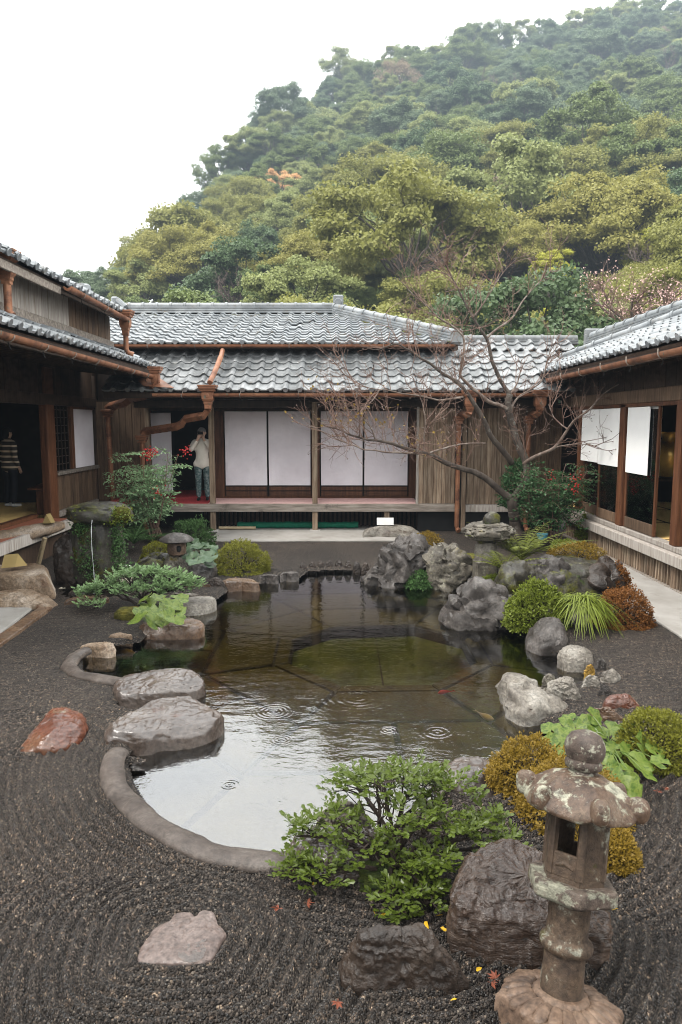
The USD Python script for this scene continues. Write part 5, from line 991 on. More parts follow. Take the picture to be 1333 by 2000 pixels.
put('body', worn(lathe([(.001, pz(1094)), (.14, pz(1094)), (.165, pz(1080)), (.15, pz(1066)), (.11, pz(1058)), (.001, pz(1058))], 20, (gx, gy, 0)), .01, 12), 'rock_pale', pg, smooth=40)
put('neck', worn(box((gx - .12, gy - .12, pz(1060)), (gx + .12, gy + .12, pz(1046)), .02), .008, 12), 'rock_moss', pg, smooth=35)
put('roof', lump((gx + .03, gy, pz(1038)), (.31, .28, .12), 51, .26, 2.4), 'rock_lichen', pg, smooth=40)
put('finial', lump((gx + .07, gy, pz(1020)), (.11, .1, .14), 52, .15, 2., 3), 'rock_moss', pg, smooth=40)

# ---------------------------------------------------------------- small things
wd = lab(put('sign_block', (lambda a, b: (np.vstack([a, b]), np.array([[0, 2, 1], [3, 4, 5], [0, 1, 4], [0, 4, 3], [1, 2, 5], [1, 5, 4], [2, 0, 3], [2, 3, 5]])))(
    np.array([G(2, 1110, .38), G(18, 1108, .38) + [.04, .05, 0], G(10, 1108, .38) + [.0, .0, .17]]) , np.array([G(2, 1110, .38), G(18, 1108, .38) + [.04, .05, 0], G(10, 1108, .38) + [0, 0, .17]]) + [.17, .03, .01]), 'gold_paint'), 'gilded wooden wedge block lying on the big tan step stone', 'sign block')
lgp = curve([A(-60, 1068, 10.5), A(0, 1052, 10.95), A(50, 1042, 11.35), A(95, 1032, 11.75), A(122, 1026, 12.0)], 30)
lgv, lgf = tube(lgp, .13 * (1 + .4 * (noise(lgp * 3, 4) - .5)) * np.r_[np.ones(26), .95, .9, .8, .6], 14, flat=.85)
lg = thing('log_bench', 'weathered split log laid as a step along the open room at the left', 'log')
put('log', worn((lgv, lgf), .03, 7), 'rock_tan', lg, smooth=45)
put('prop', beam(G(75, 1102, .0), A(88, 1050, 11.4), .06, .06), 'bamboo', lg); put('prop', beam(G(-40, 1130, .0), A(-20, 1060, 10.8), .07, .07), 'bamboo', lg)
wp = A(90, 1022, 11.6)
lab(put('sign_block', (np.array([wp + [-.05, -.02, 0], wp + [.08, .0, 0], wp + [.01, .0, .15], wp + [-.03, .12, 0], wp + [.1, .13, 0], wp + [.03, .12, .15]]), np.array([[0, 1, 2], [3, 5, 4], [0, 3, 4], [0, 4, 1], [1, 4, 5], [1, 5, 2], [2, 5, 3], [2, 3, 0]])), 'gold_paint'), 'gilded wooden wedge block standing on the split log', 'sign block')
cc = A(753, 1029, ROCKS['r14'][0][:, 1].mean() - .05); cb = ROCKS['r14'][0][:, 2].max()
lab(put('card', beam([cc[0] - .17, cc[1], cb + .08], [cc[0] + .17, cc[1], cb + .08], .02, .15, up=(0, .3, 1), bev=.003), 'white_card'), 'blank white card propped on the far stone step', 'card')
gn = []
for x0, x1 in ((465, 610), (618, 700)):
    p = curve([A(x, 1036 + 2 * math.sin(x * .1), 15.35) for x in np.linspace(x0, x1, 6)], 40); p[:, 2] = .10
    gn.append(worn(tube(p, .085 * (1 + .25 * (noise(p * 5, 1) - .5)), 12, flat=.8), .02, 12))
lab(put('rolled_net', cat(*gn), 'green_net', smooth=50), 'rolled green netting stored on the concrete under the veranda', 'net')
lab(put('bamboo_pole', tube(curve([A(428, 1036, 15.1), A(460, 1037, 15.1), A(500, 1038, 15.1)], 8) * [1, 1, 0] + [0, 0, .07], .035, 10), 'bamboo', smooth=50), 'cut bamboo pole lying beside the rolled green netting', 'pole')
bx = A(1072, 1042, 12.3)
bt = thing('planter_tub', 'light blue plastic tub half hidden under the right hand leafy shrub', 'tub')
put('body', lathe(np.array([(.001, -.1), (.15, -.1), (.19, .07), (.2, .08), (.2, .1), (.175, .1), (.14, -.06), (.001, -.06)]) * .5, 24, bx + [-.02, .3, -.1]), 'blue_plastic', bt, smooth=40)
def fish(px, py, L, yaw, mat_, label, z=WATER_Z - .05):
    t = np.linspace(0, 1, 14); c = G(px, py, z); w = np.array([.01, .045, .07, .085, .09, .088, .08, .068, .055, .042, .03, .02, .015, .012]) * L * 1.5
    bend = .06 * L * np.sin(t * 4); x = (t - .5) * L; d = np.array([math.cos(yaw), math.sin(yaw)]); e = np.array([-d[1], d[0]])
    p = np.column_stack([c[0] + x * d[0] + bend * e[0], c[1] + x * d[1] + bend * e[1], np.full(14, z)])
    k = thing('koi', label, 'fish'); put('body', tube(p, w, 12), mat_, k, smooth=True)
    q = p[-1]; back = np.array([*d, 0]); side = np.array([*e, 0])
    put('tail', (np.array([q - back * .03 * L, q + back * .2 * L + side * .11 * L, q + back * .13 * L, q + back * .2 * L - side * .11 * L, q + [0, 0, .012]]), np.array([[0, 2, 1], [0, 3, 2], [0, 1, 4], [0, 4, 3]])), mat_, k)
    for s in (-1, 1):
        b = p[4] + side * s * w[4] * .8; put('fin', (np.array([b, b + side * s * .09 * L + back * .06 * L, b + back * .1 * L, b + [0, 0, .008]]), np.array([[0, 1, 2], [0, 2, 3], [0, 3, 1]])), mat_, k)
M('koi_red', [(.6, .012, .01), (.7, .03, .02)], 9, rough=.3, spots=[((.7, .62, .55), 12, .66, .02)])
M('koi_pale', [(.55, .4, .28), (.7, .58, .45)], 9, rough=.3, spots=[((.55, .2, .08), 9, .62, .03)])
M('koi_tan', [(.25, .17, .08), (.34, .24, .12)], 9, rough=.3)
fish(870, 1352, .15, math.pi * .12, 'koi_red', 'bright red koi near the middle of the pond')
fish(948, 1398, .2, math.pi * .70, 'koi_pale', 'pale orange koi by the angular white boulder')
fish(243, 1272, .3, math.pi * .85, 'koi_tan', 'tan koi in the small left inlet of the pond')

# ---------------------------------------------------------------- trees on the hill
def branch(p0, p1, r0, r1, n=5, wig=.06, r=rng, k=5):
    p = p0 + (p1 - p0) * np.linspace(0, 1, n)[:, None]; L = np.linalg.norm(p1 - p0)
    p[1:-1] += r.normal(size=(n - 2, 3)) * wig * L
    return tube(p, np.linspace(r0, r1, n), k, cap=False)
def crown_tree(seed, R=4.5, Hc=5.5, trunk=3., lobes=16, leaves=260, leaf=.42, lobe=(1.1, 1.9), flat=.75, fill=1.):
    leaves, leaf = int(leaves * 1.55), leaf * .78
    """Parts of a broadleaf tree: trunk and limbs, and a crown of leaf clumps set on the limbs with gaps between."""
    r = np.random.default_rng(seed); wood, leaf_m = [], []
    base = np.zeros(3); fork = np.array([r.normal(0, .2), r.normal(0, .2), trunk])
    wood.append(branch(base - [0, 0, .8], fork, .05 * R + .1, .035 * R + .05, 5, .03, r, 7))
    P, D = [], []
    for k in range(lobes):
        u = (k + .5) / lobes; a = k * 2.399 + r.normal(0, .25); zen = math.acos(1 - 1.05 * u); rr = r.uniform(.72, 1.02)
        c = fork + np.array([math.sin(zen) * math.cos(a) * R * rr, math.sin(zen) * math.sin(a) * R * rr, (math.cos(zen) * rr) * Hc * .8 + .12 * Hc])
        s = r.uniform(*lobe) * R / 4.5
        mid = fork + (c - fork) * .55 + [0, 0, .1 * Hc]
        wood.append(branch(fork, mid, .02 * R, .011 * R, 4, .06, r)); wood.append(branch(mid, c, .011 * R, .004 * R, 4, .06, r))
        for q in range(4):                                                  # small puffs that make up the clump
            e = c + unit(r.normal(size=3) * [1, 1, .6]) * s * .62; wood.append(branch(c, e, .005 * R, .002 * R, 3, .05, r, 3))
            d = rand_dirs(int(leaves / 4 * fill), r); d[:, 2] = np.abs(d[:, 2]) * 1.1 - .28; d = unit(d)
            P.append(e + d * s * .62 * r.uniform(.35, 1.12, (len(d), 1)) ** .7 * [1, 1, flat]); D.append(d)
    P, D = np.vstack(P), np.vstack(D)
    U = unit(D + [0, 0, .5]); n = len(P); T = unit(r.normal(size=(n, 3))); x, y, z = frames(T, U)
    lf = scatter(LEAFW, P, x, y, z, leaf * r.uniform(.7, 1.3, n))
    return cat(*wood), lf
def twig_tree(seed, R=4., Hc=5., trunk=2.5, n1=9, n2=7, n3=7, leafn=0):
    r = np.random.default_rng(seed); w, t, tips = [], [], []
    fork = np.array([0, 0, trunk]); w.append(branch(np.array([0, 0, -.8]), fork, .22, .16, 4, .04, r, 6))
    for i in range(n1):
        a = i * 2.4 + r.normal(0, .3); e = fork + np.array([math.cos(a) * R * r.uniform(.4, .7), math.sin(a) * R * r.uniform(.4, .7), Hc * r.uniform(.45, .85)]); w.append(branch(fork, e, .09, .04, 5, .07, r))
        for j in range(n2):
            s = fork + (e - fork) * r.uniform(.45, 1); q = s + unit((e - fork) * .3 + r.normal(size=3) * [1, 1, .7] + [0, 0, .5]) * r.uniform(.8, 1.7) * R / 4; t.append(branch(s, q, .03, .015, 3, .08, r, 3))
            for k in range(n3):
                s2 = s + (q - s) * r.uniform(.3, 1); q2 = s2 + unit((q - s) * .4 + r.normal(size=3) + [0, 0, .4]) * r.uniform(.4, .9); t.append(branch(s2, q2, .014, .006, 3, .06, r, 3)); tips.append(q2)
    return cat(*w), cat(*t), np.array(tips)
KINDS = {}
def kind_tree(key, wood, leaf_, mats, label, grp, loc=(0, -200, -60), extra=None):
    """the first tree of a kind: later copies refer to it"""
    t = thing('hill_tree', label, 'tree', grp, loc=(0, 0, 0)); put('trunk', wood, mats[0], t, smooth=60); put('crown', leaf_, mats[1], t)
    if extra is not None: put('twigs', extra[0], extra[1], t)
    KINDS[key] = [t, 0]; return t
big = dict(R=5.2, Hc=6., trunk=3.5, lobes=24, leaves=700, leaf=.27, lobe=(1.0, 1.6))
kinds_def = [
 ('camphor', crown_tree(1, **big), 'hill_camphor'), ('camphor2', crown_tree(2, **{**big, 'R': 4.6, 'lobes': 18}), 'hill_camphor_pale'),
 ('green', crown_tree(3, 4.6, 5.5, 3., 22, 620, .26, (1.1, 1.7)), 'hill_green'), ('green2', crown_tree(4, 4.0, 6.2, 3., 20, 620, .25, (1., 1.5)), 'hill_green'),
 ('dark', crown_tree(5, 4.0, 5.4, 2.6, 20, 640, .24, (1.1, 1.6)), 'hill_dark'), ('dark2', crown_tree(6, 4.6, 5., 2.6, 22, 620, .26, (1., 1.5)), 'hill_dark'),
 ('giant', crown_tree(12, 6.5, 6.6, 4.2, 64, 760, .23, (.8, 1.25)), 'hill_giant'), ('blue', crown_tree(7, 4.4, 5.2, 3., 22, 620, .27, (1.1, 1.6)), 'hill_blue'), ('yellow', crown_tree(8, 3.4, 5., 2.2, 26, 340, .2, (.7, 1.1), .45), 'hill_yellow'),
 ('orange', crown_tree(9, 3.6, 4., 2.5, 16, 260, .22, (.8, 1.3), .5), 'hill_orange'), ('brown', crown_tree(10, 4., 4.6, 2.5, 18, 300, .21, (1., 1.5)), 'hill_brown')]
words = dict(giant='huge olive camphor like tree', camphor='olive green round crowned broadleaf tree', camphor2='pale olive billowing broadleaf tree', green='mid green domed tree', green2='mid green tall crowned tree', dark='dark evergreen tree with dense crown', dark2='dark evergreen spreading tree',
             blue='hazy blue green tree', yellow='bright yellow green layered tree', orange='orange leaved autumn tree', brown='brownish thinning tree', bare='bare pinkish grey twiggy tree')
words2 = {k: (w + ' in the mass on the forested hillside', w + 's massed on the hillside') for k, w in words.items()}
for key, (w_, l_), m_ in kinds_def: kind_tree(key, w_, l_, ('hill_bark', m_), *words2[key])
_bw, _bt, _tips = twig_tree(20)
_t = thing('hill_tree', words2['bare'][0], 'tree', words2['bare'][1], loc=(0, 0, 0)); put('trunk', _bw, 'pale_bark', _t, smooth=60); put('crown', _bt, 'hill_twig', _t); KINDS['bare'] = [_t, 0]
def plant(key, p, s, rz, label=None, grp=None, sink=.3):
    m = mat4((p[0], p[1], p[2] - sink), rz, s); src, n = KINDS[key]; KINDS[key][1] += 1
    if n == 0:
        UsdGeom.Xformable(src).ClearXformOpOrder(); UsdGeom.Xformable(src).MakeMatrixXform().Set(m)
        if label: lab(src, label)
        if label and not grp: src.ClearCustomDataByKey('group')
        if grp: lab(src, None, None, grp)
        return src
    c = copy_of(src, m, 'hill_tree', label or words2[key][0], 'tree', grp or (None if label else words2[key][1]))
    return c
hr_ = np.random.default_rng(77)
# trees one can name, set where their crowns show: (kind, crown centre px, py, distance, crown radius in px, label)
first = [('green', 470, 330, 0, 0, 0)]
named = [('giant', 1175, 430, 74, 205, 'huge olive camphor like tree spreading above the right roof'), ('giant', 975, 470, 72, 125, 'broad olive tree left of the huge spreading one'),
 ('giant', 620, 500, 70, 118, 'billowing olive tree right behind the main roof, left of centre'), ('giant', 775, 465, 84, 100, 'pale olive tree in the middle behind the bare garden tree'),
 ('green2', 800, 560, 56, 75, 'rounded mid green tree just behind the roof ridge end'), ('yellow', 1070, 505, 54, 62, 'yellow green layered tree behind the bare garden tree top'), ('yellow', 1095, 600, 42, 50, 'bright yellow green bush just above the roof near the right wing'),
 ('giant', 385, 490, 88, 105, 'big olive tree at the left end of the forest above the roof ridge'), ('camphor2', 275, 545, 84, 62, 'hazy olive tree above the left end of the ridge'), ('blue', 160, 555, 100, 60, 'pale distant tree low beside the left wing roof'), ('blue', 225, 545, 96, 45, 'pale distant tree between left wing roof and main ridge'),
 ('dark', 500, 470, 92, 60, 'dark evergreen between two olive trees above the ridge'), ('green', 1165, 590, 52, 75, 'mid green tree right of the bright yellow bush'), ('green2', 1000, 590, 60, 70, 'rounded green tree right behind the middle of the bare branches'), ('yellow', 1290, 470, 66, 60, 'flat layered yellow green tree at the right edge'),
 ('bare', 1275, 500, 60, 70, 'bare twiggy tree at the right edge below the layered one'), ('bare', 460, 570, 66, 55, 'bare brown twiggy tree just above the ridge'), ('orange', 545, 345, 150, 48, 'pale orange tree glowing on the hill, left of centre'), ('orange', 862, 345, 140, 55, 'bright orange tree in the middle of the hill'), ('orange', 915, 312, 150, 50, 'faded orange tree above the bright one'),
 ('orange', 1168, 275, 150, 42, 'faded orange tree high above the huge olive tree'), ('orange', 1325, 375, 110, 26, 'orange tree cut by the right edge of the picture'), ('bare', 970, 225, 205, 55, 'bare pale trunked tree high on the hill'), ('camphor2', 620, 235, 215, 75, 'large hazy olive tree on the upper left slope'), ('camphor2', 820, 235, 210, 70, 'hazy olive tree high in the middle of the slope'),
 ('camphor2', 1090, 235, 190, 70, 'hazy rounded tree high on the right slope'), ('brown', 1040, 655, 40, 45, 'thin brownish tree just above the roof by the bare garden tree'), ('brown', 1110, 650, 40, 40, 'brown reedy tree above the roof valley on the right'), ('green', 690, 575, 58, 60, 'mid green tree low behind the middle of the ridge'), ('green2', 920, 560, 60, 60, 'mid green tree behind the upper branches of the bare tree')]
taken = []
Rk = dict(giant=7.4, camphor=6.3, camphor2=5.7, green=5.7, green2=5.1, dark=5.1, dark2=5.7, blue=5.5, yellow=4.3, orange=4.5, brown=5., bare=4.2)
Ht = dict(giant=8., camphor=7., camphor2=7., green=6., green2=6.4, dark=5.4, dark2=5.2, blue=6., yellow=5., orange=5., brown=5., bare=5.)
for key, px, py, Y, rp, label in named:
    if Y >= 105:                                                             # stand it where the sight line meets the slope
        d_ = ray(px, py); ts = np.linspace(60, 420, 720); pp = E0 + ts[:, None] * d_; hit = np.nonzero(pp[:, 2] < hill_z(pp[:, 0], pp[:, 1]) + 7.)[0]
        if len(hit): Y = float(pp[hit[0], 1])
    c = A(px, py, Y); s = rp * Y / FOC / Rk[key]; hz = float(hill_z(c[0], c[1])); zb = c[2] - Ht[key] * s
    if zb > hz + .5 and Y > 60: s *= min(1.4, (c[2] - hz) / (Ht[key] * s) * .5 + .5); zb = c[2] - Ht[key] * s
    plant(key, (c[0], c[1], min(zb, hz + 7)), s, hr_.uniform(0, 6.28), label); taken.append((c[0], c[1], rp * Y / FOC * .9)); q_ = 1 - (rp * Y / FOC * 1.1) / np.hypot(c[0], c[1]); taken.append((c[0] * q_, c[1] * q_, rp * Y / FOC * .8))
    if zb > hz + 1.: pass
# a blossom tree above the right roof
_w, _tw, _tp = twig_tree(33, 3.2, 3.6, 1.5, 10, 7, 7); bl = A(1255, 590, 32)
bt_ = thing('blossom_tree', 'pale pink blossoming tree above the right wing roof', 'tree'); off = np.array([bl[0], bl[1], bl[2] - 3.6])
put('trunk', (_w[0] + off, _w[1]), 'pale_bark', bt_); put('twigs', (_tw[0] + off, _tw[1]), 'twig', bt_)
_bp = np.repeat(_tp, 2, 0) + hr_.normal(0, .07, (len(_tp) * 2, 3)) + off; put('blossom', leafs(_bp, rand_dirs(len(_bp), hr_), .09, LEAFW, .8, hr_), 'hill_blossom', bt_)
# the rest of the forest: nearest three hundred as single trees, the others as one mass
def forest():
    r = hr_; out = []
    for rad0, rad1, step in ((36, 60, 5.), (60, 110, 6.8), (110, 200, 8.8), (200, 470, 10.)):
        rr = rad0
        while rr < rad1:
            az = -.62
            while az < .60:
                a = az + r.normal(0, step * .22 / rr); q = rr + r.normal(0, step * .25); out.append((q * math.sin(a), q * math.cos(a))); az += step / rr
            rr += step * .86
    return np.array(out)
fp = forest(); fz = hill_z(fp[:, 0], fp[:, 1]); fr_ = np.hypot(fp[:, 0], fp[:, 1]); faz = np.arctan2(fp[:, 0], fp[:, 1])
fR = np.interp(faz, _saz, _sr); fpx, fpy, fzc = project(np.column_stack([fp, fz + 5]))
keep_ = (fr_ < fR + 12) & (fpx > -140) & (fpx < 1480)
for tx, ty, tr_ in taken: keep_ &= np.hypot(fp[:, 0] - tx, fp[:, 1] - ty) > tr_ * .8
keep_ &= ~((fr_ < 75) & (fpx < 230))
fp, fz, fr_, fpx, fpy = fp[keep_], fz[keep_], fr_[keep_], fpx[keep_], fpy[keep_]
order = np.argsort(fr_); fm = fbm(np.column_stack([fp / 26, fp[:, :1] * 0]), 3, 4)
def pick(i):
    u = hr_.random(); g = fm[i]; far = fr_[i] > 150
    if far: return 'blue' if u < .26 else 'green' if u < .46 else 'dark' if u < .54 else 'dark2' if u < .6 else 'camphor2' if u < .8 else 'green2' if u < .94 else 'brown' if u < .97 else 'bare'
    if g > .55: return 'camphor' if u < .5 else 'camphor2' if u < .75 else 'green2' if u < .93 else 'yellow'
    return 'green' if u < .2 else 'dark' if u < .3 else 'green2' if u < .5 else 'dark2' if u < .58 else 'camphor' if u < .82 else 'brown' if u < .88 else 'camphor2' if u < .95 else 'bare' if u < .975 else 'orange'
singles, mass = [], []
for c_, i in enumerate(order):
    key = pick(i); s = float(np.clip(np.exp(hr_.normal(-.12, .3)), .5, 1.6)) * (.76 if fr_[i] < 60 else 1.1 if fr_[i] < 110 else 1.3); s *= np.interp(fpx[i], [150, 420], [.5, 1.]) if fr_[i] < 150 else 1.; p = (fp[i, 0], fp[i, 1], fz[i])
    zone = 'just behind the roofs' if fr_[i] < 58 else 'on the lower slope' if fr_[i] < 82 else 'on the middle slope' if fr_[i] < 112 else 'higher up the slope'; side = 'left part' if fpx[i] < 480 else 'middle part' if fpx[i] < 900 else 'right part'
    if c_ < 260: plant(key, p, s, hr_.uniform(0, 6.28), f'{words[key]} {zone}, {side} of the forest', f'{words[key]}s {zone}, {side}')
    else: mass.append((key, p, s, hr_.uniform(0, 6.28)))
pi = UsdGeom.PointInstancer.Define(stage, '/World/forest'); lab(pi.GetPrim(), 'dense mixed evergreen forest covering the upper hill to its skyline', 'forest', kind='stuff')
pk = list(KINDS); rel = pi.CreatePrototypesRel()
for k in pk:
    q = UsdGeom.Xform.Define(stage, f'/World/forest/{k}_tree'); q.GetPrim().GetReferences().AddInternalReference(KINDS[k][0].GetPath())
    q.ClearXformOpOrder(); q.MakeMatrixXform().Set(Gf.Matrix4d(1.)); rel.AddTarget(q.GetPath())
    for kk in ('label', 'category', 'group'): q.GetPrim().SetCustomDataByKey(kk, '')
pi.CreateProtoIndicesAttr(Vt.IntArray([pk.index(m[0]) for m in mass])); pi.CreatePositionsAttr(Vt.Vec3fArray([Gf.Vec3f(m[1][0], m[1][1], m[1][2] - .3) for m in mass]))
pi.CreateScalesAttr(Vt.Vec3fArray([Gf.Vec3f(m[2], m[2], m[2] * 1.) for m in mass])); pi.CreateOrientationsAttr(Vt.QuathArray([Gf.Quath(math.cos(m[3] / 2), 0, 0, math.sin(m[3] / 2)) for m in mass]))

# ---------------------------------------------------------------- the bare maple
def maple():
    r = np.random.default_rng(21); Y0 = 13.1
    T = thing('maple_tree', 'bare maple with lichened crooked trunk and reddish twigs in front of the far house', 'tree')
    S = lambda pts: np.array([A(x, y, Y0 + dy) for x, y, dy in pts])
    limbs = [  # (trunk-ward first, in picture places with their depth), start and end radius
     ([(1010,1052,0),(1007,1025,0),(1004,990,-.05),(1002,972,-.05)], .15, .135),
     ([(1002,975,-.05),(985,965,-.1),(958,941,-.2),(924,921,-.35),(884,909,-.5),(836,887,-.7),(803,879,-.8),(762,865,-.9),(715,858,-1.),(681,847,-1.1),(631,830,-1.2)], .1, .012),
     ([(836,887,-.7),(790,885,-.6),(755,883,-.5),(711,877,-.5),(654,854,-.4),(602,830,-.4)], .035, .006),
     ([(1002,975,-.05),(1018,955,.05),(1030,930,.1),(1028,905,.1),(1018,880,.15),(1005,845,.2),(996,810,.2),(993,790,.2),(996,770,.2)], .11, .075),
     ([(996,770,.2),(978,742,.25),(961,702,.3),(951,661,.3),(924,621,.35),(904,580,.4),(893,560,.4),(868,510,.45),(852,470,.5)], .06, .01),
     ([(1000,905,.05),(982,880,-.1),(958,850,-.2),(944,817,-.3),(927,790,-.35),(914,769,-.4),(887,742,-.5),(860,725,-.5),(843,711,-.55),(809,690,-.6),(770,672,-.7),(742,682,-.75),(715,678,-.8)], .085, .008),
     ([(995,803,.2),(975,790,.1),(958,786,0),(924,759,-.1),(900,732,-.15),(905,700,-.2),(906,661,-.2),(894,644,-.25),(866,627,-.3),(829,593,-.4),(809,577,-.45),(785,550,-.5)], .055, .008),
     ([(906,661,-.2),(893,640,-.1),(880,655,0)], .02, .006),
     ([(951,661,.3),(975,640,.35),(1000,622,.4),(1020,590,.5),(1045,560,.6),(1080,525,.7)], .035, .006),
     ([(924,621,.35),(940,600,.2),(965,560,.1),(985,530,.1),(1010,505,.1)], .025, .005),
     ([(996,770,.2),(1012,745,.3),(1018,725,.3),(1022,715,.3)], .03, .008), ([(1000,800,.2),(1020,770,.4),(1058,745,.5),(1070,705,.5),(1080,670,.5),(1085,640,.5)], .03, .005),
     ([(1024,906,.1),(1050,890,-.1),(1084,874,-.3),(1110,838,-.5),(1123,821,-.6),(1155,797,-.7),(1174,774,-.8),(1206,752,-.9),(1232,736,-1.)], .055, .008),
     ([(1084,874,-.3),(1115,868,-.5),(1140,868,-.6),(1180,878,-.8)], .02, .004), ([(1110,838,-.5),(1085,818,-.3),(1072,790,-.2)], .02, .005),
     ([(830,885,-.7),(829,850,-.75),(832,820,-.8),(828,800,-.8),(820,770,-.8)], .028, .006), ([(735,860,-.9),(727,840,-1),(708,812,-1.),(690,790,-1.1)], .022, .004),
     ([(950,866,-.2),(920,866,-.3),(880,872,-.5),(840,885,-.7)], .02, .02), ([(905,775,-.4),(890,778,-.5),(860,782,-.5),(830,775,-.6),(790,768,-.7),(740,760,-.8),(690,752,-.9)], .03, .005),
     ([(742,760,-.8),(720,790,-.9),(690,800,-1.),(650,790,-1.)], .014, .004), ([(893,560,.4),(880,540,.4),(862,530,.3),(845,515,.2)], .014, .004)]
    twig_v, twig_r, ends = [], [], []
    def grow(p, d, L, rad, depth):
        n = 3 if depth else 4; pts = [p]; q = p.copy()
        for _ in range(n):
            d = unit(d + r.normal(0, .16, 3) + [0, 0, .06]); q = q + d * L / n; pts.append(q.copy())
        twig_v.append((pts, rad)); ends.append(q)
        if depth > 0:
            for _ in range(r.integers(2, 5)):
                k = r.integers(1, n + 1); grow(pts[k], unit(d + r.normal(0, .55, 3)), L * r.uniform(.45, .75), rad * .62, depth - 1)
    for i, (pts, r0, r1) in enumerate(limbs):
        p = curve(S(pts), 10 + 4 * len(pts)); p += (fbm(p * 5, 3, i)[:, None] - .5) * .05 * np.linspace(.4, 1, len(p))[:, None]
        r0, r1 = r0 * .68, r1 * .8; rr = np.linspace(r0 ** .8, r1 ** .8, len(p)) ** 1.25 * (1 + .16 * (noise(p * 16, i) - .5))
        if i == 0: rr[:8] *= np.linspace(1.5, 1.05, 8)
        put('trunk' if i == 0 else 'limb', tube(p, rr, 10), 'bark' if r0 > .04 else 'pale_bark', T, smooth=True)
        if i == 0: continue
        L = np.linalg.norm(np.diff(p, axis=0), axis=1).sum(); m = int(L * (6. if i not in (12,) else 5)) + 3; t = np.gradient(p, axis=0)
        for k in range(m):
            j = int((r.uniform(.3 if r0 > .05 else .1, 1.) if i != 12 else r.uniform(.5, 1)) * (len(p) - 1)); j = min(j, len(p) - 1)
            d = unit(unit(t[j]) * .6 + r.normal(0, .5, 3) + [0, 0, .42]); sz = r.uniform(.25, .7) * (1. if i != 12 else .6)
            grow(p[j], d, sz, .0075 * (.6 + sz), 2)
    V = cat(*[tube(np.array(q), np.linspace(w, w * .45, len(q)), 3, cap=False) for q, w in twig_v])
    put('twigs', V, 'twig', T)
    e = np.array(ends); e = e[r.random(len(e)) < .35]
    put('dry_leaves', leafs(e[r.random(len(e)) < .35], np.tile([0, 0, -1.], (int((r.random(1) * 0).sum()) or 1, 1)) if False else rand_dirs(1, r)[0] * np.ones((1, 3)), .05, LEAFW, .9, r) if False else (lambda q: leafs(q, rand_dirs(len(q), r), .05, LEAFW, .5, r))(e[:140]), 'leaf_orange', T)
    put('buds', (lambda q: scatter((np.array([[1, 0, 0], [-1, 0, 0], [0, 1, 0], [0, -1, 0], [0, 0, 1], [0, 0, -1.]]), np.array([[0, 2, 4], [2, 1, 4], [1, 3, 4], [3, 0, 4], [2, 0, 5], [1, 2, 5], [3, 1, 5], [0, 3, 5]])), q, *[np.tile(v, (len(q), 1)) for v in np.eye(3)], np.full(len(q), .011)))(e[140:]), 'pale_bark', T)
maple()

# ---------------------------------------------------------------- shrubs and plants
def rosette(r, n=6, L=1., spread=1.):
    """a whorl of leaves at a twig's end, as one template"""
    P = np.zeros((n, 3)); a = np.arange(n) * 2.4 + r.uniform(0, 6); up = r.uniform(.25, .8, n) / spread
    return P, np.column_stack([np.cos(a), np.sin(a), up])
def dome_shrub(name, label, c, rx, ry, h, mat_, n, leaf, tpl=LEAF4, seed=1, lumps=7, whorl=5, catg='shrub', group=None, dark='dark_stem', rough_=.3):
    """A clipped bush: twig ends over a lumpy dome, each with a whorl of leaves, over dark twigs."""
    r = np.random.default_rng(seed); t = thing(name, label, catg, group); c = np.asarray(c, float)
    d = rand_dirs(n, r); d[:, 2] = np.abs(d[:, 2]) * 1.1 - .25; d = unit(d); bump_ = 1 + rough_ * 2 * (fbm(d * 2.3 + seed * 3.1, 3, seed) - .5) + r.normal(0, .035, n) - .22 * r.random(n) ** 3
    P = c + d * bump_[:, None] * [rx, ry, h]; P[:, 2] = np.maximum(P[:, 2], c[2] + .01)
    Q = np.repeat(P, whorl, 0); D = np.repeat(d * [1, 1, 1.2], whorl, 0) * .9 + r.normal(0, .75, (len(Q), 3))
    Q += r.normal(0, leaf * .35, Q.shape)
    put('foliage', leafs(Q, D, leaf, tpl, .1, r, up=np.repeat(d, whorl, 0) * .6 + [0, 0, .5]), mat_, t)
    tw = [branch(c + r.normal(0, .12, 3) * [rx, ry, 0] - [0, 0, .03], c + rand_dirs(1, r)[0] * [rx * .8, ry * .8, 0] + [0, 0, h * r.uniform(.35, .8)], .012 * h / .4, .004, 4, .08, r, 4) for _ in range(26)]
    put('stems', cat(*tw), dark, t)
    return t
def spot(px, py, z=0.): return G(px, py, z)
def dome_from_px(l, r_, t_, b_, ratio=.85, z0=0.):
    base = G((l + r_) / 2, b_, z0); sc_ = FOC / (base[1] * math.cos(PITCH)); rx = (r_ - l) / 2 / FOC * np.linalg.norm(base - E0); ry = rx * ratio
    c = base + [0, ry * .9, 0]; h = A((l + r_) / 2, t_, c[1])[2] - z0 - .0; return c, rx, ry, max(h, .08)
def azalea(lrtb, mat_, label, seed, n=1500, leaf=.026, z0=0., ratio=.85, name='azalea_bush', **kw):
    c, rx, ry, h = dome_from_px(*lrtb, ratio=ratio, z0=z0)
    return dome_shrub(name, label, c, rx, ry, h, mat_, n, leaf, seed=seed, **kw)
azalea((412, 522, 1060, 1124), 'leaf_azalea', 'round clipped golden green azalea beside the small lantern at the far pond edge', 1, 2300, .03)
azalea((798, 872, 1040, 1085), 'leaf_orange', 'small yellow orange azalea behind the slanting grey rock', 2, 1200, .03)
azalea((1183, 1282, 1146, 1230), 'leaf_rust', 'rust brown clipped azalea at the right end of the planted mound', 3, 2400, .026)
azalea((1000, 1118, 1142, 1234), 'leaf_lime', 'lime green clipped shrub between grey water rock and arching grass', 4, 1900, .038, tpl=LEAF, ratio=.8)
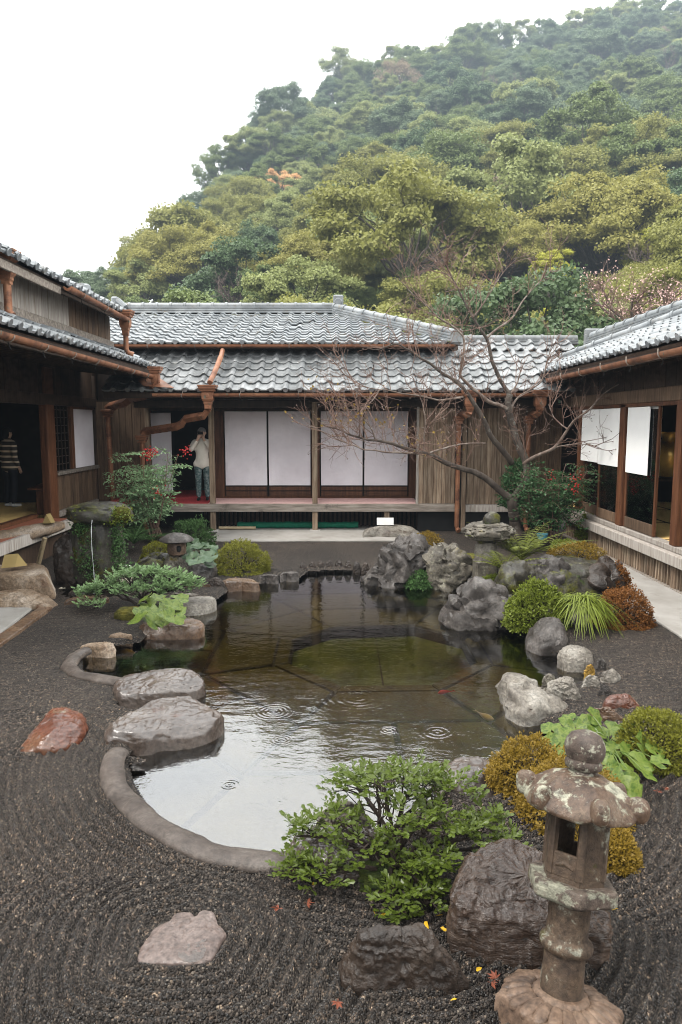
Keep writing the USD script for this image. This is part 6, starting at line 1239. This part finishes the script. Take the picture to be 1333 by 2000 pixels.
azalea((978, 1112, 1450, 1560), 'leaf_orange', 'orange yellow azalea behind the stone lantern roof on its left', 5, 2600, .02, rough_=.3)
azalea((1050, 1240, 1490, 1640), 'leaf_orange', 'orange azalea hidden behind the stone lantern roof', 6, 2400, .02, rough_=.3)
azalea((1165, 1255, 1625, 1705), 'leaf_orange', 'small orange azalea right of the stone lantern fire box', 7, 1500, .019)
azalea((1240, 1380, 1392, 1510), 'leaf_azalea', 'golden green azalea cut by the right edge beside the large leaved plant', 8, 2600, .022, rough_=.25)
azalea((1090, 1190, 1062, 1100), 'leaf_orange', 'low orange green ground shrub on top of the planted mound', 9, 1100, .028, z0=.35, name='ground_shrub')
azalea((1195, 1235, 1105, 1160), 'leaf_rust', 'small reddish fern like tuft at the right tip of the mound', 10, 700, .03, z0=.1, name='ground_shrub')
azalea((330, 410, 1018, 1072), 'leaf_fern_dark', 'loose green shrub in front of the veranda post beside the nandina', 12, 900, .045, rough_=.4, name='leafy_shrub')
azalea((270, 330, 1060, 1105), 'leaf_azalea', 'mossy yellow green tuft left of the little lantern', 13, 900, .03, z0=.1, name='ground_shrub')
azalea((940, 1010, 1125, 1160), 'leaf_lime', 'yellowish low ground plants below the fern on the mound', 14, 700, .03, z0=.05, name='ground_shrub')
azalea((800, 848, 1118, 1150), 'leaf_fern_dark', 'small green fern tuft between the two big water rocks', 15, 500, .04, z0=-.08, name='ground_shrub')
azalea((1085, 1135, 1055, 1075), 'leaf_lime', 'small lime green tuft near the tub', 16, 300, .03, z0=.4, name='ground_shrub')

def layered_shrub(name, label, base, reach, height, mat_, seed, pads, leaf, per, tpl=LEAF, stems=8, droop=.0, twigmat='dark_stem', mosslabel=None):
    """A spreading clipped bush: crooked dark stems that carry flat pads of leafy sprays."""
    r = np.random.default_rng(seed); t = thing(name, label, 'shrub'); base = np.asarray(base, float); wood, P, D = [], [], []
    for i, (dx, dy, z, rad) in enumerate(pads):
        c = base + [dx * reach, dy * reach, z * height]; st = base + r.normal(0, .04, 3) * [1, 1, 0]
        mid = st + (c - st) * .5 + [0, 0, .12 * height] + r.normal(0, .03, 3) * reach; p = curve([st - [0, 0, .04], mid, c], 9); p += r.normal(0, .008, p.shape) * reach; wood.append(tube(p, np.linspace(.016, .006, 9) * reach / .55, 6))
        for k in range(per):
            a = r.uniform(0, 6.28); q = rad * math.sqrt(r.random()); e = c + np.array([math.cos(a) * q, math.sin(a) * q, (.10 * (1 - (q / rad) ** 2) + r.normal(0, .035) - droop * q / rad) * 1.]) * [reach, reach, reach]
            if k % 2 == 0: wood.append(branch(p[r.integers(5, 9)], e - [0, 0, .015], .005, .0022, 4, .09, r, 3))
            out = unit(np.array([math.cos(a), math.sin(a), .55]) + r.normal(0, .3, 3))
            m = r.integers(7, 12); sp = np.linspace(0, 1, m)                                       # a short spray with leaves on both sides and a tip whorl
            ax = np.cross(out, [0, 0, 1.]); ax = unit(ax); Ls = leaf * 2.1
            for j in range(m):
                s_ = 1 if j % 2 else -1; P.append(e + out * Ls * (sp[j] - .5)); D.append(out * (.35 + sp[j]) + ax * s_ * (1.1 - .6 * sp[j]) + [0, 0, .15])
    P, D = np.array(P), np.array(D)
    put('foliage', leafs(P, D, leaf, tpl, .18, r), mat_, t); put('stems', cat(*wood), twigmat, t)
    return t
sb = G(775, 1735, 0) + [0, .12, 0]
pads = [(-.55,-.05,.62,.26),(-.85,.05,.42,.2),(-.35,.25,.85,.26),(-.1,.1,1.0,.28),(.2,.22,.95,.26),(.5,.18,.85,.26),(.8,.05,.5,.22),(.98,-.06,.3,.18),(.05,-.15,.72,.28),(.35,-.08,.66,.27),(-.3,-.22,.45,.24),(-.62,-.28,.22,.2),(.12,-.4,.32,.24),(.3,-.33,.4,.2),(.62,-.12,.5,.22),(-.05,-.5,.1,.2),(.22,-.52,.12,.18),(-.15,.34,.8,.22),(.35,.36,.72,.2),(-.9,-.2,.15,.16)]
layered_shrub('clipped_shrub', 'large spreading green shrub with glossy leaves and dark stems at the near pond edge', sb, .57, .46, 'leaf_glossy', 4, pads, .036, 25)
put('moss_cushion', lump(G(740, 1735, .0) + [0, .08, .0], (.13, .1, .06), 61, .35, 4.), 'green_moss', None, smooth=True); lab(stage.GetPrimAtPath('/World/moss_cushion'), 'yellow green moss cushion at the foot of the large spreading shrub', 'moss')
vb = G(270, 1195, 0) + [0, .25, 0]
vp = [(-.7,.0,.55,.3),(-.35,.15,.85,.32),(0,.05,.95,.32),(.35,.1,.9,.3),(.65,.05,.8,.28),(.2,-.25,.6,.3),(-.2,-.2,.55,.3),(.5,-.2,.6,.26),(-1.,-.05,.35,.22),(.85,.1,.6,.22)]
layered_shrub('variegated_shrub', 'low pale edged green shrub spreading over stones between dark pool and pond', vb, .68, .42, 'leaf_variegated', 5, vp, .05, 40, LEAF4)
put('moss_cushion', lump(G(250, 1210, 0) + [0, .1, .03], (.16, .14, .09), 62, .2, 2.), 'moss', None, smooth=True); lab(stage.GetPrimAtPath('/World/moss_cushion_001'), 'moss cushion at the foot of the pale edged shrub', 'moss')
layered_shrub('creeping_sprig', 'small grey green sprig lying over the brown flat stone by the pool', G(180, 1185, .08), .3, .1, 'leaf_variegated', 6, [(-.3,0,.3,.3),(.3,-.1,.3,.3)], .04, 10, LEAF4)

def round_leaf(c, nrm, R, r, lobes=7):
    """one wavy round leaf, notched at its stalk"""
    n = 22; a = np.linspace(.25, 2 * math.pi - .25, n) + r.uniform(0, 6); x, y, z = frames(unit(nrm)[None], None); x, y, z = x[0], z[0], unit(nrm)
    rad = R * (1 + .07 * np.cos(a * lobes)) * r.uniform(.93, 1.05, n); wav = .1 * R * np.sin(a * 3 + r.uniform(0, 6)) + .05 * R * np.cos(a * lobes)
    ring = c + rad[:, None] * (np.cos(a)[:, None] * x + np.sin(a)[:, None] * y) + wav[:, None] * z + .12 * R * z; mid = c + .55 * rad[:, None] * (np.cos(a)[:, None] * x + np.sin(a)[:, None] * y) + .35 * wav[:, None] * z + .1 * R * z
    v = np.vstack([c[None], mid, ring]); f = []
    for i in range(n - 1): f += [[0, 1 + i, 2 + i], [1 + i, 1 + n + i, 2 + n + i], [1 + i, 2 + n + i, 2 + i]]
    return v, np.array(f)
def leopard(label, spots_, z0, mat_, seed, R=(.07, .1), hgt=.2, up=.75):
    r = np.random.default_rng(seed); t = thing('leopard_plant', label, 'plant'); root = np.mean([G(x, y, z0) for x, y in spots_], 0); root[2] = z0
    for (x, y) in spots_:
        hz = hgt * r.uniform(.55, 1.1); c = G(x, y, z0 + hz); nrm = np.array([r.normal(0, .35) + (c[0] - root[0]) * .6, r.normal(-.35, .3), up])
        lf = put('leaf', round_leaf(c, nrm, r.uniform(*R), r), mat_, t, smooth=True)
        put('stalk', tube(curve([root + r.normal(0, .03, 3) * [1, 1, 0], (root + c) / 2 + [0, 0, .05], c], 6), .004, 4), 'green_stalk', lf)
M('green_stalk', [(.1, .16, .04), (.16, .22, .06)], 6, rough=.4)
r_ = np.random.default_rng(3)
leopard('clump of large wavy bright green leaves behind the stone lantern on the right', [(1078,1425),(1075,1450),(1105,1440),(1090,1465),(1125,1425),(1115,1410),(1140,1445),(1165,1430),(1190,1425),(1215,1440),(1200,1465),(1230,1470),(1175,1470),(1185,1495),(1220,1500),(1250,1490),(1255,1455),(1280,1465),(1290,1490),(1265,1515),(1235,1525),(1200,1520),(1160,1450),(1140,1410),(1225,1425),(1160,1400),(1245,1430),(1190,1515),(1210,1545),(1230,1545)], .0, 'leaf_round', 31, (.06, .09), .16)
leopard('clump of round bright green leaves on the flat stone at the pond\'s left corner', [(277,1195),(295,1205),(290,1180),(313,1170),(310,1190),(330,1180),(325,1200),(345,1195),(300,1215),(320,1210),(338,1182),(270,1210),(350,1172),(285,1170),(340,1206)], .08, 'leaf_round', 32, (.09, .125), .2, 1.)
leopard('clump of blue green rounded leaves between little lantern and golden azalea', [(370,1075),(385,1068),(400,1072),(415,1070),(375,1090),(392,1085),(410,1088),(385,1098),(400,1096),(420,1082),(365,1084),(408,1100),(395,1063),(378,1063)], .05, 'leaf_teal', 33, (.1, .13), .3, 1.)

def fern(name, label, root, fronds, L, mat_, seed, droop=.8, width=.2, catg='fern'):
    r = np.random.default_rng(seed); t = thing(name, label, catg); root = np.asarray(root, float)
    for k in range(fronds):
        a = k * 2.4 + r.normal(0, .2); ln = L * r.uniform(.7, 1.1); s = np.linspace(0, 1, 16); el = r.uniform(.7, 1.25)
        d = np.array([math.cos(a), math.sin(a), 0]); p = root + (d * (s * math.cos(el) + s ** 2 * .35)[:, None] + np.array([0, 0, 1.]) * (s * math.sin(el) - droop * s ** 2 * .8)[:, None]) * ln
        side = np.cross(d, [0, 0, 1.]); tg = unit(np.gradient(p, axis=0)); P, D, Sz = [], [], []
        for i in range(2, 16):
            w = ln * width * math.sin(min(1, (1 - s[i]) * 1.25 + .08) * 1.57) * (.4 + .6 * min(1, s[i] * 4))
            for q in (-1, 1):
                P.append(p[i]); D.append(side * q + tg[i] * .45 + [0, 0, -.12]); Sz.append(w)
        P, D = np.array(P), unit(np.array(D)); x, y, z = frames(D, np.tile([0, 0, 1.], (len(D), 1)))
        lf = scatter((np.array([[0, 0, 0], [.13, .4, .02], [0, 1, -.05], [-.13, .4, .02]]), np.array([[0, 1, 2], [0, 2, 3]])), P, x, y, z, np.array(Sz))
        put('frond', cat(lf, tube(p, np.linspace(.006, .002, 16), 3, cap=False)), mat_, t)
fern('fern', 'large yellow green fern arching over the planted mound below the bare tree', G(1020, 1095, .38), 24, .85, 'leaf_fern', 41, .4, .2)
fern('fern', 'second pale fern left of the rocks on the planted mound', G(985, 1118, .3), 13, .6, 'leaf_fern', 42, .45, .2)
fern('fern', 'dark palm like fern between waterfall stone and copper pipe', G(262, 1062, .15), 20, .8, 'leaf_fern_dark', 43, .5, .14)
fern('fern', 'small dark fern behind the waterfall stone under the nandina', G(300, 1060, .0), 10, .5, 'leaf_fern_dark', 44, .8, .2)
def grass_clump(label, root, n, L, mat_, seed, bias=(0, -.5, 0)):
    r = np.random.default_rng(seed); t = thing('ribbon_grass', label, 'grass clump'); ms = []; root = np.asarray(root, float)
    for k in range(n):
        a = r.uniform(0, 6.28); ln = L * r.uniform(.6, 1.1); s = np.linspace(0, 1, 8); el = r.uniform(.5, 1.35); d = unit(np.array([math.cos(a), math.sin(a), 0]) + np.array(bias)); d[2] = 0
        p = root + np.array([r.normal(0, .05), r.normal(0, .05), 0]) + (d * (s * math.cos(el) * .8 + s ** 2 * .3)[:, None] + np.array([0, 0, 1.]) * (s * math.sin(el) - .95 * s ** 2.2)[:, None]) * ln
        sd = np.cross(d, [0, 0, 1.]); w = .0085 * np.sin(np.clip(1.1 - s, 0, 1) * 1.5) * r.uniform(.8, 1.3); v = np.vstack([p - sd * w[:, None], p + sd * w[:, None]]); i = np.arange(7)
        ms.append((v, np.vstack([np.stack([i, i + 8, i + 9], 1), np.stack([i, i + 9, i + 1], 1)])))
    put('blades', cat(*ms), mat_, t)
grass_clump('arching clump of yellow striped ribbon grass at the right pond edge', G(1142, 1212, .12) + [0, .15, .12], 420, .55, 'leaf_blade', 51)

def nandina(label, root, stems, height, spread, mat_, seed, sprays, leaf, berries):
    r = np.random.default_rng(seed); t = thing('nandina_bush', label, 'shrub'); root = np.asarray(root, float); P, D = [], []; w = []
    for k in range(stems):
        a = r.uniform(0, 6.28); e = root + np.array([math.cos(a) * spread * r.random() ** .5, .6 * math.sin(a) * spread * r.random() ** .5, height * r.uniform(.55, 1.)]); b = root + r.normal(0, .08, 3) * [1, 1, 0]
        p = curve([b - [0, 0, .05], (b + e) / 2 + r.normal(0, .05, 3), e], 8); w.append(tube(p, np.linspace(.010, .005, 8), 5))
        for _ in range(sprays):
            q = p[r.integers(3, 8)]; d = unit(np.array([*r.normal(size=2), r.uniform(-.1, .8)])); L = r.uniform(.2, .42); m = 5; x = q + d * L * np.linspace(0, 1, m)[:, None] + np.array([0, 0, -.12]) * (np.linspace(0, 1, m) ** 2)[:, None]
            w.append(tube(x, .003, 3, cap=False)); sd = unit(np.cross(d, [0, 0, 1.]))
            for i in range(1, m):
                for s_ in (-1, 1):
                    for j in range(3):
                        P.append(x[i] + sd * s_ * leaf * (.3 + .9 * j)); D.append(sd * s_ * .6 + d * (.5 if j % 2 else -.1) + [0, 0, -.25])
            P.append(x[-1]); D.append(d)
    put('foliage', leafs(np.array(P), np.array(D), leaf, LEAF4, .35, r), mat_, t); put('stems', cat(*w), 'twig', t)
    import trimesh
    ic = trimesh.creation.icosphere(1, 1.); iv, if_ = np.array(ic.vertices), np.array(ic.faces)
    for c, n in berries:
        q = np.asarray(c) + r.normal(0, 1, (n, 3)) * [.05, .05, .06]; put('berry_cluster', scatter((iv, if_), q, *[np.tile(v, (n, 1)) for v in np.eye(3)], np.full(n, .0125)), 'red_berry', t, smooth=True)
YN = 13.2
nandina('airy nandina with pale and reddish leaves and red berries in front of the open bay', G(315, 1050, 0) + [0, -.2, 0], 20, 1.75, .85, 'leaf_nandina_pale', 61, 12, .066, [(A(288, 888, YN), 40), (A(300, 884, YN), 25), (A(362, 880, YN), 30), (A(305, 960, YN), 12)])
nandina('dense bluish green nandina at the right of the bare tree with red berry spikes', G(1075, 1052, .2) + [0, .1, 0], 26, 1.35, .7, 'leaf_nandina', 62, 14, .055, [(A(1075, 925, 12.8), 9), (A(1078, 938, 12.8), 7), (A(1123, 948, 12.6), 14), (A(1127, 935, 12.6), 10), (A(1119, 962, 12.6), 8)])
azalea((985, 1050, 905, 985), 'leaf_nandina', 'silvery green ivy like growth hugging the trunk of the bare tree', 63, 420, .07, z0=.75, tpl=LEAF4, name='climbing_ivy', ratio=.6)
azalea((1140, 1188, 1010, 1048), 'leaf_lime', 'small shrub with pale green leaf rosettes against the right lattice', 64, 240, .075, tpl=LEAF, z0=.2, name='leafy_shrub')
lab(put('moss_cushion', lump(G(905, 1098, .05) + [0, .3, 0], (.36, .3, .07), 63, .25, 3.), 'moss', smooth=True), 'strip of yellow moss between lichen blotched boulder and stone ornament', 'moss')
# fallen leaves
fl = [(870,1805,'y'),(850,1790,'y'),(838,1815,'y'),(860,1812,'y'),(845,1822,'y'),(872,1818,'y'),(620,1725,'y'),(735,1775,'y'),(755,1783,'y'),(942,1890,'y'),(1208,1775,'y'),(880,1955,'y'),(660,1957,'m'),(970,1912,'m'),(960,1920,'m'),(600,1765,'m'),(730,1917,'m'),(545,1775,'m'),(575,1700,'m'),(1195,1540,'m'),(1285,1545,'m'),(1300,1540,'m'),(560,1560,'y') ]
fr2 = np.random.default_rng(9)
for x, y, k in fl[:-1]:
    c = G(x, y, .022); a = fr2.uniform(0, 6.28)
    if k == 'y': v, f = leafs(c[None], np.array([[math.cos(a), math.sin(a), .1]]), .036, LEAF, .05, fr2)
    else:
        ang = np.array([-1.2, -.6, 0, .6, 1.2, 3.1]) + a; v, f = cat(*[leafs(c[None], np.array([[math.cos(q), math.sin(q), .12]]), .036 if j < 5 else .02, (LEAF4[0] * [.7, 1, 1], LEAF4[1]), .03, fr2) for j, q in enumerate(ang)])
    lab(put('fallen_leaf', (v, f), 'leaf_yellow' if k == 'y' else 'leaf_maple'), 'small yellow leaf fallen on the dark gravel near the big shrub and boulders' if k == 'y' else 'small reddish maple leaf fallen on the dark gravel near the lantern', 'leaf', 'yellow leaves fallen on the gravel' if k == 'y' else 'maple leaves fallen on the gravel')

# ---------------------------------------------------------------- people
import manifold3d as m3
def body(bones, step=.02):
    """one continuous figure from (point, radius) chains"""
    import trimesh
    def ball(p, rad):
        return m3.Manifold.sphere(float(rad), 20).translate([float(q) for q in p])
    parts = []
    for ch in bones:
        for (p, a), (q, b) in zip(ch[:-1], ch[1:]): parts.append(m3.Manifold.batch_hull([ball(p, a), ball(q, b)]))
    M_ = m3.Manifold.batch_boolean(parts, m3.OpType.Add).refine_to_length(step); me = M_.to_mesh()
    t = trimesh.Trimesh(me.vert_properties[:, :3], me.tri_verts, process=True); trimesh.smoothing.filter_taubin(t, .5, -.52, 8)
    return np.array(t.vertices), np.array(t.faces)
def person(label, loc, yaw, H_, pose, mats, hair_mat, extra=None):
    t = thing('person', label, 'person'); k = H_ / 1.7; c, s = math.cos(yaw), math.sin(yaw)
    def W(v): v = np.asarray(v, float) * k; return np.column_stack([v[:, 0] * c - v[:, 1] * s, v[:, 0] * s + v[:, 1] * c, v[:, 2]]) + np.asarray(loc)
    J = pose
    skin = [[((0, .0, 1.44), .05), ((0, -.01, 1.5), .05)], [((0, -.005, 1.56), .085), ((0, .012, 1.62), .092)], [((0, -.02, 1.535), .055), ((0, -.045, 1.52), .045)], [((0, -.1, 1.565), .016), ((0, -.085, 1.6), .012)], [((.088, .01, 1.57), .02), ((.09, .01, 1.6), .02)], [((-.088, .01, 1.57), .02), ((-.09, .01, 1.6), .02)]]
    for sd in ('r', 'l'):
        sh, el, wr, hd, fd = J[sd]
        skin.append([(el, .042), (wr, .03), (hd, .036)])
        ax = unit(np.array(fd, float)); lat = unit(np.cross(ax, [0, .3, 1.])); b = np.array(hd, float)
        for i, (o, ln) in enumerate(((-.03, .06), (-.01, .075), (.01, .078), (.03, .06))):
            p0 = b + lat * o; p1 = p0 + ax * ln * .6; p2 = p1 + unit(ax + [0, -.2, -.3]) * ln * .5; skin.append([(p0, .011), (p1, .0095), (p2, .0085)])
        skin.append([(b - lat * .025, .014), (b - lat * .05 + ax * .02, .011), (b - lat * .055 + ax * .05, .009)])
    bd = body(skin, .022); put('body', (W(bd[0]), bd[1]), 'skin', t, smooth=True)
    hips = J.get('hips', (0, 0, .9)); top = [[((.0, .0, .88), .15), ((0, 0, 1.1), .145), ((0, .0, 1.32), .15)], [((-.14, 0, 1.38), .075), ((.14, 0, 1.38), .075)], [((-.1, 0, .86), .12), ((.1, 0, .86), .12)], [((-.1, 0, 1.25), .11), ((.1, 0, 1.25), .11)], [((0, 0, 1.4), .075), ((0, 0, 1.47), .062)]]
    for sd in ('r', 'l'):
        sh, el, wr, hd, fd = J[sd]; top.append([(sh, .075), (el, .06), (tuple(np.array(wr) * .85 + np.array(el) * .15), .046)])
    v, f = body(top, .03); put('coat', (W(v), f), mats[0], t, smooth=True)
    legs = []
    for x, (kn, an, toe) in ((-.1, J['legr']), (.1, J['legl'])): legs.append([((x, 0, .86), .1), (kn, .075), (an, .06)])
    v, f = body(legs, .03); put('trousers', (W(v), f), mats[1], t, smooth=True)
    for kn, an, toe in (J['legr'], J['legl']):
        v, f = body([[((an[0], an[1] + .03, .04), .042), ((toe[0], toe[1], .03), .032)]], .02); put('shoe', (W(v), f), 'black' if extra != 'pale' else 'white_card', t, smooth=True)
    v, f = body([[((0, .02, 1.63), .1), ((0, .035, 1.585), .096)], [((0, .06, 1.53), .075), ((0, .05, 1.6), .09)]], .02); put('hair', (W(v), f), hair_mat, t, smooth=True)
    for x in (-.033, .033): put('eye', (W(lump((x, -.083, 1.585), (.011, .008, .007), 1, 0, 1, 2)[0]), lump((0, 0, 0), (1, 1, 1), 1, 0, 1, 2)[1]), 'black', t, smooth=True)
    put('mouth', (W(lump((0, -.083, 1.525), (.022, .008, .005), 1, 0, 1, 2)[0]), lump((0, 0, 0), (1, 1, 1), 1, 0, 1, 2)[1]), 'lip', t, smooth=True)
    return t, W
M('skin', [(.5, .32, .23), (.56, .37, .28)], 5, rough=.5); M('lip', [(.4, .15, .12), (.42, .17, .14)], 5, rough=.5)
M('cream_coat', [(.72, .66, .57), (.8, .74, .66)], 9, rough=.9, bump=.8, bscale=60); M('grey_hair', [(.25, .24, .23), (.36, .35, .34)], 9, rough=.6)
M('pattern_trousers', [(.03, .05, .06), (.12, .2, .2), (.5, .52, .5)], 22, rough=.8); M('dark_trousers', [(.012, .014, .022), (.02, .022, .03)], 4, rough=.8)
n_ = {'ge': ('geometry', {}), 'w': ('wave_texture', {'wave_type': 'bands', 'bands_direction': 'z', 'scale': 2.9, 'profile': 'saw'}), 'rp': ('rgb_ramp', {'ramp': [(.0, (.03, .025, .022)), (.62, (.03, .025, .022)), (.68, (.42, .34, .25)), (1., (.42, .34, .25))]}), 'p': ('principled_bsdf', {'roughness': .9})}
MATS['striped_knit'] = usdkit.material(stage, '/World/Looks/striped_knit', n_, [('ge.position', 'w.vector'), ('w.fac', 'rp.fac'), ('rp.color', 'p.base_color'), ], surface='p.BSDF')
pa = np.array([A(398, 975, 15.6)[0], 15.55, FZ + .015])
photo_pose = dict(r=((-.17, 0, 1.37), (-.24, -.13, 1.2), (-.07, -.24, 1.44), (-.05, -.25, 1.5), (.3, -.1, 1)), l=((.17, 0, 1.37), (.24, -.13, 1.2), (.07, -.24, 1.44), (.05, -.25, 1.5), (-.3, -.1, 1)),
                  legr=((-.1, -.02, .48), (-.1, .02, .1), (-.11, -.14, .03)), legl=((.1, -.02, .48), (.1, .02, .1), (.11, -.14, .03)))
person('person in cream coat and patterned trousers holding up a phone behind the veranda post', pa, .1, 1.56, photo_pose, ('cream_coat', 'pattern_trousers'), 'grey_hair')
ph = pa + np.array([.02, -.27, 1.46])
lab(put('phone', box(ph - [.06, .005, .03], ph + [.06, .005, .035], .004), 'black'), 'phone held up in both hands of the person in cream coat', 'phone')
pb = np.array([A(22, 975, 14.8)[0], 14.8, .565])
rest_pose = dict(r=((-.18, 0, 1.36), (-.25, .04, 1.08), (-.22, -.08, .86), (-.22, -.1, .8), (0, -.1, -1)), l=((.18, 0, 1.36), (.25, .04, 1.08), (.22, -.08, .86), (.22, -.1, .8), (0, -.1, -1)),
                 legr=((-.1, -.02, .48), (-.11, .02, .1), (-.12, -.14, .03)), legl=((.1, -.02, .48), (.12, .02, .1), (.14, -.14, .03)))
person('person in striped knit top and dark trousers standing inside the dark left room', pb, 2.6, 1.62, rest_pose, ('striped_knit', 'dark_trousers'), 'black', 'pale')

# ---------------------------------------------------------------- misty air over the hill
MATS['misty_air'] = usdkit.material(stage, '/World/Looks/misty_air', {'v': ('principled_volume', {'color': (.72, .86, 1.), 'density': .00024, 'anisotropy': .1})}, [], volume='v.volume')
hz_ = put('haze', box((-520, -60, -1.6), (560, 700, 290), .01), 'misty_air'); lab(hz_, 'thin damp haze in the air before the far hill', 'haze', kind='stuff')
